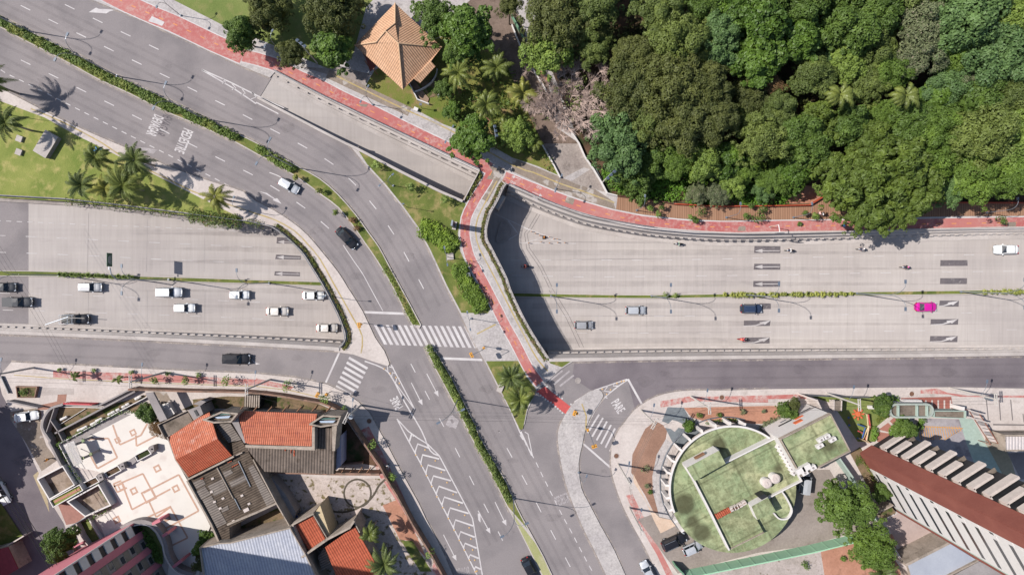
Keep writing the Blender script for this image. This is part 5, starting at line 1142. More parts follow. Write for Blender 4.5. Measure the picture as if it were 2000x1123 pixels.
def crown_mesh(sp, seed, R_=5.0):
    size, nb, br_, nc, flat, asp = SP[sp]; rg = random.Random(seed * 31 + hash(sp[0]) % 7 + len(sp)); rg = random.Random(seed * 101 + sum(map(ord, sp)))
    g = MB(); blobs = []; size *= .84; nc = int(nc * 1.45)
    lob = [(rg.uniform(0, 6.28), rg.uniform(.05, .3), k) for k in (2, 3, 5)]
    for i in range(nb):
        u = 2.39996 * i + rg.uniform(-.25, .25); rad = math.sqrt((i + .5) / nb)
        ed = 1 + sum(a * math.cos(k * (u) + p) for p, a, k in lob) * .6
        rr = rad * R_ * (1 - br_ * .75) * ed
        h = flat * R_ * (math.sqrt(max(0, 1 - rad * rad * .92))) + rg.gauss(0, .13) * R_
        blobs.append(((rr * math.cos(u), rr * math.sin(u), h), br_ * R_ * rg.uniform(.5, 1.35)))
    tot = sum(b[1] ** 2 for b in blobs)
    for c, r_ in blobs: cards(g, c, int(nc * r_ * r_ / tot), r_, size, asp, rg)
    for _ in range(26):
        u = rg.uniform(0, 6.28); rr = R_ * rg.uniform(.82, 1.12) * (1 + sum(a * math.cos(k * u + p) for p, a, k in lob) * .6); cards(g, (rr * math.cos(u), rr * math.sin(u), flat * R_ * rg.uniform(.1, .5)), 34, R_ * .09, size, asp, rg)
    # inner mass of older foliage that closes the crown
    n = 14; k = 5; base = len(g.v)
    for i in range(k):
        th = math.pi / 2 * i / (k - 1) * 1.15
        for j in range(n):
            u = 2 * math.pi * j / n; ed = 1 + sum(a * math.cos(kk * u + p) for p, a, kk in lob) * .6
            rr = R_ * .62 * math.sin(th) * ed * rg.uniform(.9, 1.05); g.v.append((rr * math.cos(u), rr * math.sin(u), flat * R_ * .72 * math.cos(th) + rg.uniform(-.2, .2)))
    for i in range(k - 1):
        for j in range(n): a = base + i * n + j; b = base + i * n + (j + 1) % n; g.f.append((a, a + n, b + n, b)); g.m.append(0)
    me = bpy.data.meshes.new("crown_" + sp); me.from_pydata(g.v, [], g.f); me.materials.append(LM[sp]); me.update()
    return me
CROWN = {}
def trunk_mesh(R_=5.0, h=7.0, rg=random.Random(5)):
    g = MB(); g.tube([(0, 0, 0), (.1, .05, h * .45), (0, .1, h * .7)], .3, .2, n=8)
    for i in range(7):
        a = i * .9; g.tube([(0, .1, h * (.5 + .03 * i)), (R_ * .3 * math.cos(a), R_ * .3 * math.sin(a), h * .8), (R_ * .62 * math.cos(a + .2), R_ * .62 * math.sin(a + .2), h * .98)], .13, .05, n=5)
    me = bpy.data.meshes.new("trunk"); me.from_pydata(g.v, [], g.f); me.materials.append(bark); me.update(); return me
TR = trunk_mesh()
TREES = []
def tree(x, y, rpx, sp, label, h=9.0, group=None, z0=.15, name="tree", cat="tree"):
    """x, y, rpx: crown centre and radius in the photo; h: level of the crown's widest part"""
    key = (sp, rnd.randrange(3))
    if key not in CROWN: CROWN[key] = crown_mesh(*key)
    w = W(x, y, h); R_ = rpx * (H - h) / F; sc = R_ / 5.0
    root = empty(name, (w[0], w[1], z0), rnd.uniform(0, 6.28), label, cat, group)
    c = bpy.data.objects.new("crown", CROWN[key]); COL.objects.link(c); c.parent = root; c.location = (0, 0, h - z0 - R_ * .25); c.scale = (sc, sc, sc * rnd.uniform(.85, 1.15))
    tk = bpy.data.objects.new("trunk", TR); COL.objects.link(tk); tk.parent = root; tk.scale = (sc, sc, (h - z0) / 7.0)
    TREES.append((x, y, rpx)); return root
GW = "broadleaf trees of the woodland"
WOOD = [
 (1085, 42, 66, 'dark', 10, "large dark olive tree beside the upper woodland path"), (1162, 18, 48, 'olive', 10, "olive tree at the top edge left of the black gap in the canopy"), (1070, 102, 50, 'lime', 8, "bright yellow-green spreading tree beside the wall of the woodland path"),
 (1160, 98, 34, 'olive', 8, "pointed olive tree just above the bare grey tree"), (1152, 60, 40, 'dark', 8, "dark olive tree between the bright spreading tree and the canopy gap"), (1290, 28, 50, 'olive', 11, "light olive tree at the top edge right of the black canopy gap"),
 (1322, 82, 58, 'olive', 11, "broad olive domed tree beside a bluish one, right of the canopy gap"), (1402, 76, 48, 'blue', 11, "bluish-green domed tree with a black hole on its right"), (1372, 8, 40, 'mid', 10, "medium green tree at the top edge above the bluish dome"),
 (1430, 25, 42, 'bright', 10, "deep green tree touching the top edge above the black hole"), (1485, 50, 58, 'bright', 11, "glossy deep green tree with broad leaves near the top middle of the wood"), (1480, 118, 52, 'bright', 10, "glossy deep green tree just below the other broad-leaved one"),
 (1375, 112, 36, 'olive', 9, "small olive tree under the broad olive dome"), (1240, 110, 42, 'dark', 9, "dark tree on the left shoulder of the big olive mass"), (1232, 180, 62, 'dark', 9, "dark olive tree right behind the bare grey tree"),
 (1305, 165, 66, 'dark', 10, "dark olive tree filling the middle of the dark mass"), (1375, 165, 48, 'dark', 10, "dark twiggy tree left of the deep shade in mid-wood"), (1335, 235, 66, 'dark', 9, "dark olive tree above the lime shrubs near the boardwalk"),
 (1395, 230, 46, 'dark', 9, "dark olive tree at the right foot of the dark mass"), (1262, 235, 44, 'olive', 8, "olive tree tucked between the dark mass and the bushy blue-green tree"), (1208, 282, 62, 'blue', 7, "bushy blue-green tree leaning over the white path wall"),
 (1270, 318, 34, 'mid', 4, "rounded green bush below the blue-green tree by the path"), (1320, 308, 44, 'fresh', 5, "fresh green bushy tree above the boardwalk's left half"), (1372, 318, 40, 'lime', 5, "lime bushy tree in the middle of the boardwalk thicket"),
 (1425, 310, 34, 'bright', 5, "glossy bush with whorled leaves above the boardwalk"), (1400, 376, 26, 'grey', 2.6, "silvery grey bush beside the boardwalk rail"), (1360, 380, 22, 'grey', 2.4, "smaller silvery grey bush left of the other beside the boardwalk"),
 (1488, 275, 50, 'olive', 8, "olive tree above the fern-like thicket in mid-wood"), (1490, 372, 22, 'blue', 2.5, "bluish shrub right at the boardwalk rail"), (1462, 185, 42, 'dark', 7, "shaded dark tree in the deep gap of mid-wood"),
 (1452, 235, 32, 'olive', 6, "small olive tree in the shade right of the dark mass"), (1512, 172, 26, 'rust', 8, "rusty brown withered tree near the left palm of the wood"), (1520, 215, 38, 'olive', 8, "olive tree with loose foliage below the rusty one"),
 (1560, 75, 44, 'bright', 11, "deep green broad-leaved tree right of the pair near the top"), (1570, 20, 50, 'mid', 11, "medium green tree at the top edge above the deep green one"), (1620, 100, 36, 'blue', 8, "shaded bluish tree left of the yellowish tree"),
 (1655, 60, 56, 'mid', 11, "large medium green tree with glints near the top right"), (1650, 125, 40, 'lime', 9, "yellowish green tree in the middle of the right-hand wood"), (1588, 148, 46, 'olive', 9, "soft pale olive tree above the left palm"),
 (1715, 22, 46, 'mid', 11, "medium green tree at the top edge above the small black hole"), (1705, 100, 44, 'olive', 9, "olive tree right of the yellowish green one"), (1735, 140, 44, 'fresh', 9, "fresh green tree above the right palm"),
 (1800, 55, 52, 'grey', 11, "greyish pink-tinged tree near the top right of the wood"), (1790, 110, 44, 'grey', 10, "grey-green tree below the pinkish one"), (1875, 35, 74, 'blue', 12, "very large smooth blue-green tree at the top right"),
 (1965, 42, 50, 'lime', 11, "lime tree in the top right corner"), (1850, 100, 46, 'fresh', 10, "fresh green tree between the grey one and the smooth dome"), (1945, 115, 68, 'blue', 11, "smooth blue-green dome at the right edge"),
 (1850, 165, 44, 'blue', 9, "mottled blue-green tree below the fresh green one"), (1880, 150, 30, 'grey', 9, "small greyish tree against the smooth dome's left side"), (1830, 190, 36, 'bright', 8, "glossy tree right of the right palm"),
 (1905, 200, 48, 'mid', 9, "medium green tree below the smooth dome"), (1970, 190, 44, 'olive', 10, "olive tree at the right edge below the smooth dome"), (1690, 165, 40, 'olive', 8, "olive tree between the two palms"),
 (1655, 245, 40, 'mid', 8, "green tree below the left palm beside the dark hollow"), (1600, 245, 44, 'rain', 8, "feathery tree left of the dark hollow"), (1555, 262, 44, 'mid', 8, "medium green tree left of the feathery one"),
 (1770, 240, 48, 'mid', 8, "tree standing in the right palm's shadow"), (1720, 225, 32, 'fresh', 7, "small fresh tree under the right palm's trunk"), (1575, 290, 42, 'mid', 7, "bushy tree above the bare soil patch"),
 (1545, 335, 40, 'bright', 4, "bright bushes left of the bare soil patch"), (1510, 350, 34, 'fresh', 4, "bright green bush just left of the patch, nearer the rail"), (1830, 255, 50, 'fresh', 9, "fresh green tree right of the palm shadow"),
 (1905, 268, 62, 'olive', 10, "broad feathery olive tree at the right of the wood"), (1975, 262, 56, 'lime', 10, "feathery yellow-green tree at the right edge"), (1900, 335, 58, 'fresh', 8, "streaky fresh green tree overhanging the boardwalk at right"),
 (1972, 340, 56, 'fresh', 8, "streaky fresh green tree at the right edge above the boardwalk"), (1850, 370, 36, 'blue', 6, "bluish bush between the giant tree and the streaky one"), (1815, 315, 50, 'fresh', 8, "fresh green tree against the giant tree's right side"),
 (1700, 285, 48, 'rain', 9, "upper left lobe tree behind the giant spreading tree"), (1712, 350, 88, 'rain', 8.5, "giant spreading mid-green tree overhanging the cycle path"), (1770, 345, 72, 'rain', 8.5, "giant spreading tree's right-hand neighbour over the boardwalk"),
 (1655, 352, 62, 'rain', 8.2, "giant spreading tree's left-hand neighbour over the boardwalk"), (1735, 420, 42, 'rain', 7.5, "leafy tree hanging furthest out over the sunken road"), (1690, 415, 40, 'rain', 7.5, "leafy tree over the cycle path, left of the one furthest out"),
 (1520, -25, 60, 'mid', 11, "tree crown cut by the top edge near the middle of the wood"), (1640, -20, 60, 'mid', 11, "tree crown cut by the top edge, right of the middle"), (1780, -25, 60, 'olive', 11, "olive crown cut by the top edge above the pinkish tree"),
 (1430, 360, 30, 'lime', 3, "feathery lime bush above the boardwalk, right of the silvery ones"), (1455, 330, 34, 'fresh', 4, "feathery fresh bush behind the lime one above the boardwalk"), (1240, 352, 40, 'mid', 2.5, "low green bush at the path corner above the boardwalk")]
for x, y, r_, sp, h, l in WOOD: tree(x, y, r_, sp, l, h, GW)
rg2 = random.Random(3)
for i in range(60):                                       # lower trees that close the canopy outside and between
    x, y = rg2.uniform(1075, 2250), rg2.uniform(-180, 330)
    if 1180 < x < 1275 and -30 < y < 110: continue
    if x < 1160 and y > 110 and y < 260: continue
    inside = 1060 < x < 2010 and y > -10
    if inside: continue
    tree(x, y, rg2.uniform(48, 66), rg2.choice(['mid', 'olive', 'fresh', 'blue', 'dark']), "crown of the wood continuing beyond the photo's edge", 9.5, "woodland beyond the frame")
# trees of the park around the pavilion
GP = "trees of the park"
for x, y, r_, sp, h, l in ((526, 24, 46, 'dark', 4, "dark feathery tree on the park lawn at the top"), (650, 30, 55, 'dark', 5, "dark broad tree left of the tiled roof"), (650, 95, 40, 'bright', 5, "bright green round tree left of the tiled roof's lower corner"),
                           (694, 2, 26, 'dark', 5, "dark tree behind the tiled roof's peak"), (850, 40, 42, 'mid', 6, "round green tree covering the tiled roof's right side"), (912, 58, 50, 'bright', 8, "large bright-leaved tree right of the tiled roof"), (900, 100, 34, 'mid', 6, "green tree at the roof's right eave above the palms"),
                           (474, 70, 33, 'mid', 5, "small dark-green tree beside the cycle path near the top"), (571, 107, 28, 'dark', 4, "small tree with pale blossoms beside the cycle path"), (922, 273, 42, 'bright', 5, "round dense bush-like tree at the path junction"),
                           (995, 8, 26, 'dark', 8, "dark tree at the top edge beside the cobbled path"), (1010, 262, 34, 'lime', 4, "yellow-green bushy tree near the path junction"), (885, 218, 18, 'bright', 2.5, "small bright shrub below the pavilion's ramp"), (870, 175, 20, 'mid', 3, "small green tree beneath the pavilion ramp end")):
    tree(x, y, r_, sp, l, h, GP)
GS = "garden trees of the lower blocks"
for x, y, r_, sp, h, l in ((1652, 985, 52, 'mid', 6.0, "large light green tree in the yard between the green building and the tower"), (1702, 1066, 46, 'fresh', 5.5, "broad light green tree near the bottom edge beside the white wall"),
                           (120, 1060, 32, 'mid', 5.0, "clipped dense light green tree on the side street"), (1722, 962, 18, 'mid', 3, "small leafy tree at the tower's foot"), (1530, 800, 15, 'mid', 2.5, "dark clipped bush beside the white sign wall"), (1550, 790, 14, 'dark', 2.5, "dark clipped bush at the tip of the white sign wall"),
                           (1545, 808, 14, 'mid', 2.5, "dark green bush in the middle of the clump by the white wall"), (1345, 830, 12, 'bright', 1, "bright round agave-like bush beside the grey patio"), (1722, 790, 20, 'mid', 3, "leafy bush above the oval guardhouse's left end"),
                           (1765, 835, 22, 'mid', 3, "spiky green bush in the round planter below the oval guardhouse"), (404, 1049, 15, 'bright', 2, "round clipped bush beside the corrugated roof"), (392, 1070, 15, 'bright', 2.5, "green bush against the blue metal roof's corner"), (400, 1098, 22, 'dark', 3, "dark shaded bushes along the blue metal roof"),
                           (292, 806, 22, 'mid', 2.2, "leafy green shrubs at the top of the white plaza"), (308, 835, 20, 'rust', 2, "reddish dry shrub on the white plaza's right edge"), (1640, 1090, 0.1, 'mid', 1, "x"),
                           (-178, 862, 62, 'mid', 9, "tree beyond the left edge that shades the side street"), (-190, 935, 46, 'mid', 9, "second tree beyond the left edge over the side street")):
    if label_ok := (l != "x"): tree(x, y, r_, sp, l, h, GS)
# shadows on the street at lower left come from a tree standing just outside
# ---------------------------------------------------------------- bare grey tree
def bare_tree():
    rg = random.Random(11); x, y, h = 1115, 190, 7.5; w = W(x, y, h); root = empty("bare_tree", (w[0], w[1], .15), 0, "leafless grey tree with tangled branches above the woodland path", "tree")
    g = MB(); tips = []
    for i in range(26):
        a = i * 2 * math.pi / 26 + rg.uniform(-.2, .2); r_ = rg.uniform(2.6, 8.2)
        p1 = Vector((r_ * .35 * math.cos(a), r_ * .35 * math.sin(a), 5 + rg.uniform(-.5, 1))); p2 = Vector((r_ * math.cos(a + .2), r_ * math.sin(a + .2), 7 + rg.uniform(-1, 1)))
        g.tube([(0, 0, 2.5), p1, p2], .13, .06, n=5); tips += [(p1, a), (p1.lerp(p2, .5), a), (p2, a)]
    for p, a in tips:
        for _ in range(12):
            b = a + rg.uniform(-1.5, 1.5); l = rg.uniform(.8, 1.9)
            q1 = p + Vector((l * .5 * math.cos(b), l * .5 * math.sin(b), rg.uniform(0, .6))); q2 = q1 + Vector((l * .6 * math.cos(b + rg.uniform(-.7, .7)), l * .6 * math.sin(b + rg.uniform(-.7, .7)), rg.uniform(-.1, .6)))
            g.tube([p, q1, q2], .06, .025, n=3)
            for _ in range(4):
                c = b + rg.uniform(-1.4, 1.4); g.tube([q1, q1 + Vector((.7 * math.cos(c), .7 * math.sin(c), rg.uniform(0, .5)))], .035, .018, n=3)
    g.build("branches", plain("weathered_branches", S(198, 174, 162), .9), root)
    g = MB(); g.tube([(0, 0, 0), (.1, 0, 2.6)], .3, .22, n=8); g.build("trunk", palebark, root)
    g = MB()
    for _ in range(40): a = rg.uniform(0, 6.28); r_ = rg.uniform(.5, 6); cards(g, (r_ * math.cos(a), r_ * math.sin(a), 6 + rg.uniform(-1, .6)), 12, .6, .22, 2, rg)
    g.build("sparse_leaves", LM['olive'], root)
bare_tree()
# ---------------------------------------------------------------- palms
frond_g = {'g': leaf_mat("palm_frond_green", (124, 136, 68), .4, .45), 'y': leaf_mat("palm_frond_yellowish", (156, 158, 80), .4, .45), 'd': leaf_mat("palm_frond_dark", (112, 126, 72), .4, .45)}
def palm_mesh(seed, L=3.4, n=17, droop=1.0, m='g', wind=.35):
    rg = random.Random(seed); g = MB()
    for i in range(n):
        a = i * 2.39996 + rg.uniform(-.2, .2); el = rg.uniform(-.15, 1.1); l = L * rg.uniform(.6, 1.15)
        pts = []; p = Vector((0, 0, .1)); d = Vector((math.cos(a) * math.cos(el), math.sin(a) * math.cos(el), math.sin(el)))
        for k in range(9):
            pts.append(p.copy()); p = p + d * (l / 8); d = (d + Vector((wind * .10, -.02, -.22 * droop * (.5 + k / 8)))).normalized()
        g.tube(pts, .045, .015, n=4)
        for k in range(1, 9):
            for j in (0, .25, .5, .75):
                if k + j > 8: continue
                i0 = min(7, int(k + j - .001)); fr = (k + j) - i0; c = pts[i0].lerp(pts[min(8, i0 + 1)], min(1, fr)); t_ = (pts[min(8, i0 + 1)] - pts[i0]).normalized()
                sd = t_.cross(Vector((0, 0, 1))).normalized(); up = sd.cross(t_)
                ll = rg.uniform(.5, .8) * math.sin(math.pi * min(.97, (k + j) / 9 + .12)) ** .6
                for s_ in (-1, 1):
                    dd = (sd * s_ * .85 + t_ * .55 - up * rg.uniform(.15, .5)).normalized()
                    tip = c + dd * ll + Vector((0, 0, -.15)); mid = c + dd * ll * .5 + t_ * .05
                    w_ = .05; g.add([c - t_ * w_, mid - t_ * w_ * .9, tip, mid + t_ * w_ * .9, c + t_ * w_], [(0, 1, 3, 4), (1, 2, 3)])
    me = bpy.data.meshes.new("palm_crown"); me.from_pydata(g.v, [], g.f); me.materials.append(frond_g[m]); me.update(); return me
PM = {k: palm_mesh(*k) for k in ((1, 3.5, 25, 1.15, 'd'), (2, 3.4, 23, 1.15, 'y'), (3, 3.9, 28, 1.05, 'g'), (4, 3.6, 25, 1.4, 'g'), (5, 2.2, 9, 1.2, 'g'), (6, 3.1, 19, 1.7, 'g'))}
PK = list(PM)
def palm(x, y, h, k, sc, label, base=None, z0=.15, group="coconut palms", cat="palm tree"):
    w = W(x, y, h); b = W(*base, 0) if base else (w[0], w[1], 0)
    root = empty("palm_tree", (b[0], b[1], z0), 0, label, cat, group)
    dx, dy = w[0] - b[0], w[1] - b[1]
    g = MB(); g.tube([(dx * u ** 1.4, dy * u ** 1.4, (h - z0) * u) for u in (0, .25, .5, .75, 1)], .17 * sc + .03, .11 * sc + .02, n=8); g.build("trunk", palebark, root)
    c = bpy.data.objects.new("crown", PM[PK[k]]); COL.objects.link(c); c.parent = root; c.location = (dx, dy, h - z0); c.rotation_euler = (0, 0, rnd.uniform(0, 6.28) if k not in (5,) else .3); c.scale = (sc,) * 3
    g = MB()
    for i in range(5): a = i * 1.26; g.box((dx + .22 * math.cos(a), dy + .22 * math.sin(a), h - z0 - .15), (.2, .2, .24), rz=a)
    g.build("coconut", plain("green_coconut", S(170, 160, 90), .6), root)
GA = "coconut palms on the lawn above the sunken road"
for x, y, h, k, sc, l in ((186, 308, 5.0, 3, .95, "palm standing over the crumpled blue sheet, uppermost left of the lawn group"), (265, 312, 5.5, 0, 1.0, "dark palm nearest the avenue in the lawn group"), (160, 362, 5.0, 0, .9, "leftmost dark palm of the lawn group"), (205, 368, 5.0, 1, .9, "yellowish palm between two dark ones in the lawn group"),
                          (240, 362, 5.8, 2, 1.15, "biggest palm at the heart of the lawn group"), (422, 385, 5.0, 1, .95, "lone yellowish palm by the narrow end of the lawn"), (12, 240, 5.5, 0, 1.0, "palm cut by the left edge on the lawn"), (-25, 160, 6.5, 2, 1.1, "palm beyond the left edge shading the avenue kerb")):
    palm(x, y, h, k, sc, l, None, .15, GA)
GB = "palms beside the pavilion"
for x, y, h, k, sc, l in ((895, 142, 6, 2, .95, "feathery palm just below the bright-leaved park tree"), (970, 132, 6, 3, 1.0, "palm beside the woodland path's upper stretch"), (950, 205, 6, 3, 1.0, "windblown palm in the middle of the pavilion garden"), (1022, 182, 6, 1, 1.0, "yellowish palm touching the bare grey tree"), (985, 245, 4, 4, .9, "small palm beside the round bush"), (1045, 280, 4, 4, .8, "small palm leaning toward the woodland path")):
    palm(x, y, h, k, sc, l, None, .15, GB)
palm(1640, 186, 13, 5, 1.05, "left windblown palm rising above the wood", (1590, 236)); palm(1768, 188, 13, 5, 1.05, "right windblown palm with a slanting pale trunk above the wood", (1712, 222))
for x, y, h, k, sc, l in ((1015, 780, 5, 3, 1.0, "palm on the lawn beside the frontage road corner"), (998, 735, 5, 0, .85, "dark palm on the lawn just south of the crossing"), (722, 1042, 5.5, 5, .8, "yellowish palm leaning over the weedy yard"), (750, 1100, 5.5, 0, 1.0, "bushy palm near the bottom edge beside the tiled roof"), (1720, 1118, 5, 0, 1.0, "palm cut by the bottom edge below the light green tree"),
                          (145, 735, 2.5, 4, .55, "young palm on the left footway in front of the planter"), (230, 740, 2.5, 4, .5, "young palm on the left footway near the plaza wall")):
    palm(x, y, h, k, sc, l, None, .15, "scattered palms")
g = MB(); p_ = W(190, 296, .16)
for i in range(5): g.tube([(p_[0] + .3 * math.cos(i * 1.3), p_[1] + .3 * math.sin(i * 1.3), .25), (p_[0] + 1.1 * math.cos(i * 1.3 + .5), p_[1] + .9 * math.sin(i * 1.3 + .5), .3)], .22, .08, n=5)
g.build("tarpaulin", plain("bright_blue_sheet", S(84, 158, 214), .6), None, "crumpled bright blue sheet on the lawn under the uppermost palm", "tarpaulin")
# ---------------------------------------------------------------- hedges, shrubs, climbers
def hedge(pts, width, h, label, mk_, dens=1.0, z0=.18, proj=None, size=.2, name="hedge", cat="hedge", gaps=0.0, red=None, kind=None, blob=.55):
    rg = random.Random(len(label) * 7 + int(pts[0][0])); g = MB(); w_ = width
    c0 = (proj or W)(*pts[len(pts) // 2], z0); root = None
    for x, y, a in walk(sm(pts, 3), 5.0):
        if rg.random() < gaps: continue
        for _ in range(max(1, int(w_ / 4))):
            ofs = rg.uniform(-.5, .5) * max(0, w_ - 4)
            x2, y2 = x - math.sin(a) * ofs + rg.uniform(-1, 1), y + math.cos(a) * ofs
            p = (proj or W)(x2, y2, z0); r_ = rg.uniform(.7, 1.25) * blob
            cards(g, (p[0], p[1], p[2] + h * rg.uniform(.55, .9) - r_ * .4), int(26 * dens * r_ / .55), r_, size, 1.6, rg)
    g.v = [(v[0] - c0[0], v[1] - c0[1], v[2] - c0[2]) for v in g.v]
    if kind == 'stuff':
        o = g.build(name, mk_, None, label, cat, kind='stuff'); o.location = c0; return o
    o = g.build(name, mk_, None, label, cat); o.location = c0; return o
mid1 = [((a[0] + b[0]) / 2, (a[1] + b[1]) / 2) for a, b in zip(walk(medR, 10), walk(medL, 10))]
hm = leaf_mat("hedge_leaves", (124, 148, 70), .4, .6, None, S(168, 176, 88)); hy = leaf_mat("yellow_green_shrub", (156, 164, 84), .45); hd_ = leaf_mat("median_shrub", (136, 154, 80), .45)
hedge(mid1[:62], 15, 1.0, "long clipped green hedge on the upper avenue median", hm, 1.6)
hedge(t(0, 0, 130, 225, 210, 285), 10, 1.3, "yellow-flowering shrubs in the upper median hedge", hy, 1.2, name="shrub", cat="shrub")
mid2 = [((a[0] + b[0]) / 2, (a[1] + b[1]) / 2) for a, b in zip(walk(med2R, 10), walk(med2L, 10))]
hedge(mid2[:35], 11, .95, "green hedge on the lower avenue median below the crossing", hd_, 1.5)
hedge(t(1, 1, 1000, 960, 1060, 1060) + t(1, 2, 1110, 40, 1245, 290), 7, .5, "low grassy hedge on the median just above the crossing", hm, 1.0, size=.14)
hedge(t(1, 1, 20, 40, 150, 120, 300, 210), 14, .9, "last dense stretch of hedge before the open median lawn", hm, 1.3)
fl = leaf_mat("flowering_edge_leaves", (122, 134, 66), .4, .7, S(196, 110, 96))
for c_ in (band(off(curveW, -.75 * M10)[4:], 7), band(off(riverEs, .85 * M10)[1:], 6), band(t(1, 1, 1760, 235, 1625, 450), 10)): lay("planting_soil", c_, leaf_litter, .17)
hedge(off(curveW, -.7 * M10)[4:], 7, .4, "flowering plant strip along the left parapet of the bridge", fl, 1.6, size=.13, blob=.38)
hedge(off(riverEs, .85 * M10)[1:], 5, .25, "flowering plant strip along the right parapet of the bridge", fl, 1.6, size=.13, blob=.38)
hedge(t(1, 1, 1760, 235, 1700, 340, 1650, 440), 9, .5, "flowering plant strip at the lower end of the slip ramp", fl, 1.1, size=.13, blob=.32)
boug = leaf_mat("bougainvillea", (112, 132, 68), .4, .7, S(206, 96, 104))
hedge(off(holeWN[3:], .1 * M10) , 14, .25, "straggly flowering creeper hanging over the sunken road's wall below the palms", boug, .32, gaps=.25, size=.16, blob=.6, name="creeper", cat="creeper", z0=.35)
hedge(t(0, 1, 1500, 560, 1650, 590, 1880, 615), 26, .9, "dense creeper clump at the narrow end of the palm lawn", boug, .8, size=.18, name="creeper", cat="creeper")
hedge(t(1, 1, 1300, 660, 1400, 700, 1500, 770, 1540, 820), 34, 1.1, "leafy green shrubs in the middle of the triangular lawn", leaf_mat("shrub_leaves_green", (140, 168, 64), .4), 1.2, size=.22, name="shrub", cat="shrub", blob=.7)
hedge(t(1, 1, 1600, 960, 1620, 1080) + t(1, 2, 1700, 60, 1760, 150), 30, 1.2, "leafy green shrubs at the lower tip of the triangular lawn", leaf_mat("shrub_leaves_deep", (128, 156, 62), .4), 1.2, size=.22, name="shrub", cat="shrub", blob=.75)
def shrub(x, y, rpx, h, m, label, n=260, size=.16, group=None, z0=.16, proj=W, name="shrub", cat="shrub", flat=.6):
    rg = random.Random(int(x * 7 + y)); p = proj(x, y, z0); r_ = rpx / M10; g = MB()
    for i in range(7):
        a = rg.uniform(0, 6.28); q_ = rg.uniform(0, .55) * r_
        cards(g, (q_ * math.cos(a), q_ * math.sin(a), h * rg.uniform(.5, .85)), n // 7, r_ * rg.uniform(.4, .6), size, 1.6, rg)
    root = empty(name, p, 0, label, cat, group); g.build("foliage", m, root)
    g = MB(); g.tube([(0, 0, -.05), (0, 0, h * .7)], .05, .03, n=5); g.build("stem", bark, root)
shr = leaf_mat("young_tree_leaves", (150, 172, 92), .35)
for x, y, r_, h, l in ((739, 324, 11, 2.2, "yellow-green young tree at the top of the triangular lawn"), (806, 368, 13, 2.5, "young leafy tree in the upper middle of the triangular lawn"), (871, 392, 13, 2.5, "young leafy tree near the ramp end on the triangular lawn")):
    shrub(x, y, r_, h, shr, l, 160, .2, "young trees on the triangular lawn", name="young_tree", cat="young tree")
for x, y, r_, m, l in ((628, 375, 9, hy, "bright yellow-green young tree on the median"), (660, 416, 7, hm, "small green young tree on the median below the yellow-green one"), (690, 430, 10, LM['rust'], "dry brownish shrub on the median"), (698, 445, 9, LM['rust'], "lower dry brownish shrub on the median"), (582, 348, 9, hy, "light green shrub where the median hedge thins out")):
    shrub(x, y, r_, 2.0 if m is not LM['rust'] else .8, m, l, 150, .18, "young plants on the median", z0=.2)
for i, (x, y) in enumerate(t(0, 0, 470, 350, 660, 450, 800, 500, 1390, 805, 1570, 870, 1690, 930, 1890, 1010)): pass
for x, y, l in ((668, 380, "dark young tree shading the right carriageway from the median, upper"), (695, 405, "dark young tree shading the right carriageway from the median, middle"), (727, 440, "dark young tree shading the right carriageway from the median, lower")): pass
ft = leaf_mat("footway_tree_leaves", (132, 160, 74), .4)
for x, y, r_, l in ((120, 720, 6, "tiny shrub on the footway kerb nearest the left corner"), (186, 722, 6, "tiny shrub on the kerb between the two young palms"), (259, 726, 6, "tiny shrub on the kerb beside the plaza pole"), (312, 740, 9, "sparse young tree on the red footway right of the plaza pole"), (331, 730, 6, "tiny shrub on the kerb above the brick wall"),
                    (371, 740, 10, "sparse young tree on the red footway above the grey terraces"), (390, 732, 7, "small bush on the kerb above the grey terraces"), (449, 740, 14, "bushy bright young tree on the red footway"), (568, 748, 14, "young tree with dark foliage on the footway left of the crossing"), (641, 772, 13, "young tree in front of the orange traffic light"),
                    (678, 798, 13, "young tree beside the corner transformer pole"), (732, 862, 12, "light green young tree on the shaded red footway"), (769, 926, 11, "young tree halfway down the shaded red footway"), (842, 1073, 12, "young tree low on the shaded red footway near the bottom")):
    shrub(x, y, r_, 2.4 if r_ > 8 else .7, ft, l, 170 if r_ > 8 else 70, .17, "young trees on the left-hand footway", name="young_tree", cat="young tree")
for x, y, r_, l in ((1265, 408, 9, "thin young tree at the boardwalk's left end"), (1288, 407, 8, "small young tree right of the thin one on the boardwalk"), (1282, 421, 9, "young tree on the boardwalk edge beside the cycle path"), (1346, 426, 9, "leafy young tree at the cycle path edge, left"), (1366, 416, 12, "leafy young tree in the boardwalk's middle planter"), (1355, 432, 8, "low young tree leaning over the cycle path"),
                    (1452, 423, 12, "leafy young tree on the boardwalk beside the single lamp"), (1475, 428, 14, "bushy young tree on the boardwalk edge"), (1482, 414, 12, "dense young tree right of the lamp on the boardwalk"), (1565, 418, 8, "sparse young tree left of the strolling pair"), (1585, 425, 9, "sparse young tree right beside the strolling pair"), (1560, 438, 5, "tiny shrub on the cycle path's edge"),
                    (1943, 432, 12, "small dense tree standing on the cycle path near the right edge"), (1462, 404, 8, "young tree against the red boardwalk rail"), (1277, 395, 7, "young shrub against the boardwalk rail")):
    shrub(x, y, r_, 2.0 if r_ > 6 else .5, LM['mid'] if r_ != 9 else ft, l, 150, .18, "young trees along the boardwalk", z0=.19, name="young_tree", cat="young tree")
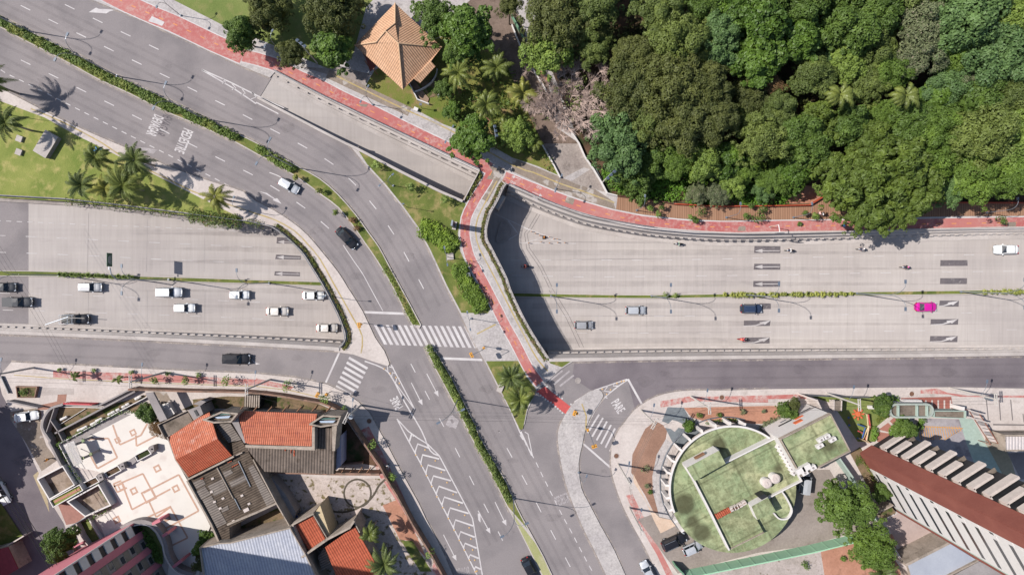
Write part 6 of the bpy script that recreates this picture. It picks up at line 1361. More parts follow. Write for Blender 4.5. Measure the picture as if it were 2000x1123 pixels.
# shrubs in the green strip of the sunken road
def strap(x, y, r_, m, label, group):
    rg = random.Random(int(x * 3 + y)); p = WF(x, y, .3); g = MB(); R_ = r_ / M10
    for i in range(22):
        a = i * 2.4; l = R_ * rg.uniform(.7, 1.2); b = (math.cos(a), math.sin(a)); n_ = (-b[1] * .09, b[0] * .09)
        pts = [(0, 0, .1), (b[0] * l * .45, b[1] * l * .45, .75), (b[0] * l, b[1] * l, .5)]
        g.add([(pts[0][0], pts[0][1], pts[0][2]), (pts[1][0] - n_[0], pts[1][1] - n_[1], pts[1][2]), pts[2], (pts[1][0] + n_[0], pts[1][1] + n_[1], pts[1][2])], [(0, 1, 2, 3)])
    g.build("shrub", m, None, label, "shrub", group).location = p
gl_ = leaf_mat("strip_shrub", (146, 164, 92), .3)
for i, px in enumerate(range(490, 1080, 38)):
    p = t(0, 1, px, 1018 + (px - 490) * .04)[0]; strap(p[0] + rnd.uniform(-4, 4), p[1] + rnd.uniform(-1, 1), rnd.uniform(5, 8), gl_, "young pale green shrub in the sunken road's strip left of the bridge", "pale green shrubs in the strip left of the bridge")
for i, px in enumerate(list(range(-330, 660, 42)) + list(range(1680, 2080, 44))):
    p = t(3, 2, px, 52 - px * .006 - (8 if px > 1600 else 0))[0]; strap(p[0] + rnd.uniform(-4, 4), p[1] + rnd.uniform(-1, 1), rnd.uniform(5, 8.5), hy, "yellow-green strap-leaved shrub in the sunken road's strip right of the bridge", "yellow-green shrubs in the strip right of the bridge")
for x, y in ((1299, 577), (1318, 577)): shrub(x, y, 8, .8, gl_, "round green shrub, one of two close together in the sunken road's strip", 150, .14, "pair of round shrubs in the strip", z0=.3, proj=WF)
# low thicket behind the boardwalk rail
def thicket(poly_pts, n, m, name, label, h=.9, blob=.6, size=.2):
    rg = random.Random(n); g = MB(); xs = [p[0] for p in poly_pts]; ys = [p[1] for p in poly_pts]
    def inside(x, y):
        c = False
        for i in range(len(poly_pts)):
            (x1, y1), (x2, y2) = poly_pts[i], poly_pts[i - 1]
            if (y1 > y) != (y2 > y) and x < (x2 - x1) * (y - y1) / (y2 - y1) + x1: c = not c
        return c
    k = 0
    while k < n:
        x, y = rg.uniform(min(xs), max(xs)), rg.uniform(min(ys), max(ys))
        if inside(x, y): k += 1; p = W(x, y, .15); cards(g, (p[0], p[1], h * rg.uniform(.1, .7)), 24, blob * rg.uniform(.7, 1.4), size, 1.6, rg)
    return g.build(name, m, None, label, None, None, 'stuff')
thicket(t(2, 1, 700, 220, 760, 330, 860, 400, 1100, 432, 1300, 460, 1500, 470, 2000, 470, 2000, 330, 1600, 230, 1100, 200, 800, 160), 520, leaf_mat("ground_creeper", (112, 156, 52), .35), "undergrowth", None, .8, .7)
thicket(t(3, 1, 0, 460, 200, 440, 260, 300, 350, 240, 100, 100, 0, 100), 120, MATS.get("ground_creeper") or LM['bright'], "undergrowth", None, 1.2, .8)
thicket(pr(1180, -60, 2100, -60, 2100, 380, 1650, 380, 1560, 330, 1250, 300, 1140, 250, 1150, 120), 900, LM['dark'], "undergrowth", None, 1.6, .9, .28)
thicket(pr(870, 120, 1000, 120, 1050, 270, 1080, 335, 1040, 300, 960, 290, 900, 240, 855, 190), 170, LM['mid'], "undergrowth", None, .8, .7)
for x, y, r_, l in ((1366, 809, 7, "spiky green agave, left of the two green ones on the gravel"), (1403, 809, 7, "spiky green agave, right of the two green ones on the gravel"), (1449, 804, 8, "silvery agave on the gravel nearest the green building's wall"), (1490, 802, 5, "small silvery agave right of the larger one"), (1260, 914, 11, "large blue-grey agave on the brown gravel bed"), (1263, 947, 7, "small silvery agave on the brown gravel bed"), (1268, 958, 6, "small green agave lowest on the brown gravel bed"),
                    (1572, 1100, 10, "round clipped dark bush on the mottled yard"), (1643, 1088, 8, "round dark bush on the red soil bed"), (1510, 822, 12, "silvery sprawling shrub left of the white sign wall"), (1495, 830, 12, "silvery sprawling shrub next to the round roof"), (53, 765, 12, "weedy green plants in the pale planter at the left")):
    m = LM['grey'] if 'silver' in l or 'blue-grey' in l else LM['bright']
    shrub(x, y, r_, .7, m, l, 140, .15, "garden plants of the lower blocks")
# ================================================================ buildings, walls and gardens of the blocks
def tile_mat(name, c, c2, ang, pitch=.36, rows=True, dark_=.62, grime=None):
    k = NT(name, .85, .15)
    base = k.mix(k.ramp(k.noise(.5, 4), .35, .65), c, c2)
    base = k.mix(1.0, base, k.mix(k.ramp(k.noise(2.6, 3, rough=.8), .3, .7), (.84, .84, .84, 1), (1.14, 1.12, 1.1, 1)), 'MULTIPLY')
    if grime: base = k.mix(k.ramp(k.noise(.8, 5), .55, .72), base, grime)
    v = k.mapp(1, 1, -ang); w = k.wave(v, .314 / pitch)
    base = k.mix(1.0, base, k.mix(k.ramp(w, .05, .55), (dark_,) * 3 + (1,), (1.08, 1.08, 1.08, 1)), 'MULTIPLY')
    if rows: base = k.mix(1.0, base, k.mix(k.ramp(k.wave(v, .314 / (pitch * 1.6), 'Y'), 0, .3), (.86, .86, .86, 1), (1, 1, 1, 1)), 'MULTIPLY')
    k.bump(w, .06, .8)
    return k.col(base)
def wang(dx, dy): return math.atan2(-dy, dx)                 # direction in the photo -> world angle
terr = S(222, 138, 110); terr2 = S(202, 116, 90); terro = S(208, 112, 84); terro2 = S(190, 98, 72)
tanr, tanr2 = S(230, 186, 152), S(218, 172, 138)
corr = tile_mat("fibre_cement_dark", S(118, 104, 92), S(92, 80, 70), wang(.45, .89), .42, False, .55, S(64, 54, 46))
corr2 = tile_mat("fibre_cement_grey", S(152, 142, 134), S(132, 122, 116), wang(.45, .89), .42, False, .6)
corrv = tile_mat("fibre_cement_vertical", S(138, 124, 114), S(118, 106, 98), wang(1, .03), .5, False, .5, S(92, 80, 70))
bluem = tile_mat("blue_metal_sheet", S(204, 206, 216), S(188, 192, 206), wang(.97, -.24), .5, False, .8)
def moss_mat():
    k = NT("mossy_green_roof_tiled", .9, .12)
    base = k.mix(k.ramp(k.noise(.25, 4), .35, .65), S(156, 174, 132), S(184, 192, 148))
    base = k.mix(k.ramp(k.noise(.11, 3), .5, .62), base, S(204, 204, 160))
    base = k.mix(k.math('MULTIPLY', k.ramp(k.noise(.9, 6, rough=.75), .45, .68), .75), base, S(98, 104, 72))
    base = k.mix(k.math('MULTIPLY', k.ramp(k.noise(.3, 7, rough=.75), .46, .62), .65), base, S(118, 120, 88))
    v = k.mapp(1, 1, -wang(.89, -.46))
    for ax, o_, a_ in (('X', .16, .13), ('Y', .16, .13), ('X', .045, .45), ('Y', .052, .45)):
        ln = k.math('MULTIPLY', k.ramp(k.wave(v, o_, ax), .06 if o_ > .1 else .012, 0.0), a_)
        base = k.mix(ln, base, S(206, 210, 160) if o_ > .1 else S(96, 98, 72))
    for px, py, r_, z in ((1337, 985, 1.9, 3.6), (1370, 1040, 1.7, 3.6), (1352, 1018, 1.2, 3.6), (1404, 868, 1.4, 3.6), (1620, 870, 1.1, 8.2), (1520, 915, .8, 4.5), (1372, 917, 1.0, 4.5)):
        w = W(px, py, z); d = k.n.new("ShaderNodeVectorMath"); d.operation = 'DISTANCE'; k.l.new(k.pos, d.inputs[0]); d.inputs[1].default_value = w
        dd = k.math('ADD', d.outputs["Value"], k.math('MULTIPLY', k.noise(1.2, 4), 1.1)); base = k.mix(k.math('MULTIPLY', k.ramp(dd, r_ + .9, r_ + .1), .8), base, S(84, 82, 60))
    g = k.noise(4, 4, rough=.8); return k.col(k.mix(1.0, base, k.mix(g, (.85, .85, .85, 1), (1.13, 1.13, 1.13, 1)), 'MULTIPLY'))
mossroof = moss_mat()
flatgrey = ground_mat("weathered_flat_roof", S(150, 136, 124), S(126, 114, 102), .3, 3, c3=S(96, 86, 76), c3s=.6, c3t=(.5, .7), grain=.18)
parap = ground_mat("weathered_parapet", S(196, 180, 166), S(170, 156, 142), .5, 3, c3=S(128, 116, 104), c3s=.9, c3t=(.55, .75), grain=.14)
greywall = ground_mat("grey_render", S(176, 168, 166), S(158, 150, 148), .3, 3, grain=.08)
pinkw = plain("pink_render", S(222, 136, 148), .8, vary=.06); brownt = ground_mat("brown_tile_cladding", S(160, 98, 86), S(148, 88, 78), .3, 4, grain=.08)
winm = NT("window_glass", .12, .6).col((.03, .035, .04, 1)); greenw = plain("green_wall_paint", S(124, 164, 134), .8, vary=.06); mint = plain("mint_wall_paint", S(184, 202, 190), .8, vary=.06)
def rel(g, root): g.v = [(v[0] - root.location[0], v[1] - root.location[1], v[2] - root.location[2]) for v in g.v]
def part(root, name, mats, fn, smooth=False):
    g = MB(); fn(g); rel(g, root); return g.build(name, mats, root, smooth=smooth)
def rootat(name, pts, label, cat, z=.15, group=None):
    c = (sum(p[0] for p in pts) / len(pts), sum(p[1] for p in pts) / len(pts)); return empty(name, W(c[0], c[1], z), 0, label, cat, group)
def rim(g, pts, z0, z1, w=2.2, closed=True, m=0):            # a low wall following a traced line
    P = list(pts) + ([pts[0], pts[1]] if closed else [])
    for a, b in zip(P, P[1:] if not closed else P[1:-1]):
        dx, dy = b[0] - a[0], b[1] - a[1]; l = math.hypot(dx, dy)
        if l < .01: continue
        e = w / 2 / l; a2 = (a[0] - dx * e, a[1] - dy * e); b2 = (b[0] + dx * e, b[1] + dy * e)
        rim.k = (rim.k + 1) % 7
        g.slab(band([a2, b2], w), z0, z1 + .0025 * rim.k, m)
rim.k = 0
def house(name, label, roofs, walls, cat="house", rims=(), extra=None):
    root = rootat(name, walls[0][0], label, cat)
    for pts, z in walls: part(root, "wall", [parap, parap], lambda g: g.slab(pts, 0, z, 0, 1))
    for pts, zs, m, nm in roofs:
        def f(g):
            vs = [W(p[0], p[1], z) for p, z in zip(pts, zs)]; a = g.area(vs)
            vs2 = [(v[0], v[1], v[2] - .15) for v in vs]; n = len(vs)
            o = list(range(n)) if a > 0 else list(range(n))[::-1]
            tr = tessellate_polygon([[Vector(v) for v in vs]])
            fs = []
            for x, y, z_ in tr:
                A, B, C_ = vs[x], vs[y], vs[z_]
                if (B[0] - A[0]) * (C_[1] - A[1]) - (B[1] - A[1]) * (C_[0] - A[0]) < 0: x, y = y, x
                fs.append((x, y, z_))
            g.add(vs, fs); g.add(vs + vs2, [(i, (i + 1) % n, n + (i + 1) % n, n + i) for i in range(n)])
        part(root, nm, m, f)
    for pts, z0, z1, w, closed in rims: part(root, "parapet", parap, lambda g: rim(g, pts, z0, z1, w, closed))
    if extra: extra(root)
    return root
# ---- pavilion with pale tiled roof
K = lambda *v: t(1, 0, *v)
A_, B_, C_, D_ = K(1085, 28, 1085, 185, 1010, 245, 940, 330), K(1110, 340), K(770, 355), K(1145, 700)
tk = [tile_mat("pale_terracotta_%s" % n, tanr, tanr2, wang(*d), .4, True, .78) for n, d in (("nw", (.7, -.72)), ("ne", (.72, .69)), ("sw", (.73, .68)), ("se", (.75, -.66)))]
ppts = [(K(770, 355, 1085, 28, 1085, 185, 1010, 245, 940, 330), (3.4, 3.4, 5.6, 6.2, 5.2), tk[0], "roof_slope"),
        (K(1085, 28, 1175, 112, 1450, 370, 1112, 340, 1010, 245, 1085, 185), (3.4, 3.4, 3.4, 6.4, 6.2, 5.6), tk[1], "roof_slope"),
        (K(770, 355, 940, 330, 1010, 245, 1112, 340, 1145, 700), (3.4, 5.2, 6.2, 6.4, 3.4), tk[2], "roof_slope"),
        (K(1112, 340, 1450, 370, 1365, 480, 1400, 520, 1280, 650, 1230, 615, 1150, 695), (6.4, 3.4, 3.7, 3.4, 3.4, 3.8, 3.4), tk[3], "roof_slope")]
def pav(root):
    cap = plain("pale_ridge_tiles", S(232, 192, 154), .8)
    for a, z in ((K(1085, 28, 1085, 185, 1010, 245, 1112, 340, 1145, 700), (3.5, 5.7, 6.3, 6.5, 3.5)), (K(770, 355, 940, 330, 1010, 245), (3.5, 5.3, 6.3)), (K(1112, 340, 1450, 370), (6.5, 3.5))):
        part(root, "ridge_cap", cap, lambda g: g.tube([W(p[0], p[1], zz) for p, zz in zip(a, z)], .14, n=6))
    part(root, "porch", woodp, lambda g: [g.tube([W(p[0], p[1], 0), W(p[0], p[1], 0)[:2] + (3.3,)], .09, n=6) for p in K(860, 455, 885, 530, 950, 590)])
    part(root, "floor", plain("red_porch_floor", S(170, 96, 84), .8), lambda g: g.slab(K(850, 440, 900, 430, 930, 520, 890, 560), .1, .3))
house("pavilion", "pavilion with a pale orange hipped tile roof among the park trees", ppts, [(K(830, 360, 1085, 110, 1380, 370, 1340, 470, 1140, 610), 3.3)], "pavilion", (), pav)
r_ = rootat("curved_ramp", K(1300, 700), "pale curved ramp with white kerbs beside the tiled pavilion", "ramp")
part(r_, "ramp_floor", stone_pale and ground_mat("tan_ramp", S(176, 150, 130), S(158, 134, 114), .4, 3), lambda g: g.slab(K(1195, 650, 1230, 620, 1350, 770, 1340, 805, 1258, 772), .1, .35))
part(r_, "ramp_floor", leaf_litter, lambda g: g.slab(K(1280, 655, 1400, 590, 1470, 660, 1440, 740, 1355, 765), .1, .22))
for l in (K(1197, 652, 1258, 775, 1345, 808), sm(K(1240, 716, 1300, 690, 1370, 640, 1405, 580, 1412, 540), 3), K(1418, 745, 1490, 688)): part(r_, "kerb_wall", white, lambda g: rim(g, l, .1, .9, 1.8, False))
# white walls of the woodland path
def wall_line(name, pts, z1, w, m, label, cat="wall", z0=.1, group=None):
    g = MB(); rim(g, pts, z0, z1, w, False); p = W(*pts[0], 0); g.v = [(v[0] - p[0], v[1] - p[1], v[2]) for v in g.v]
    o = g.build(name, m, None, label, cat, group); o.location = p; return o
wall_line("low_wall", t(2, 0, 0, 195, 70, 370), .9, 1.8, white, "short white wall beside the upper woodland path")
wall_line("low_wall", t(2, 0, 160, 530, 270, 710), .9, 1.8, white, "thin white wall between woodland path and the bare tree")
wall_line("low_wall", t(2, 0, 0, 120, 95, 300), 1.2, 2.4, greenw, "weathered green-brown wall parallel to the woodland path's top")
wall_line("low_wall", t(2, 0, 180, 470, 280, 640), 1.0, 4, dirt, "earth-coloured wall beside the yellow-green tree")
wall_line("low_wall", t(2, 1, 235, 0, 290, 100, 330, 170, 375, 258), .8, 2, white, "white kerb wall along the left of the lower woodland path")
wall_line("low_wall", t(2, 0, 440, 990, 525, 1120) + t(2, 1, 570, 100, 640, 200, 700, 300, 745, 385, 825, 405), .9, 2, white, "long white wall along the right side of the lower woodland path")
wall_line("low_wall", t(2, 1, 655, 195, 745, 370), .6, 1.5, metald, "dark edging beside the long white path wall")
railr = plain("red_rail_paint", S(196, 88, 60), .6)
wall_line("boardwalk_rail", t(2, 1, 825, 405, 1100, 440, 1270, 468), 1.0, 1.6, plain("dark_rail", S(110, 74, 60), .6), "dark timber rail along the boardwalk's left end", "railing")
wall_line("boardwalk_rail", t(2, 1, 1270, 468, 1600, 487, 2000, 484) + t(3, 1, 330, 477, 430, 416), 1.0, 1.8, railr, "orange-red timber rail behind the boardwalk, left of the giant tree", "railing")
wall_line("boardwalk_rail", t(3, 1, 1290, 456, 2000, 459) + pr(2150, 394), 1.0, 1.8, railr, "orange-red timber rail behind the boardwalk, right of the giant tree", "railing")
# ---- left block: brick wall, houses, plaza
brickw = ground_mat("old_brick_wall", S(176, 138, 120), S(150, 122, 106), .5, 4, c3=S(120, 104, 92), c3s=.7, c3t=(.5, .65), grain=.18)
wl = q(260, 740, 9.055, -80, 190, 350, 200, 1000, 222, 1980, 238) + q(440, 760, 6.643, 480, 60, 730, 92, 1000, 140, 1250, 182, 1400, 240, 1530, 320, 1610, 420, 1750, 640, 1990, 980) + q(550, 920, 6.643, 1360, 105, 1500, 330, 1700, 700, 1960, 1123) + pr(870, 1135, 905, 1200)
wall_line("boundary_wall", wl, 2.3, 3.2, brickw, "long weathered brick wall curving round the block beside the red footway")
tY1 = tile_mat("terracotta_pinkish", terr, terr2, wang(.87, -.5), .36, grime=S(224, 170, 152)); tY2 = tile_mat("terracotta_orange", terro, terro2, wang(.87, -.5), .36, grime=S(196, 120, 92))
tX = tile_mat("terracotta_vertical", terr, terr2, 0.0, .36, grime=S(188, 110, 92))
up = pr(408.5, 805) + pr(386, 816, 328.5, 854, 343, 897, 425, 857)
house("tiled_house", "house with a two-slope terracotta roof beside the white plaza", [(up, (4.6, 4.6, 4.6, 6.2, 6.2), tY1, "roof_slope"), (pr(343, 897, 425, 857, 453, 889.5, 368, 931), (6.2, 6.2, 4.8, 4.8), tY2, "roof_slope")],
      [(pr(404, 812, 332, 858, 347, 897, 370, 926, 449, 888, 424, 858), 4.5)], rims=[(pr(327, 854, 343, 898, 368, 934), 0, 4.9, 2, False), (pr(367, 936, 455, 892), 0, 5.4, 3, False)])
def patches(root):
    Q = lambda *v: q(340, 900, 9.055, *v)
    for p in ((860, 195, 1000, 150, 1045, 210, 905, 295), (970, 375, 1240, 245, 1290, 335, 1020, 470), (590, 440, 850, 320, 940, 510, 710, 620), (330, 375, 500, 300, 560, 410, 400, 500), (500, 690, 660, 610, 930, 1090, 760, 1180), (380, 540, 540, 440, 650, 590, 480, 690), (830, 850, 950, 780, 970, 860, 850, 910), (1310, 120, 1400, 60, 1780, 730, 1640, 800)):
        part(root, "roof_panel", corr2, lambda g: g.flat(Q(*p), 4.66 + .002 * (p[0] % 7)))
    part(root, "gutter", metal, lambda g: g.tube([W(a, b, 4.75) for a, b in Q(1140, 0, 1350, 450)], .09, n=6)); part(root, "gutter", metal, lambda g: g.tube([W(a, b, 4.75) for a, b in Q(1070, 660, 1170, 860)], .09, n=6))
    part(root, "ridge_cap", parap, lambda g: g.tube([W(a, b, 4.72) for a, b in Q(760, 110, 1050, 660)], .14, n=6))
    for i, (x, y) in enumerate(((680, 310), (1275, 865), (1325, 755), (815, 835), (1200, 610), (660, 545), (715, 720), (865, 660), (1050, 1060))): part(root, "loose_tile", offwhite, lambda g: g.box(W(*Q(x, y)[0], 4.72), (.5 if i != 1 else 1.0, .35 if i != 1 else .6, .06), rz=.45))
    for p in ((1020, 110, 1135, 50), (470, 325, 520, 300), (950, 30, 1020, 0)): part(root, "fallen_tile", tY2, lambda g: g.tube([W(a, b, 4.75) for a, b in Q(*p)], .1, n=4))
Gp = pr(367, 940, 455, 893, 453, 865, 471, 860, 480, 872, 539, 983, 448, 1030, 449, 1058, 426, 1057)
house("corrugated_shed", "large dark corrugated roof of a shed patched with grey sheets", [(Gp, (4.6,) * 9, corr, "roof")], [([(a * .98 + 455 * .02, b * .98 + 950 * .02) for a, b in Gp], 4.4)], "shed",
      [(pr(366, 940, 412, 1024, 427, 1058), 0, 5.0, 3.4, False), (pr(494.6, 898, 539, 982, 560, 1018, 597, 1085), 0, 5.0, 2.2, False), (pr(445, 1024, 500, 1001, 539, 983), 0, 5.0, 3.6, False), (pr(455, 892, 472, 884), 4.5, 5, 2, False)], patches)
part(rootat("lean_to", pr(548, 970), "narrow grey slab roof between the shed and the weedy yard", "lean-to"), "roof", greywall, lambda g: g.slab(pr(519, 930, 531, 932, 558, 966, 578, 1000, 573, 1018, 594, 1078, 590, 1080, 562, 1018), 0, 2.6))
part(rootat("dirt_yard", pr(500, 1030), "olive-brown strip of rough ground behind the shed's lower wall", "yard"), "ground_strip", leaf_litter, lambda g: g.slab(pr(455, 1062, 455, 1035, 545, 990, 562, 1020, 560, 1030), .1, .25))
house("metal_roof_shed", "shed with a pale blue corrugated metal roof at the bottom edge", [(pr(391, 1070, 427, 1061, 450, 1060, 566, 1032, 594, 1079, 640, 1170, 405, 1180), (5.6,) * 7, bluem, "roof")], [(pr(393, 1072, 450, 1063, 564, 1035, 590, 1080, 632, 1168, 408, 1176), 5.4)], "shed",
      [(pr(390, 1070, 427, 1061, 450, 1060, 566, 1031), 0, 6.0, 2.4, False), (pr(390, 1070, 404, 1180), 5, 6.0, 2, False), (pr(566, 1031, 594, 1079, 640, 1170), 5, 6.0, 2, False)])
XQ = lambda *v: q(440, 760, 6.643, *v)
def xhouse(root):
    Xc = XQ(270, 755, 1158, 790, 1160, 505, 1388, 505, 1398, 800, 1415, 805, 1410, 1100, 510, 1068)
    part(root, "roof", corrv, lambda g: g.slab(Xc, 4.2, 5.3))
    part(root, "parapet", parap, lambda g: g.slab(XQ(258, 722, 1125, 745, 1125, 490, 1160, 490, 1160, 792, 262, 757), 4.4, 6.8))
    part(root, "parapet", parap, lambda g: g.slab(XQ(1385, 480, 1452, 428, 1422, 800, 1388, 800), 3, 6.4))
    for p in ((770, 765, 785, 765, 785, 800, 770, 800), (885, 790, 900, 790, 898, 868, 883, 868), (850, 780, 858, 780, 852, 830, 845, 830)): part(root, "fallen_tile", tY2, lambda g: g.slab(XQ(*p), 5.2, 5.4))
    for i in range(7): part(root, "rafter", woodp, lambda g: g.tube([W(*XQ(170 + 190 * i, 290)[0], 4.6), W(*XQ(230 + 190 * i, 225)[0], 4.4)], .12, n=4))
house("tiled_house", "house with a big worn terracotta roof over dark corrugated sheets", [(XQ(155, 280, 1190, 318, 1118, 738, 322, 712, 258, 690), (4.9, 4.9, 6.6, 6.6, 6.6), tX, "roof_slope")], [(XQ(170, 300, 1180, 330, 1400, 480, 1400, 1080, 520, 1050, 265, 700), 4.1)], extra=xhouse)
def tankbox(label, o, fl, z=7.2):
    r_ = rootat("water_tank_box", o, label, "tank enclosure")
    part(r_, "wall", parap, lambda g: rim(g, o, 3, z, 3.0)); part(r_, "floor", flatgrey, lambda g: g.slab(o, z - 1.2, z - .9))
    part(r_, "tank_lid", plain("pale_blue_tank", S(186, 202, 222), .5), lambda g: g.slab(fl, z - 1.1, z - .5)); part(r_, "pipe", plain("teal_pipe", S(96, 132, 124), .5), lambda g: g.tube([W(fl[0][0], fl[0][1] - 4, z - .4), W(fl[1][0], fl[1][1] - 4, z - .4)], .14, n=6))
tankbox("concrete tank enclosure between the two terracotta roofs", q(260, 740, 9.055, 1250, 722, 1560, 590, 1835, 615, 1725, 755, 1430, 770), q(260, 740, 9.055, 1420, 670, 1720, 650, 1690, 690, 1500, 700))
tankbox("concrete tank enclosure at the right end of the big worn roof", XQ(1100, 455, 1270, 345, 1490, 355, 1450, 455, 1240, 485), XQ(1215, 410, 1430, 405, 1400, 435, 1240, 435))
part(rootat("grille_roof", pr(442, 845), "small dark ribbed roof just below the tank enclosure between the tiled roofs", "roof"), "roof", corr2, lambda g: g.slab(q(260, 740, 9.055, 1440, 800, 1720, 790, 1910, 1075, 1680, 1125), 3, 4.6))
part(rootat("rendered_wall", pr(465, 845), "pale rendered wall right of the small ribbed roof", "wall"), "wall_face", greywall, lambda g: g.slab(q(260, 740, 9.055, 1735, 745, 1835, 660, 1990, 1130, 1960, 1130), 0, 5.6))
house("flat_roof_annex", "low flat brown roof with thin parapet above the terracotta house", [(pr(311, 829, 366, 803, 380, 828, 323, 854), (3.6,) * 4, flatgrey, "roof")], [(pr(311, 829, 366, 803, 380, 828, 323, 854), 3.4)], "annex", [(pr(308, 829.5, 367, 801), 3, 4.1, 1.6, False), (pr(308, 829.5, 322, 857), 3, 4.1, 1.6, False), (pr(367, 801, 384, 828), 3, 4.1, 1.8, False)])
part(rootat("grey_canopy", pr(305, 795), "long grey canopy slab at the plaza's upper right corner", "canopy"), "slab", greywall, lambda g: g.slab(pr(284, 768, 299, 766, 326, 818, 312, 824), 3.6, 4.0))
part(rootat("white_platform", pr(328, 805), "small white platform beside the long grey canopy", "platform"), "slab", white, lambda g: g.slab(q(260, 740, 9.055, 490, 455, 615, 415, 735, 610, 620, 690), .1, 1.2))
lay("paved_terrace", q(260, 740, 9.055, 600, 240, 900, 250, 1060, 380, 1060, 450, 735, 600, 620, 410), stone_pale, .172)
lay("paved_terrace", q(260, 740, 9.055, 360, 220, 590, 235, 665, 370, 490, 445), tan_cobble, .174)
rw = rootat("roof_terrace", pr(385, 812), "small grey stepped roof terrace beside the flat brown roof", "terrace")
part(rw, "slab", greywall, lambda g: g.slab(q(260, 740, 9.055, 970, 550, 1180, 470, 1240, 620, 1140, 690, 1135, 815), 0, 4.2)); part(rw, "slab", greywall, lambda g: g.slab(q(260, 740, 9.055, 1060, 440, 1200, 375, 1290, 400, 1190, 470), 0, 3.2)); part(rw, "hatch", black, lambda g: g.slab(q(260, 740, 9.055, 1070, 560, 1110, 545, 1165, 640, 1125, 660), 4, 4.3))
r_ = rootat("slatted_canopy", pr(492, 784), "small pale slatted canopy against the brick wall behind the utility pole", "canopy")
for i in range(7): part(r_, "slat", parap, lambda g: g.slab(XQ(255 + 29 * i, 80, 272 + 29 * i, 80, 266 + 29 * i, 238, 249 + 29 * i, 238), 2.2, 2.5))
part(r_, "backing", black, lambda g: g.slab(XQ(250, 85, 460, 85, 445, 235, 245, 235), .1, 2.1))
# small ruined enclosure right of the big roof
r_ = rootat("ruined_enclosure", pr(690, 880), "roofless shaded enclosure beside the big corrugated roof", "ruin")
part(r_, "wall", plain("lilac_render", S(200, 190, 206), .8), lambda g: g.slab(XQ(1450, 640, 1505, 595, 1500, 990, 1437, 1050), 0, 3.6)); part(r_, "wall", brickw, lambda g: rim(g, XQ(1500, 985, 1775, 960), 0, 1.2, 2.4, False))
part(r_, "wall", brickw, lambda g: rim(g, XQ(1440, 1090, 1990, 1100), 0, 2.2, 2.4, False))
for i in range(4): part(r_, "beam", woodp, lambda g: g.tube([W(*XQ(1500 + 110 * i, 1090)[0], 1.8), W(*XQ(1560 + 110 * i, 1010)[0], 2.2)], .1, n=4))
lay("enclosure_floor", XQ(1500, 430, 1590, 430, 1980, 1000, 1760, 960, 1500, 960), soil, .17)
wall_line("yard_wall", XQ(500, 1085, 950, 1092, 1420, 1108, 1990, 1112), 2.0, 2.4, brickw, "thin brick wall between the corrugated roof and the weedy yard")
# cream houses at the bottom of the weedy yard
YQ = lambda *v: q(550, 920, 6.643, *v)
tZ = tile_mat("terracotta_lower", terro, terro2, wang(.87, -.5), .44)
cream = plain("cream_render", S(216, 194, 156), .8)
def creamx(root):
    part(root, "wall", cream, lambda g: g.slab(YQ(410, 565, 500, 440, 635, 845, 590, 885), 0, 4.6)); part(root, "door", plain("red_door", S(150, 70, 60), .6), lambda g: g.box(W(*YQ(590, 700)[0], 1.1), (.1, .9, 2.0), rz=-.45))
    part(root, "window", white, lambda g: g.box(W(*YQ(560, 620)[0], 1.7), (.12, 1.2, 1.1), rz=-.45))
house("tiled_house", "small cream house with a terracotta roof left of the weedy yard's lower end", [(YQ(155, 705, 400, 570, 570, 880, 350, 1030), (4.8,) * 4, tZ, "roof_slope")], [(YQ(160, 712, 400, 575, 565, 880, 350, 1025), 4.6)], rims=[(YQ(140, 695, 405, 555), 0, 5.5, 3, False), (YQ(140, 695, 300, 1070), 0, 5.5, 2.6, False), (YQ(405, 555, 595, 880), 4, 5.2, 1.8, False)], extra=creamx)
house("tiled_house", "house with the lowest terracotta roof, beside the bushy palm", [(YQ(565, 985, 950, 715, 1180, 1123, 1310, 1420, 800, 1600), (4.8,) * 5, tZ, "roof_slope")], [(YQ(575, 990, 945, 722, 1300, 1400, 805, 1580), 4.6)], rims=[(YQ(270, 1110, 600, 880, 880, 735, 935, 655), 0, 5.7, 3.6, False), (YQ(935, 650, 1010, 790), 0, 5.0, 2, False)])
part(rootat("grey_lean_to", YQ(550, 1060), "small grey corrugated lean-to between the two lowest terracotta roofs", "lean-to"), "roof", corr2, lambda g: g.slab(YQ(470, 1110, 550, 990, 640, 1200, 520, 1300), 0, 3.2))
r_ = rootat("water_barrel", YQ(165, 610), "round blue barrel in the shaded corner behind the small cream house", "barrel"); part(r_, "barrel", plain("blue_plastic", S(40, 84, 170), .5), lambda g: g.cyl(W(*YQ(165, 610)[0], .1), .75, 1.6, 16)); part(r_, "lid", plain("blue_lid", S(30, 60, 130), .5), lambda g: g.cyl(W(*YQ(165, 610)[0], 1.7)[:2] + (1.7,), .78, .08, 16))
r_ = rootat("tarpaulin", YQ(130, 430), "crumpled blue sheet against the shaded wall", "tarpaulin"); part(r_, "sheet", plain("blue_sheet", S(52, 110, 160), .5), lambda g: g.slab(YQ(70, 310, 110, 330, 220, 560, 170, 560), .1, .7)); 
part(r_, "fold", plain("blue_sheet_light", S(90, 150, 190), .5), lambda g: g.tube([W(*YQ(90, 330)[0], .75), W(*YQ(190, 550)[0], .75)], .1, n=5))
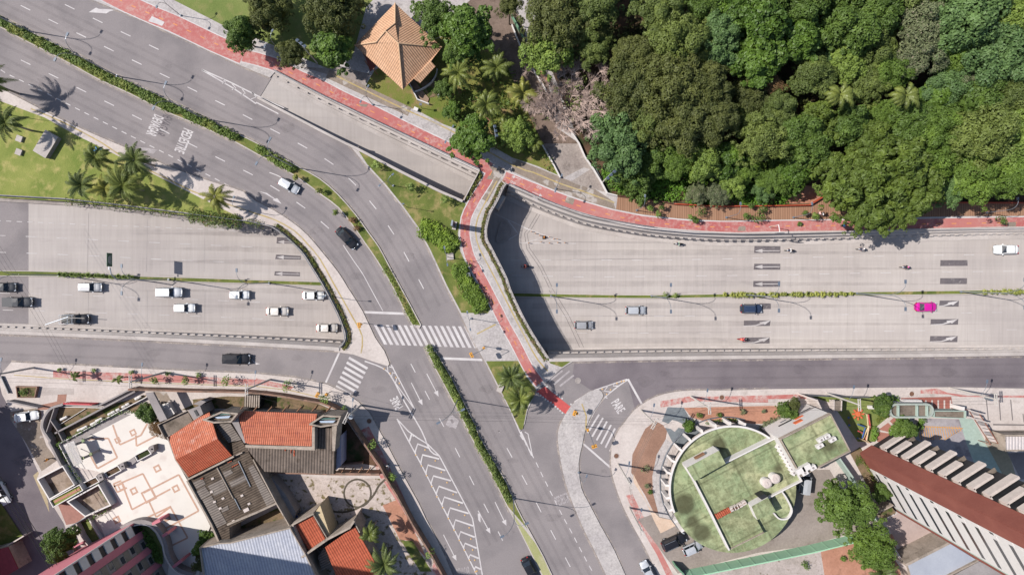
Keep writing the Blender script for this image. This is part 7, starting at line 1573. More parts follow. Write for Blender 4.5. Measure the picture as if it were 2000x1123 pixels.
# white plaza with pink squares
PZ = q(0, 850, 6.643, 790, 115, 1140, -20) + pr(240, 808, 262, 806, 300, 813, 322, 857, 328, 860, 345, 900, 367, 940, 412, 1025, 396, 1062, 388, 1123, 388, 1180, 320, 1180, 330, 1100, 300, 1040, 262, 1016, 205, 1048, 190, 1013, 236, 987, 208, 930, 190, 920, 140, 910)
ptile = ground_mat("white_plaza_tiles", S(246, 240, 232), S(240, 232, 223), .2, 1.6, c3=S(226, 212, 204), c3s=.4, c3t=(.6, .8), grain=.03)
pl = MB(); pl.slab(PZ, .1, .4, 0, 1); o = structure(pl.build("white_plaza", [ptile, white]))
pk_ = MB(); PQ = lambda *v: t(0, 3, *v)
def sq(x, y, s_, w=3.0, z=.406, a=R(-27)):
    c, sn = math.cos(a) * s_, math.sin(a) * s_; p = [(x + c - sn, y + sn + c), (x - c - sn, y - sn + c), (x - c + sn, y - sn - c), (x + c + sn, y + sn - c)]
    p2 = PQ(*[v for pt in p for v in pt]); P = p2 + [p2[0]]
    for i in range(4):
        k_ = .5 if i % 2 else -.5; dx, dy = P[i + 1][0] - P[i][0], P[i + 1][1] - P[i][1]; l = math.hypot(dx, dy); e = w * k_ / l
        pk_.flat(band([(P[i][0] - dx * e, P[i][1] - dy * e), (P[i + 1][0] + dx * e, P[i + 1][1] + dy * e)], w), z)
for x, y in ((1228, 290), (1045, 465), (1372, 447), (912, 690), (1302, 672)): sq(x, y, 20, 3.4)
sq(1162, 500, 42, 3.2); sq(948, 432, 20, 2.6, .407); sq(918, 70, 16, 3, .407); sq(1038, 10, 18, 3, .407)
for i, l in enumerate(((890, 430, 950, 400, 1115, 330, 1215, 520), (950, 400, 1030, 610, 1330, 450), (1120, 480, 1395, 338, 1550, 620, 1270, 770), (1160, 540, 1220, 670, 1330, 590, 1465, 830, 1310, 905), (1110, 690, 1335, 585), (880, -50, 935, 105, 1100, 30, 1150, -60), (1060, 30, 1065, 115, 1230, 30), (690, 70, 700, 60, 845, 55, 915, 205, 760, 290, 700, 180), (885, 410, 945, 385), (885, 410, 915, 475, 990, 440), (1320, 900, 1350, 1000))):
    P = PQ(*l)
    for j, (a, b) in enumerate(zip(P, P[1:])): pk_.flat(band([a, b], 3.3), .408 + .0012 * ((i * 3 + j) % 9))
structure(pk_.build("pink_paving_bands", plain("pink_paving", S(208, 170, 148), .8)))
ZQ = lambda *v: q(0, 850, 6.643, *v)
lay("pergola_floor", ZQ(835, 150, 960, 95, 1075, 345, 965, 400), leaf_litter, .415)
r_ = rootat("pergola", ZQ(950, 240), "white slatted pergola on grey pillars on the white plaza", "pergola")
a0, a1, b0, b1 = ZQ(822, 132, 955, 395, 960, 76, 1068, 342)
for i in range(24):
    u = i / 23; A2 = (a0[0] + (a1[0] - a0[0]) * u, a0[1] + (a1[1] - a0[1]) * u); B2 = (b0[0] + (b1[0] - b0[0]) * u, b0[1] + (b1[1] - b0[1]) * u)
    part(r_, "slat", white, lambda g: g.slab(band([A2, B2], 1.15), 2.7, 2.85))
for l in ((870, 110, 1010, 372), (905, 96, 1040, 358)): part(r_, "beam", greywall, lambda g: g.slab(band(ZQ(*l), 1.4), 2.4, 2.69))
for p in ZQ(1085, 65, 970, 122, 1185, 238, 1085, 292):
    w = W(p[0], p[1], 2.4); part(r_, "pillar", greywall, lambda g: g.box((w[0], w[1], 1.35), (.42, .42, 2.3), rz=.45)); part(r_, "planter_box", mossroof, lambda g: g.box((w[0], w[1], 2.55), (.5, .5, .14), rz=.45))
    part(r_, "beam", greywall, lambda g: g.tube([(w[0], w[1], 2.3), (w[0] - 2.0, w[1] + .9, 2.3)], .08, n=5))
def planter(pts, label, z=1.1, fill=soil, rimc=white, shr_=None, nm="planter"):
    r_ = rootat(nm, pts, label, "planter"); part(r_, "rim", rimc, lambda g: rim(g, pts, .1, z, 1.6)); part(r_, "soil", fill, lambda g: g.slab(pts, .1, z - .3)); return r_
planter(ZQ(1350, 482, 1522, 392, 1570, 455, 1388, 550), "white planter with a green shrub in the middle of the plaza's planter row")
planter(ZQ(1745, 262, 1915, 176, 1960, 238, 1783, 333), "white planter of dry soil at the right of the plaza's planter row")
planter(ZQ(1040, 635, 1240, 540, 1285, 600, 1080, 708), "white planter at the left of the plaza's planter row")
for i, (p, l) in enumerate(((ZQ(1545, 372, 1600, 355, 1625, 430, 1570, 450), "middle grey pillar of the plaza's planter row"), (ZQ(1925, 150, 1990, 130, 2000, 200, 1960, 235), "right grey pillar of the plaza's planter row"), (ZQ(1255, 510, 1320, 500, 1345, 570, 1290, 600), "left grey pillar of the plaza's planter row"))):
    r_ = rootat("grey_pillar", p, l, "pillar"); part(r_, "shaft", greywall, lambda g: g.slab(p, .1, 1.7)); part(r_, "cap", dark, lambda g: g.box(W(sum(a for a, b in p) / 4, sum(b for a, b in p) / 4, 1.75), (.25, .25, .1)))
for pts, l in ((ZQ(1625, 350, 1740, 275, 1770, 340, 1690, 400), "grey steps between the middle and right planters"), ): part(rootat("garden_steps", pts, l, "steps"), "steps", greywall, lambda g: g.slab(pts, .1, .8))
dirtyc = ground_mat("dirty_concrete", S(186, 168, 154), S(150, 130, 112), .25, 3, c3=S(112, 96, 80), c3s=.4, c3t=(.5, .65), grain=.15)
def court(pts, label, z, fl, w=2.4, wallc=white, zf_=.2):
    r_ = rootat("walled_court", pts, label, "courtyard"); part(r_, "wall", wallc, lambda g: rim(g, pts, 0, z, w)); part(r_, "floor", fl, lambda g: g.slab(pts, .05, zf_)); return r_
court(ZQ(485, 568, 812, 400, 965, 640, 638, 828), "square white-walled courtyard with dirty concrete floor beside the side street", 1.5, dirtyc)
court(ZQ(875, 860, 1275, 640, 1432, 905, 1105, 1050), "white-walled dark courtyard below the green roof strip", 1.7, dirtyc)
r_ = planter(ZQ(640, 845, 1030, 640, 1072, 712, 688, 930), "long white-rimmed green roof strip with a sandy planted band", 1.9, lawn)
part(r_, "sand_strip", dirt, lambda g: g.slab(ZQ(695, 850, 1030, 680, 1045, 705, 710, 878), 1.5, 1.66))
ghr = leaf_mat("garden_hedge", (112, 146, 60), .35)
hedge(q(0, 700, 6.643, 760, 1112, 1250, 850, 1590, 690, 1900, 690), 5, 1.0, "long narrow garden hedge beside the grey sloping plaza edge", ghr, 1.2, size=.13, blob=.3)
lay("grey_slope", q(0, 700, 6.643, 800, 1123, 1250, 880, 1600, 715, 1700, 725, 1400, 880, 1150, 1010, 1000, 1090), greywall, .42)
hedge(ZQ(790, 130, 870, 270, 940, 400, 1010, 520, 1080, 600), 7, .8, "garden hedge behind the pergola beside the sunken alley", ghr, 1.1, size=.13, blob=.4)
hedge(ZQ(1300, 620, 1400, 800, 1460, 900, 1340, 990, 1170, 1080), 6, .8, "angled garden hedge round the dark courtyard", ghr, 1.2, size=.13, blob=.34)
lay("small_garden_lawn", q(0, 954, 6.643, 1005, 450, 1140, 400, 1310, 690, 1160, 750, 1080, 640), lawnp, .165)
lay("alley_floor", q(0, 700, 6.643, 640, 640, 790, 620, 1300, 640, 1900, 470, 1880, 520, 800, 1090, 600, 960), leaf_litter, .172)
lay("alley_floor", ZQ(600, 0, 770, -20, 980, 620, 830, 400), leaf_litter, .173)
lay("drive_floor", q(0, 954, 6.643, 750, 200, 870, 160, 1110, 350, 1000, 440, 860, 470), plain("worn_terracotta_paving", S(176, 128, 116), .9), .166)
gw = [(q(0, 700, 6.643, 1270, 615, 1640, 425, 1760, 380), 1.8, 3.4, greywall, "grey garden wall nearest the brick wall in the left block"), (q(0, 700, 6.643, 715, 968, 1340, 640, 1740, 432), 2.2, 3.6, greywall, "long grey diagonal garden wall in the left block"),
      (q(0, 700, 6.643, 770, 1105, 1590, 662, 1900, 500), 1.5, 1.8, white, "long thin white wall along the garden hedge"), (q(0, 700, 6.643, 790, 600, 1270, 615), 1.9, 2.4, greywall, "short sign wall with red lettering"), (q(0, 700, 6.643, 780, 625, 1350, 640), .9, 1.6, white, "low white wall behind the sign wall"),
      (q(0, 700, 6.643, 650, 800, 740, 930, 810, 1070), 2.2, 2.2, greywall, "short grey cross wall inside the curved wall"), (q(0, 700, 6.643, 700, 650, 655, 790, 600, 950), 2.2, 1.8, greywall, "thin grey wall just inside the curved wall"), (q(0, 700, 6.643, 775, 855, 1105, 650), .6, 1, white, "thin pale kerb line in the triangular garden"),
      (sm(q(0, 700, 6.643, 800, 600, 670, 640, 600, 710, 555, 800, 545, 890, 575, 965), 3) + q(0, 700, 6.643, 640, 1060) + ZQ(640, 100, 790, 395), 2.4, 5.0, greywall, "curved grey garden wall beside the parked white sedan"),
      (ZQ(760, 115, 830, 250, 960, 500, 1050, 640), 1.4, 1.6, white, "thin white wall along the pergola hedge"), (q(0, 700, 6.643, 110, 560, 480, 640), 2.6, 3.4, greywall, "grey wall above the cobbled parking at the left"), (q(0, 700, 6.643, 8, 235, 105, 450), .9, 1.6, metald, "thin dark fence at the left corner of the block"),
      (q(0, 954, 6.643, 1145, 380, 1250, 560, 1330, 680), 1.2, 1.8, white, "white wall between small lawn and plaza hedge"), (q(0, 954, 6.643, 855, 520, 1110, 375), 2.2, 1.6, metald, "dark gate frame at the foot of the drive"), (q(0, 954, 6.643, 985, 460, 1060, 620, 1160, 770), 2.0, 3, offwhite, "pale wall left of the small garden lawn"), (q(0, 954, 6.643, 870, 590, 930, 740, 960, 830), 1.6, 3, parap, "pale stub wall beside the clipped tree"),
      (q(0, 954, 6.643, 965, 755, 1085, 690), 2.4, 3, pinkw, "short pink beam over the passage by the tower")]
for pts, z, w, m, l in gw: wall_line("garden_wall", pts, z * .55 + .1, w * .85, m, l)
planter(q(0, 700, 6.643, 205, 365, 475, 372, 445, 505, 225, 505), "brown planter with weeds on the pale pavement at the left", .7, leaf_litter, brickw)
for i in range(6): lay("pavement_step", q(0, 700, 6.643, 500 + i * 2, 382 + 17 * i, 960, 392 + 14 * i, 960, 396 + 14 * i, 500 + i * 2, 386 + 17 * i), groove, .17)
g = MB()
for i in range(14): 
    p = q(0, 700, 6.643, 835 + 25 * i, 577 + i)[0]; w = W(p[0], p[1], 2.0); g.box(w, (.28, .1, .3), rz=.1 * (i % 3 - 1))
so = wall_line("sign_lettering_base", q(0, 700, 6.643, 825, 590, 1185, 603), 1.95, 1.2, plain("sign_red", S(226, 74, 84), .6), "red raised lettering strip on the short sign wall", "sign")
g.v = [(v[0] - so.location[0], v[1] - so.location[1], v[2]) for v in g.v]; g.build("letters", MATS["sign_red"], so)
for i, (x, y) in enumerate(((1040, 920), (1100, 895), (1230, 835), (1295, 790), (1435, 715), (1480, 690), (1540, 660), (1615, 620), (1665, 590), (1785, 515), (1820, 495), (840, 770))):
    p = q(0, 700, 6.643, x, y)[0]; w = W(p[0], p[1], .3); r2 = empty("garden_boulder", w, .45, ("white painted stone in the row along the garden wall" if i < 11 else "white stone block beside the bush in the triangular garden"), "stone", "white stones along the garden wall" if i < 11 else None)
    g = MB(); l_ = 1.3 if x in (1100, 1230, 1295, 840) else .6; g.tube([(-l_ / 2, 0, .15), (0, 0, .22), (l_ / 2, 0, .15)], .26, .24, n=7); g.build("stone", white, r2)
# curved white canopy near the pink tower
cv = sm(PQ(945, 762, 1000, 735, 1060, 715, 1130, 712, 1200, 742, 1250, 800, 1285, 880, 1300, 960, 1345, 1045, 1410, 1095, 1500, 1125), 3)
r_ = rootat("curved_walkway", cv, "curved pale walkway wall sweeping round the pink tower's garden", "walkway"); part(r_, "wall", greywall, lambda g: g.slab(band(cv, 10), .1, 1.8)); part(r_, "kerb", white, lambda g: g.slab(off(cv, 4) + off(cv, 5.4)[::-1], 1.7, 2.05))
lay("tower_garden", PQ(985, 770, 1060, 745, 1150, 735, 1210, 790, 1265, 900, 1275, 1030, 1100, 1100, 1000, 900), lawnp, .43)
hedge(PQ(1000, 790, 1080, 755, 1130, 790, 1200, 880, 1240, 960, 1260, 1020), 12, .9, "garden shrubs inside the curved walkway", ghr, 1.0, size=.16, z0=.4, name="shrub", cat="shrub")
for l, p in (("short pink beam sticking out at the curved walkway, upper", (1195, 720, 1240, 700)), ("short pink beam sticking out at the curved walkway, middle", (1275, 815, 1300, 800)), ("short pink beam sticking out at the curved walkway, lower", (1355, 1055, 1410, 1015))): wall_line("pink_beam", PQ(*p), 3.2, 5, pinkw, l, "beam")
# ---- towers
def tower(label, P0, d1, L1, d2, L2, floors, fh, zones1, zones2, wallm_, name="apartment_tower"):
    """P0: corner at ground (photo px), d1/d2: directions of the two faces, zones: (start, end, kind) in px from the corner"""
    def pt(s, u, z=0.0): w = W(P0[0] + d1[0] * s + d2[0] * u, P0[1] + d1[1] * s + d2[1] * u, 0); return (w[0], w[1], z)
    Ht = floors * fh; root = empty(name, W(*P0, 0), 0, label, "tower block")
    def prism(g, s0, s1, u0, u1, z0, z1):
        c = [pt(s0, u0), pt(s1, u0), pt(s1, u1), pt(s0, u1)]
        if g.area(c) < 0: c = c[::-1]
        g.add([(p[0], p[1], z0) for p in c] + [(p[0], p[1], z1) for p in c], [(3, 2, 1, 0), (4, 5, 6, 7)] + [(i, (i + 1) % 4, 4 + (i + 1) % 4, 4 + i) for i in range(4)])
    part(root, "core", wallm_, lambda g: prism(g, 2, L1, 2, L2, 0, Ht))
    part(root, "roof", flatgrey, lambda g: prism(g, 0, L1 + 1, 0, L2 + 1, Ht, Ht + .5))
    k1 = lambda g, a, b, z0, z1, o0, o1: prism(g, a, b, -o1, -o0 + 2.02, z0, z1)      # on face 1 (runs along d1), o = outward px
    k2 = lambda g, a, b, z0, z1, o0, o1: prism(g, -o1, -o0 + 2.02, a, b, z0, z1)
    for zones, kf in ((zones1, k1), (zones2, k2)):
        for a, b, kind, m in zones:
            if kind == 'band': part(root, "facade_band", m, lambda g: kf(g, a, b, 0, Ht, 0, 1.2))
            elif kind == 'panel': part(root, "facade_panel", m, lambda g: kf(g, a, b, 0, Ht, 0, .3))
            elif kind == 'slits':
                part(root, "facade_panel", m, lambda g: kf(g, a, b, 0, Ht, 0, .3))
                for f in range(floors):
                    w = part(root, "window", winm, lambda g: kf(g, a + 3, b - 4, f * fh + 1.5, f * fh + 2.15, 0, .5))
                    part(root, "window_ledge", m, lambda g: kf(g, a + 1 + 6 * (f % 2), a + 9 + 6 * (f % 2), f * fh + .6, f * fh + 2.5, 0, .8))
                    for j in range(3):
                        c = part(w, "mullion", metald, lambda g: kf(g, a + 12 + j * (b - a - 20) / 2.5, a + 12.8 + j * (b - a - 20) / 2.5, f * fh + 1.5, f * fh + 2.15, 0, .55))
                        c.location = -Vector(root.location) + Vector(root.location)
            elif kind == 'windows':
                part(root, "facade_panel", m, lambda g: kf(g, a, b, 0, Ht, -1.4, -1.0))
                for f in range(floors):
                    part(root, "spandrel", plain("grey_spandrel", S(150, 140, 128), .8), lambda g: kf(g, a, b, f * fh, f * fh + 1.3, -1.2, -.6)); part(root, "window", winm, lambda g: kf(g, a + (2 if f % 2 else 6), b - (6 if f % 2 else 2), f * fh + 1.5, f * fh + 2.3, -1.2, -.5))
            elif kind == 'balcony':
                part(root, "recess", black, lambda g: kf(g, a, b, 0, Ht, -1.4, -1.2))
                for f in range(1, floors):
                    e = b if f % 2 else b - (b - a) * .3
                    part(root, "balcony_floor", flatgrey, lambda g: kf(g, a, b, f * fh - .15, f * fh, 0, 5.5)); pz = part(root, "balcony_parapet", m, lambda g: kf(g, a + 1, e, f * fh, f * fh + 1.25, 5.5, 7.5))
                    part(root, "balcony_side", m, lambda g: kf(g, a + 1, a + 3, f * fh, f * fh + 1.25, 0, 5.5))
            elif kind == 'screens':
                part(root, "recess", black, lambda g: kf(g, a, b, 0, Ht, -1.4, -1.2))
                for f in range(1, floors):
                    part(root, "balcony_parapet", m, lambda g: kf(g, a, b, f * fh, f * fh + 1.5, -.8, .6)); part(root, "balcony_floor", flatgrey, lambda g: kf(g, a, b, f * fh - .15, f * fh, -1.2, .4))
                part(root, "edge_fin", white, lambda g: kf(g, a - 2.4, a - .2, 3, Ht, 0, 2.0))
    return root
tower("tall tower with brown corner, white slit-windowed side and white balconies at the lower right", (1679, 884), (.5, .866), 124, (.84, -.54), 80, 15, 2.75,
      [(0, 31, 'band', brownt), (31, 116, 'slits', white), (116, 119, 'panel', mint), (119, 124, 'band', brownt)], [(0, 27, 'band', brownt), (27, 80, 'balcony', offwhite)], offwhite)
tower("pink tower with grey balcony fronts rising at the lower left beside the plaza", (274, 1014), (.44, .9), 170, (-.9, .44), 130, 27, 2.75,
      [(1, 20, 'screens', white), (20, 33, 'band', pinkw), (33, 53, 'windows', greywall), (53, 65, 'band', pinkw), (65, 86, 'windows', greywall), (86, 98, 'band', pinkw), (98, 120, 'windows', greywall), (120, 135, 'band', pinkw)], [(0, 130, 'band', pinkw)], pinkw)
house("low_house", "low house with a dark red roof in shade at the lower left corner", [(q(0, 954, 6.643, -300, 860, 0, 780, 100, 755, 235, 1040, 0, 1180, -300, 1240), (3.2,) * 6, plain("dark_red_roof", S(150, 66, 76), .7, vary=.15), "roof")], [(q(0, 954, 6.643, -300, 860, 0, 780, 100, 755, 235, 1040, 0, 1180, -300, 1240), 3.0)])
for z_, pl_, l_ in ((7, (-120, 950, -25, 970, -5, 1025, -120, 1060), "low building beyond the left edge that shades the side street"), (25, (-260, 1000, -62, 1029, -62, 1240, -260, 1240), "tall building beyond the lower left corner")):
    rp = [(CX + (x - CX) * H / (H - z_), CY + (y - CY) * H / (H - z_)) for x, y in pr(*pl_)]; house("street_building", l_, [(rp, (z_,) * 4, flatgrey, "roof")], [(rp, z_ - .1)], "building")
wall_line("boundary_wall", q(0, 954, 6.643, 0, 780, 160, 700, 300, 615), 2, 2.4, offwhite, "pale wall top behind the dark red roof at the lower left"); lay("shaded_garden", q(0, 954, 6.643, -200, 180, 20, 200, 300, 620, 0, 780), lawn2, .2)
# ---- round green building
cx0, cy0, rr0 = 1431, 955, 124
disc = [(cx0 + rr0 * math.cos(a), cy0 + rr0 * math.sin(a)) for a in (2 * math.pi * i / 72 for i in range(72))]
rb = rootat("round_building", [(1432, 950)], "round building with mossy green roofs and a white parapet", "building")
ZR = 3.6
part(rb, "roof", [mossroof, offwhite], lambda g: g.slab(disc, ZR - .7, ZR, 0, 1))
wc = W(cx0, cy0, ZR); wr = rr0 * (H - ZR) / F
part(rb, "wall", winm, lambda g: g.tube([(wc[0], wc[1], 0), (wc[0], wc[1], ZR - .7)], wr - .9, n=72))
part(rb, "parapet", white, lambda g: [g.add([W(cx0 + r1 * math.cos(a), cy0 + r1 * math.sin(a), z) for r1, z in ((rr0 + .5, ZR - 1.2), (rr0 + .5, ZR + .75), (rr0 - 3.2, ZR + .75), (rr0 - 3.2, ZR - .1)) for a in (R(158 + 148 * i / 40) for i in range(41))], [(j * 41 + i, j * 41 + i + 1, (j + 1) * 41 + i + 1, (j + 1) * 41 + i) for j in range(3) for i in range(40)])])
for a in (R(v) for v in (140, 150, 161, 172, 183, 194, 205, 217, 229, 242, 255, 268, 281)):
    part(rb, "fin", white, lambda g: g.box((wc[0] + (wr + .3) * math.cos(a), wc[1] - (wr + .3) * math.sin(a), 1.75), (.7, .4, 3.5), rz=-a))
pb_ = [(wc[0] + (wr + .75) * math.cos(R(135 + 4 * i)), wc[1] - (wr + .75) * math.sin(R(135 + 4 * i)), .25) for i in range(39)]
part(rb, "base_kerb", metald, lambda g: g.tube(pb_, .12, n=5))
MBp = pr(1341, 913, 1404, 879.5, 1417, 903, 1519, 854.5, 1565, 938, 1500, 972, 1497, 967, 1462, 985, 1492, 1040, 1425, 1073, 1358, 940)
ZM = 4.5
part(rb, "upper_roof", [mossroof, white], lambda g: g.slab(MBp, ZR, ZM, 0, 1))
part(rb, "upper_parapet", white, lambda g: rim(g, pr(1339, 912, 1357, 940, 1389, 1002, 1424, 1073), ZR, ZM + .6, 2.8, False)); part(rb, "upper_parapet", white, lambda g: rim(g, pr(1417, 904, 1518, 854, 1542, 896, 1566, 939, 1502, 972), ZR, ZM + .6, 2.4, False))
part(rb, "upper_parapet", parap, lambda g: rim(g, pr(1492, 1040, 1425, 1073), ZR, ZM + .3, 1.2, False)); part(rb, "upper_parapet", white, lambda g: rim(g, pr(1341, 912, 1404, 878.5), ZR, ZM + .9, 2, False))
part(rb, "stair_block", [mossroof, white], lambda g: g.slab(pr(1341, 913, 1404, 879.5, 1417, 905, 1357, 939), ZR, ZM + 1.9, 0, 1)); part(rb, "louvre", woodp, lambda g: g.box(W(1366, 890, ZM + 1.0)[:2] + (ZM + .9,), (1.9, .25, .7), rz=.5))
BQ = lambda *v: q(1290, 860, 6.416, *v)
part(rb, "tank_block", [mossroof, white], lambda g: g.slab(BQ(1140, 825, 1345, 712, 1448, 888, 1215, 995), ZR, ZM + 1.7, 0, 1)); part(rb, "louvre", black, lambda g: g.slab(BQ(1225, 708, 1300, 668, 1350, 700, 1270, 742), ZM, ZM + 1.62))
cvp = sm(BQ(1530, 650, 1580, 720, 1645, 850, 1640, 920, 1600, 975, 1540, 990, 1480, 975, 1430, 920), 3)
part(rb, "terrace_roof", [mossroof, white], lambda g: g.slab(BQ(1400, 700) + cvp, ZR, ZM - .6, 0, 1)); part(rb, "terrace_parapet", white, lambda g: rim(g, cvp, ZR, ZM - .1, 2.4, False))
for i, (x, y) in enumerate(((1340, 540), (1445, 482))):
    w = W(*BQ(x, y)[0], ZM + 1.2); r_ = empty("water_tank", (w[0], w[1], ZM), 0, ("left" if i == 0 else "right") + " one of the two round white water tanks on the green roof", "water tank")
    g = MB(); g.cyl((0, 0, 0), .86, 1.1, 20); g.build("tank", white, r_, smooth=False); g = MB(); g.cyl((0, 0, 1.1), .88, .12, 20, r2=.6); g.box((0, 0, 1.25), (.18, .6, .08), rz=.5); g.build("lid", offwhite, r_)
def ac(x, y, z, label, rz_=.5, d=(1.0, .6, .7), grp="air conditioners along the roof parapet"):
    w = W(x, y, z + .5); r_ = empty("air_conditioner", (w[0], w[1], z), rz_, label, "air conditioner", grp); g = MB(); g.box((0, 0, .4), d); g.build("casing", white, r_); g = MB(); g.cyl((0, 0, .75), .2, .03, 10); g.build("fan_grille", greywall, r_)
for i in range(8): p = BQ(1478 + 27 * i, 72 + 47 * i)[0]; ac(p[0], p[1], ZM, "white air conditioner in the row along the upper green roof's right parapet", -.5, (.6, 1.0, .7))
for x, y, l in ((1750, 375, "larger"), (1825, 335, "larger"), (1905, 338, "smaller"), (1805, 402, "smaller")): p = BQ(x, y)[0]; ac(p[0], p[1], 8.2, l + " white air conditioner in the cluster at the corner of the annex roof", .5, (1.5, .9, .8) if l == "larger" else (1.1, .7, .7), "air conditioners in the corner cluster")
an = pr(1525, 858, 1623, 808.6, 1661, 881, 1566, 930)
ra = rootat("annex_building", an, "rectangular green-roofed annex with a white sign wall beside the round building", "building")
part(ra, "roof", [mossroof, white], lambda g: g.slab(an, 0, 8.2, 0, 1)); part(ra, "parapet", parap, lambda g: rim(g, an, 7.8, 8.6, 1.5))
AQ = lambda *v: q(1480, 760, 9.055, *v)
for x, y, l in ((1115, 888, "left"), (1215, 838, "upper"), (1320, 888, "right"), (1095, 1000, "lower")): p = AQ(x, y)[0]; ac(p[0], p[1], 8.2, l + " white air conditioner of the four in the middle of the annex roof", .5, (1.2, .6, .7), "air conditioners in the middle of the annex roof")
fA, fB = Vector(W(*an[0], 8.2)), Vector(W(*an[1], 8.2)); fd_ = (fB - fA).normalized(); fn_ = Vector((-fd_.y, fd_.x, 0)); fa = math.atan2(fd_.y, fd_.x)
def onface(s, z, w, h, m, nm, d=.08):
    c = fA.lerp(fB, s); part(ra, nm, m, lambda g: g.box((c.x + fn_.x * d / 2, c.y + fn_.y * d / 2, z), (w, d, h), rz=fa))
lgo = plain("logo_orange", S(232, 122, 80), .6)
onface(.62, 3.9, 1.6, .5, lgo, "sign_logo", .1); onface(.52, 5.2, 1.5, .9, lgo, "sign_logo", .12); onface(.36, 3.4, 2.6, .32, black, "sign_lettering", .09); onface(.38, 2.4, 1.2, .2, metald, "sign_lettering", .09); onface(.82, 3.0, 3.4, .5, greywall, "window", .06); onface(.84, 2.5, 2.0, .2, winm, "window", .07)
wall_line("sign_wall", AQ(900, 150, 1050, 200, 1120, 340), 3.6, 3, offwhite, "white end wall curving at the tip of the annex sign wall")
hedge(q(1290, 760, 9.055, 820, 595, 1000, 555, 1150, 535, 1300, 550, 1400, 580), 7, .8, "clipped hedge arc along the top of the round building", ghr, 1.1, size=.14, blob=.35)
hedge(AQ(60, 650, 200, 610, 330, 540, 450, 500), 14, .8, "silvery sprawling bushes between gravel and the annex sign wall", LM['grey'], 1.0, size=.15, name="shrub", cat="shrub"); hedge(AQ(350, 700, 420, 680), 8, .7, "lime-green bush at the foot of the annex sign wall", LM['lime'], 1.0, size=.16, name="shrub", cat="shrub"); hedge(AQ(530, 600, 560, 560), 8, .7, "small lime-green bush nearer the orange logo of the annex sign wall", LM['lime'], 1.0, size=.16, name="shrub", cat="shrub")
# items on the green roof
for i, (x, y) in enumerate(((1040, 775), (990, 805), (955, 825), (925, 835), (890, 850))):
    p = BQ(x, y)[0]; w = W(p[0], p[1], ZM + .2); r_ = empty("storage_box", (w[0], w[1], ZM), .5, ("pale pinkish crates lined up on the green roof", "storage box")[0], "crate", "pale crates on the green roof"); g = MB(); g.box((0, 0, .3), (.75, .7, .6)); g.build("crate", offwhite, r_); g = MB(); g.box((0, 0, .62), (.5, .08, .05)); g.build("strap", woodp, r_)
r_ = rootat("tile_stack", BQ(780, 905), "pile of orange roof tiles on the green roof", "tile pile")
for i in range(9): p = BQ(705 + 19 * i, 950 - 10 * i)[0]; w = W(p[0], p[1], ZM + .3); part(r_, "tile_row", tY2, lambda g: g.box((w[0], w[1], ZM + .25 + .04 * (i % 3)), (.3, .9 - .1 * (i % 2), .4), rz=.5))
# ---- right-hand block: walls, gatehouse, playground
wg = pr(1337, 1113) + q(1480, 948, 6.416, 0, 875, 600, 752, 1140, 622) + pr(1705, 1036)
greenb = plain("green_wall_face", S(176, 222, 186), .8, vary=.06)
rg_ = rootat("green_wall", wg, "long green wall with pilasters below the asphalt yard", "wall"); wgt = [(CX + (x - CX) * H / (H - 2.7), CY + (y - CY) * H / (H - 2.7)) for x, y in wg]; part(rg_, "wall_face", greenb, lambda g: rim(g, wgt, 0, 2.7, 2.2, False))
for x, y, h_ in walk(wg, 24, 8): w = W(x, y, 0); part(rg_, "pilaster", greenb, lambda g: g.box((w[0], w[1], 1.36), (.2, .3, 2.68), rz=-h_))
wall_line("boundary_wall", pr(1640, 895, 1668, 935, 1693, 985, 1712, 1018), 2.6, 3, mint, "mint-green wall between yard and tower garden"); wall_line("boundary_wall", pr(1712, 1018, 1737, 1055, 1760, 1092, 1790, 1140), 2.6, 4, offwhite, "white-topped wall right of the lower light green tree")
wall_line("boundary_wall", pr(1320, 1106, 1334, 1120, 1360, 1160), 2.0, 3, greenw, "short green gate wall at the bottom edge beside the footway")
lay("tower_courtyard", t(3, 3, 910, 700, 1050, 620, 1400, 850, 1210, 960, 1090, 1010), ground_mat("pinkish_concrete", S(206, 184, 176), S(192, 170, 162), .2, 3, grain=.08), .168)
lay("tower_garden_bed", t(3, 3, 640, 170, 720, 120, 960, 560, 880, 620), leaf_litter, .168)
hedge(t(3, 3, 700, 190, 760, 270, 830, 380, 860, 440), 8, .6, "flowering bed at the foot of the brown tower", fl, .8, size=.13, blob=.3, name="flower_bed", cat="flower bed")
TQ = lambda *v: t(3, 3, *v)
house("flat_roof_building", "flat pale blue-grey roof at the bottom edge below the tower courtyard", [(TQ(1095, 1045, 1420, 875, 1640, 1010, 1400, 1135, 1150, 1240), (3.6,) * 5, ground_mat("blue_grey_roof", S(190, 194, 204), S(176, 180, 192), .2, 4, grain=.05), "roof")], [(TQ(1095, 1045, 1420, 875, 1640, 1010, 1400, 1135, 1150, 1240), 3.4)], "building", [(TQ(1085, 1040, 1418, 870), 0, 4.2, 5, False), (TQ(1390, 1140, 1640, 1010), 3, 4, 2.4, False)])
house("flat_roof_building", "pale grey roof at the bottom edge, right of the blue-grey one", [(TQ(1420, 1140, 1650, 1015, 2100, 1240, 1500, 1400), (3.4,) * 4, greywall, "roof")], [(TQ(1420, 1140, 1650, 1015, 2100, 1240, 1500, 1400), 3.2)], "building")
house("small_hut", "tiny dark-roofed hut squeezed between the big tree and the tower", [(TQ(870, 650, 970, 595, 1000, 635, 890, 690), (2.6,) * 4, leaf_litter, "roof")], [(TQ(870, 650, 970, 595, 1000, 635, 890, 690), 2.4)], "hut", [(TQ(850, 640, 975, 578), 0, 3.0, 2.4, False)])
GQ = lambda *v: q(1700, 740, 6.643, *v)
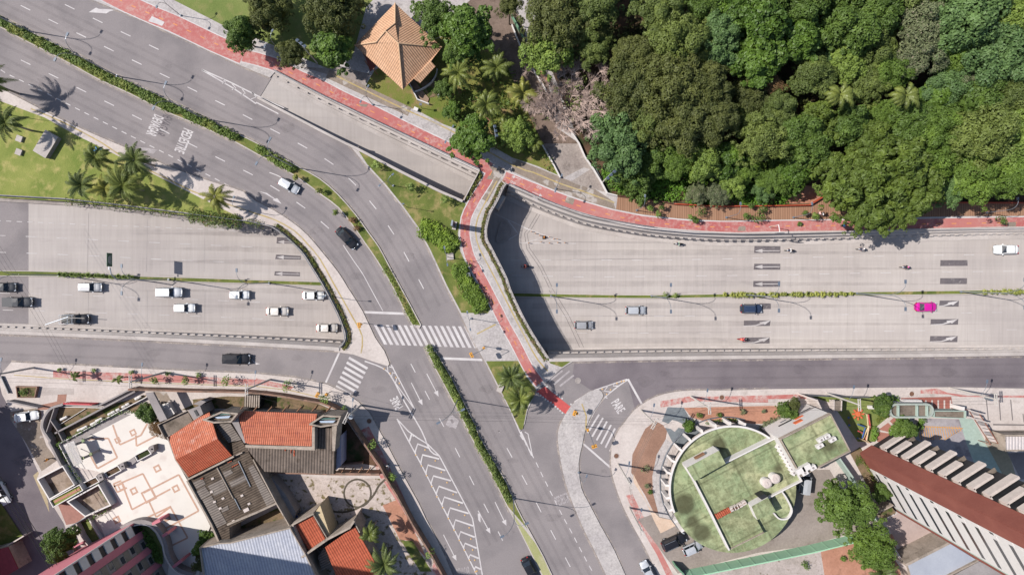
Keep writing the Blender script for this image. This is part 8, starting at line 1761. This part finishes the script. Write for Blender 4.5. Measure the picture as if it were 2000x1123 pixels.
def stad(x0, x1, y, r_): return [(x1 + r_ * math.sin(a), y - r_ * math.cos(a)) for a in (math.pi * i / 12 for i in range(13))] + [(x0 - r_ * math.sin(a), y + r_ * math.cos(a)) for a in (math.pi * i / 12 for i in range(13))]
so_ = GQ(*[v for p in stad(345, 730, 413, 92) for v in p]); si_ = GQ(*[v for p in stad(365, 715, 415, 62) for v in p])
rgh = rootat("guardhouse", so_, "oval guardhouse with a mint-rimmed grey roof beside the right-hand footway", "guardhouse")
part(rgh, "roof", [flatgrey, white], lambda g: g.slab([(a + 1, b) for a, b in so_], 0, 3.0, 0, 1)); part(rgh, "parapet", plain("mint_grey", S(182, 190, 180), .8), lambda g: rim(g, GQ(*[v for p in stad(345, 730, 413, 84) for v in p]), 2.8, 3.6, 3.4))
for x in (370, 615, 745): part(rgh, "roof_beam", mint, lambda g: rim(g, GQ(x, 350, x, 480), 2.9, 3.5, 2, False))
r_ = rootat("link_canopy", GQ(1030, 450), "flat grey canopy roof extending right of the oval guardhouse", "canopy"); part(r_, "roof", [flatgrey, mint], lambda g: g.slab(GQ(838, 425, 1238, 425, 1235, 505, 838, 490), 0, 2.8, 0, 1)); part(r_, "parapet", mint, lambda g: rim(g, GQ(835, 415, 1240, 418, 1238, 512, 830, 495), 2.6, 3.2, 1.4))
part(rootat("white_wall_block", GQ(560, 290), "white low block in front of the oval guardhouse", "wall"), "block", white, lambda g: g.slab(GQ(440, 285, 480, 275, 665, 275, 685, 320, 540, 312, 430, 315), 0, 1.3))
part(rootat("white_wall_block", GQ(1205, 385), "small white upright block at the end of the flat canopy", "wall"), "block", white, lambda g: g.slab(GQ(1185, 360, 1225, 362, 1222, 412, 1182, 410), 0, 2.8))
hedge(GQ(640, 530, 620, 620, 590, 650), 10, .8, "green bank below the oval guardhouse's right end", ghr, 1.1); hedge(GQ(240, 240, 300, 260, 350, 300), 9, .8, "hedge at the upper left of the oval guardhouse", ghr, 1.1); hedge(GQ(80, 520, 130, 500, 230, 480), 12, .5, "bed of orange-flowered shrubs left of the garden path", leaf_mat("orange_flower_bed", (140, 150, 66), .35, .7, S(222, 128, 80)), 1.0, size=.13, blob=.35, name="flower_bed", cat="flower bed")
hedge(GQ(30, 640, 50, 720, 30, 800), 8, .6, "green bed beside the climbing frame", ghr, 1.0); hedge(GQ(280, 690, 310, 610, 400, 580), 10, .5, "green ring of ground cover round the spiky planter bush", ghr, 1.0)
r_ = rootat("carport", GQ(1470, 640), "slanting rusty-framed carport with translucent sheets", "carport")
for i in range(9):
    u = i / 9; v_ = (i + .82) / 9; a, b = (1290 + 270 * u, 415 + 400 * u), (1290 + 270 * v_, 415 + 400 * v_)
    part(r_, "sheet", offwhite if i % 3 else greywall, lambda g: g.slab(GQ(a[0], a[1], a[0] + 110, a[1] + 20, b[0] + 110, b[1] + 20, b[0], b[1]), 2.7, 2.78))
rust = plain("rusty_steel", S(150, 96, 78), .7)
for l in ((1275, 405, 1560, 850), (1400, 430, 1660, 840)): part(r_, "frame", rust, lambda g: g.tube([W(a, b, 2.9) for a, b in GQ(*l)], .08, n=5))
for l in ((1275, 405, 1465, 460), (1340, 510, 1530, 570), (1255, 490, 1340, 520)): part(r_, "beam", offwhite, lambda g: g.tube([W(a, b, 3.0) for a, b in GQ(*l)], .14, n=5))
for p in GQ(1275, 405, 1465, 460, 1530, 570, 1560, 850, 1660, 840): w = W(p[0], p[1], 2.9); part(r_, "post", rust, lambda g: g.tube([(w[0], w[1], 0), (w[0], w[1], 2.9)], .06, n=5))
house("white_building", "white building with a ribbed white roof at the right edge", [(GQ(1755, 745, 2400, 745, 2400, 915, 1758, 915), (3.9,) * 4, tile_mat("white_ribbed_roof", S(232, 222, 220), S(222, 212, 210), 0.0, .55, False, .8), "roof")], [(GQ(1745, 735, 2400, 730, 2400, 930, 1755, 935), 3.7)], "building", [(GQ(1745, 730, 2400, 728), 3, 4.3, 2, False), (GQ(1748, 730, 1757, 935), 0, 4.3, 2, False)])
lay("grey_road_patch", GQ(1780, 960, 2500, 940, 2500, 1300, 1950, 1300), asphalt, .17)
r_ = rootat("play_hut", AQ(1420, 290), "little play hut with a grey roof on the playground lawn", "play house"); part(r_, "roof", flatgrey, lambda g: g.slab(AQ(1358, 200, 1490, 203, 1482, 385, 1352, 380), 2.0, 2.3)); part(r_, "roof_edge", offwhite, lambda g: rim(g, AQ(1355, 200, 1350, 385), 1.9, 2.45, 1.6, False)); part(r_, "roof_edge", offwhite, lambda g: rim(g, AQ(1488, 203, 1480, 385), 1.9, 2.45, 1.6, False)); part(r_, "wall", plain("play_red", S(176, 74, 66), .7), lambda g: g.slab(AQ(1295, 215, 1352, 212, 1350, 360, 1285, 345), .1, .5)); part(r_, "wall", offwhite, lambda g: g.slab(AQ(1365, 215, 1480, 215, 1475, 370, 1360, 370), .1, 1.95))
r_ = rootat("roundabout", AQ(1765, 435), "round orange merry-go-round on the playground lawn", "merry-go-round"); w = W(*AQ(1765, 435)[0], .3); part(r_, "disc", lgo, lambda g: g.cyl((w[0], w[1], .2), .5, .25, 14))
for i in range(8): a = i * .785; part(r_, "seat", lgo, lambda g: g.box((w[0] + .85 * math.cos(a), w[1] + .85 * math.sin(a), .45), (.5, .3, .12), rz=a))
r_ = rootat("climbing_frame", AQ(1900, 700), "red, blue and cream climbing frame with a slide at the playground's edge", "climbing frame")
pb, prr, pcr = plain("play_blue", S(64, 104, 170), .6), plain("play_pink_red", S(220, 96, 98), .6), plain("play_cream", S(226, 200, 160), .6)
for k_, (l, m) in enumerate((((1930, 440, 1955, 670, 1850, 900), pcr), ((1955, 445, 1990, 660, 1900, 915), prr), ((1900, 680, 1850, 860), pb), ((1970, 640, 1925, 900, 1980, 945), pcr), ((1790, 865, 1960, 940), pcr), ((1775, 735, 1860, 775), prr), ((1770, 620, 1890, 660), pb), ((1760, 860, 1810, 880), pb))):
    part(r_, "rail", m, lambda g: g.tube([W(a, b, 1.4 - .8 * (i_ / 2)) for i_, (a, b) in enumerate(AQ(*l))], .12, n=5))
for p in AQ(1930, 440, 1990, 660, 1850, 900, 1980, 945): w = W(p[0], p[1], 1.2); part(r_, "post", pcr, lambda g: g.tube([(w[0], w[1], 0), (w[0], w[1], 1.3)], .06, n=5))
r_ = rootat("seesaw", AQ(1612, 570), "small blue-ended seesaw in the shade on the playground lawn", "seesaw"); part(r_, "plank", woodp, lambda g: g.tube([W(*AQ(1607, 500)[0], .6), W(*AQ(1618, 635)[0], .6)], .08, n=5))
for p in AQ(1607, 500, 1618, 635): part(r_, "seat", pb, lambda g: g.box(W(p[0], p[1], .65), (.3, .3, .1)))
boxy("garden_bench", 1702, 794, (1.6, .55, .45), 0, white, "white bench on the playground lawn", "bench"); wall_line("low_fence", AQ(900, 110, 1400, 140, 2000, 150), 1.4, 1.2, metald, "dark fence between playground lawn and footway", "fence")
for x, y, l in ((1204, 890, "round brown manhole cover on the pavement right of the turning lane"), (1410, 776, "round brown manhole cover on the red footway"), (1781, 769, "round brown manhole cover on the pale footway at right"), (1129, 743, "round pale manhole cover on the frontage road"), (721, 822, "round dark manhole cover on the shaded corner pavement")):
    z = .165 if y != 743 else .02; w = W(x, y, z); g = MB(); g.cyl((0, 0, -.05), .42, .06, 18); o = g.build("manhole_cover", (plain("rusty_iron", S(126, 92, 74), .7) if y != 743 else wallm), None, l, "manhole cover"); o.location = w
    g = MB(); g.tube([(0.5 * math.cos(a), .5 * math.sin(a), 0) for a in (2 * math.pi * i / 16 for i in range(17))], .05, n=4, cap=False); g.build("frame", kerbm, o)
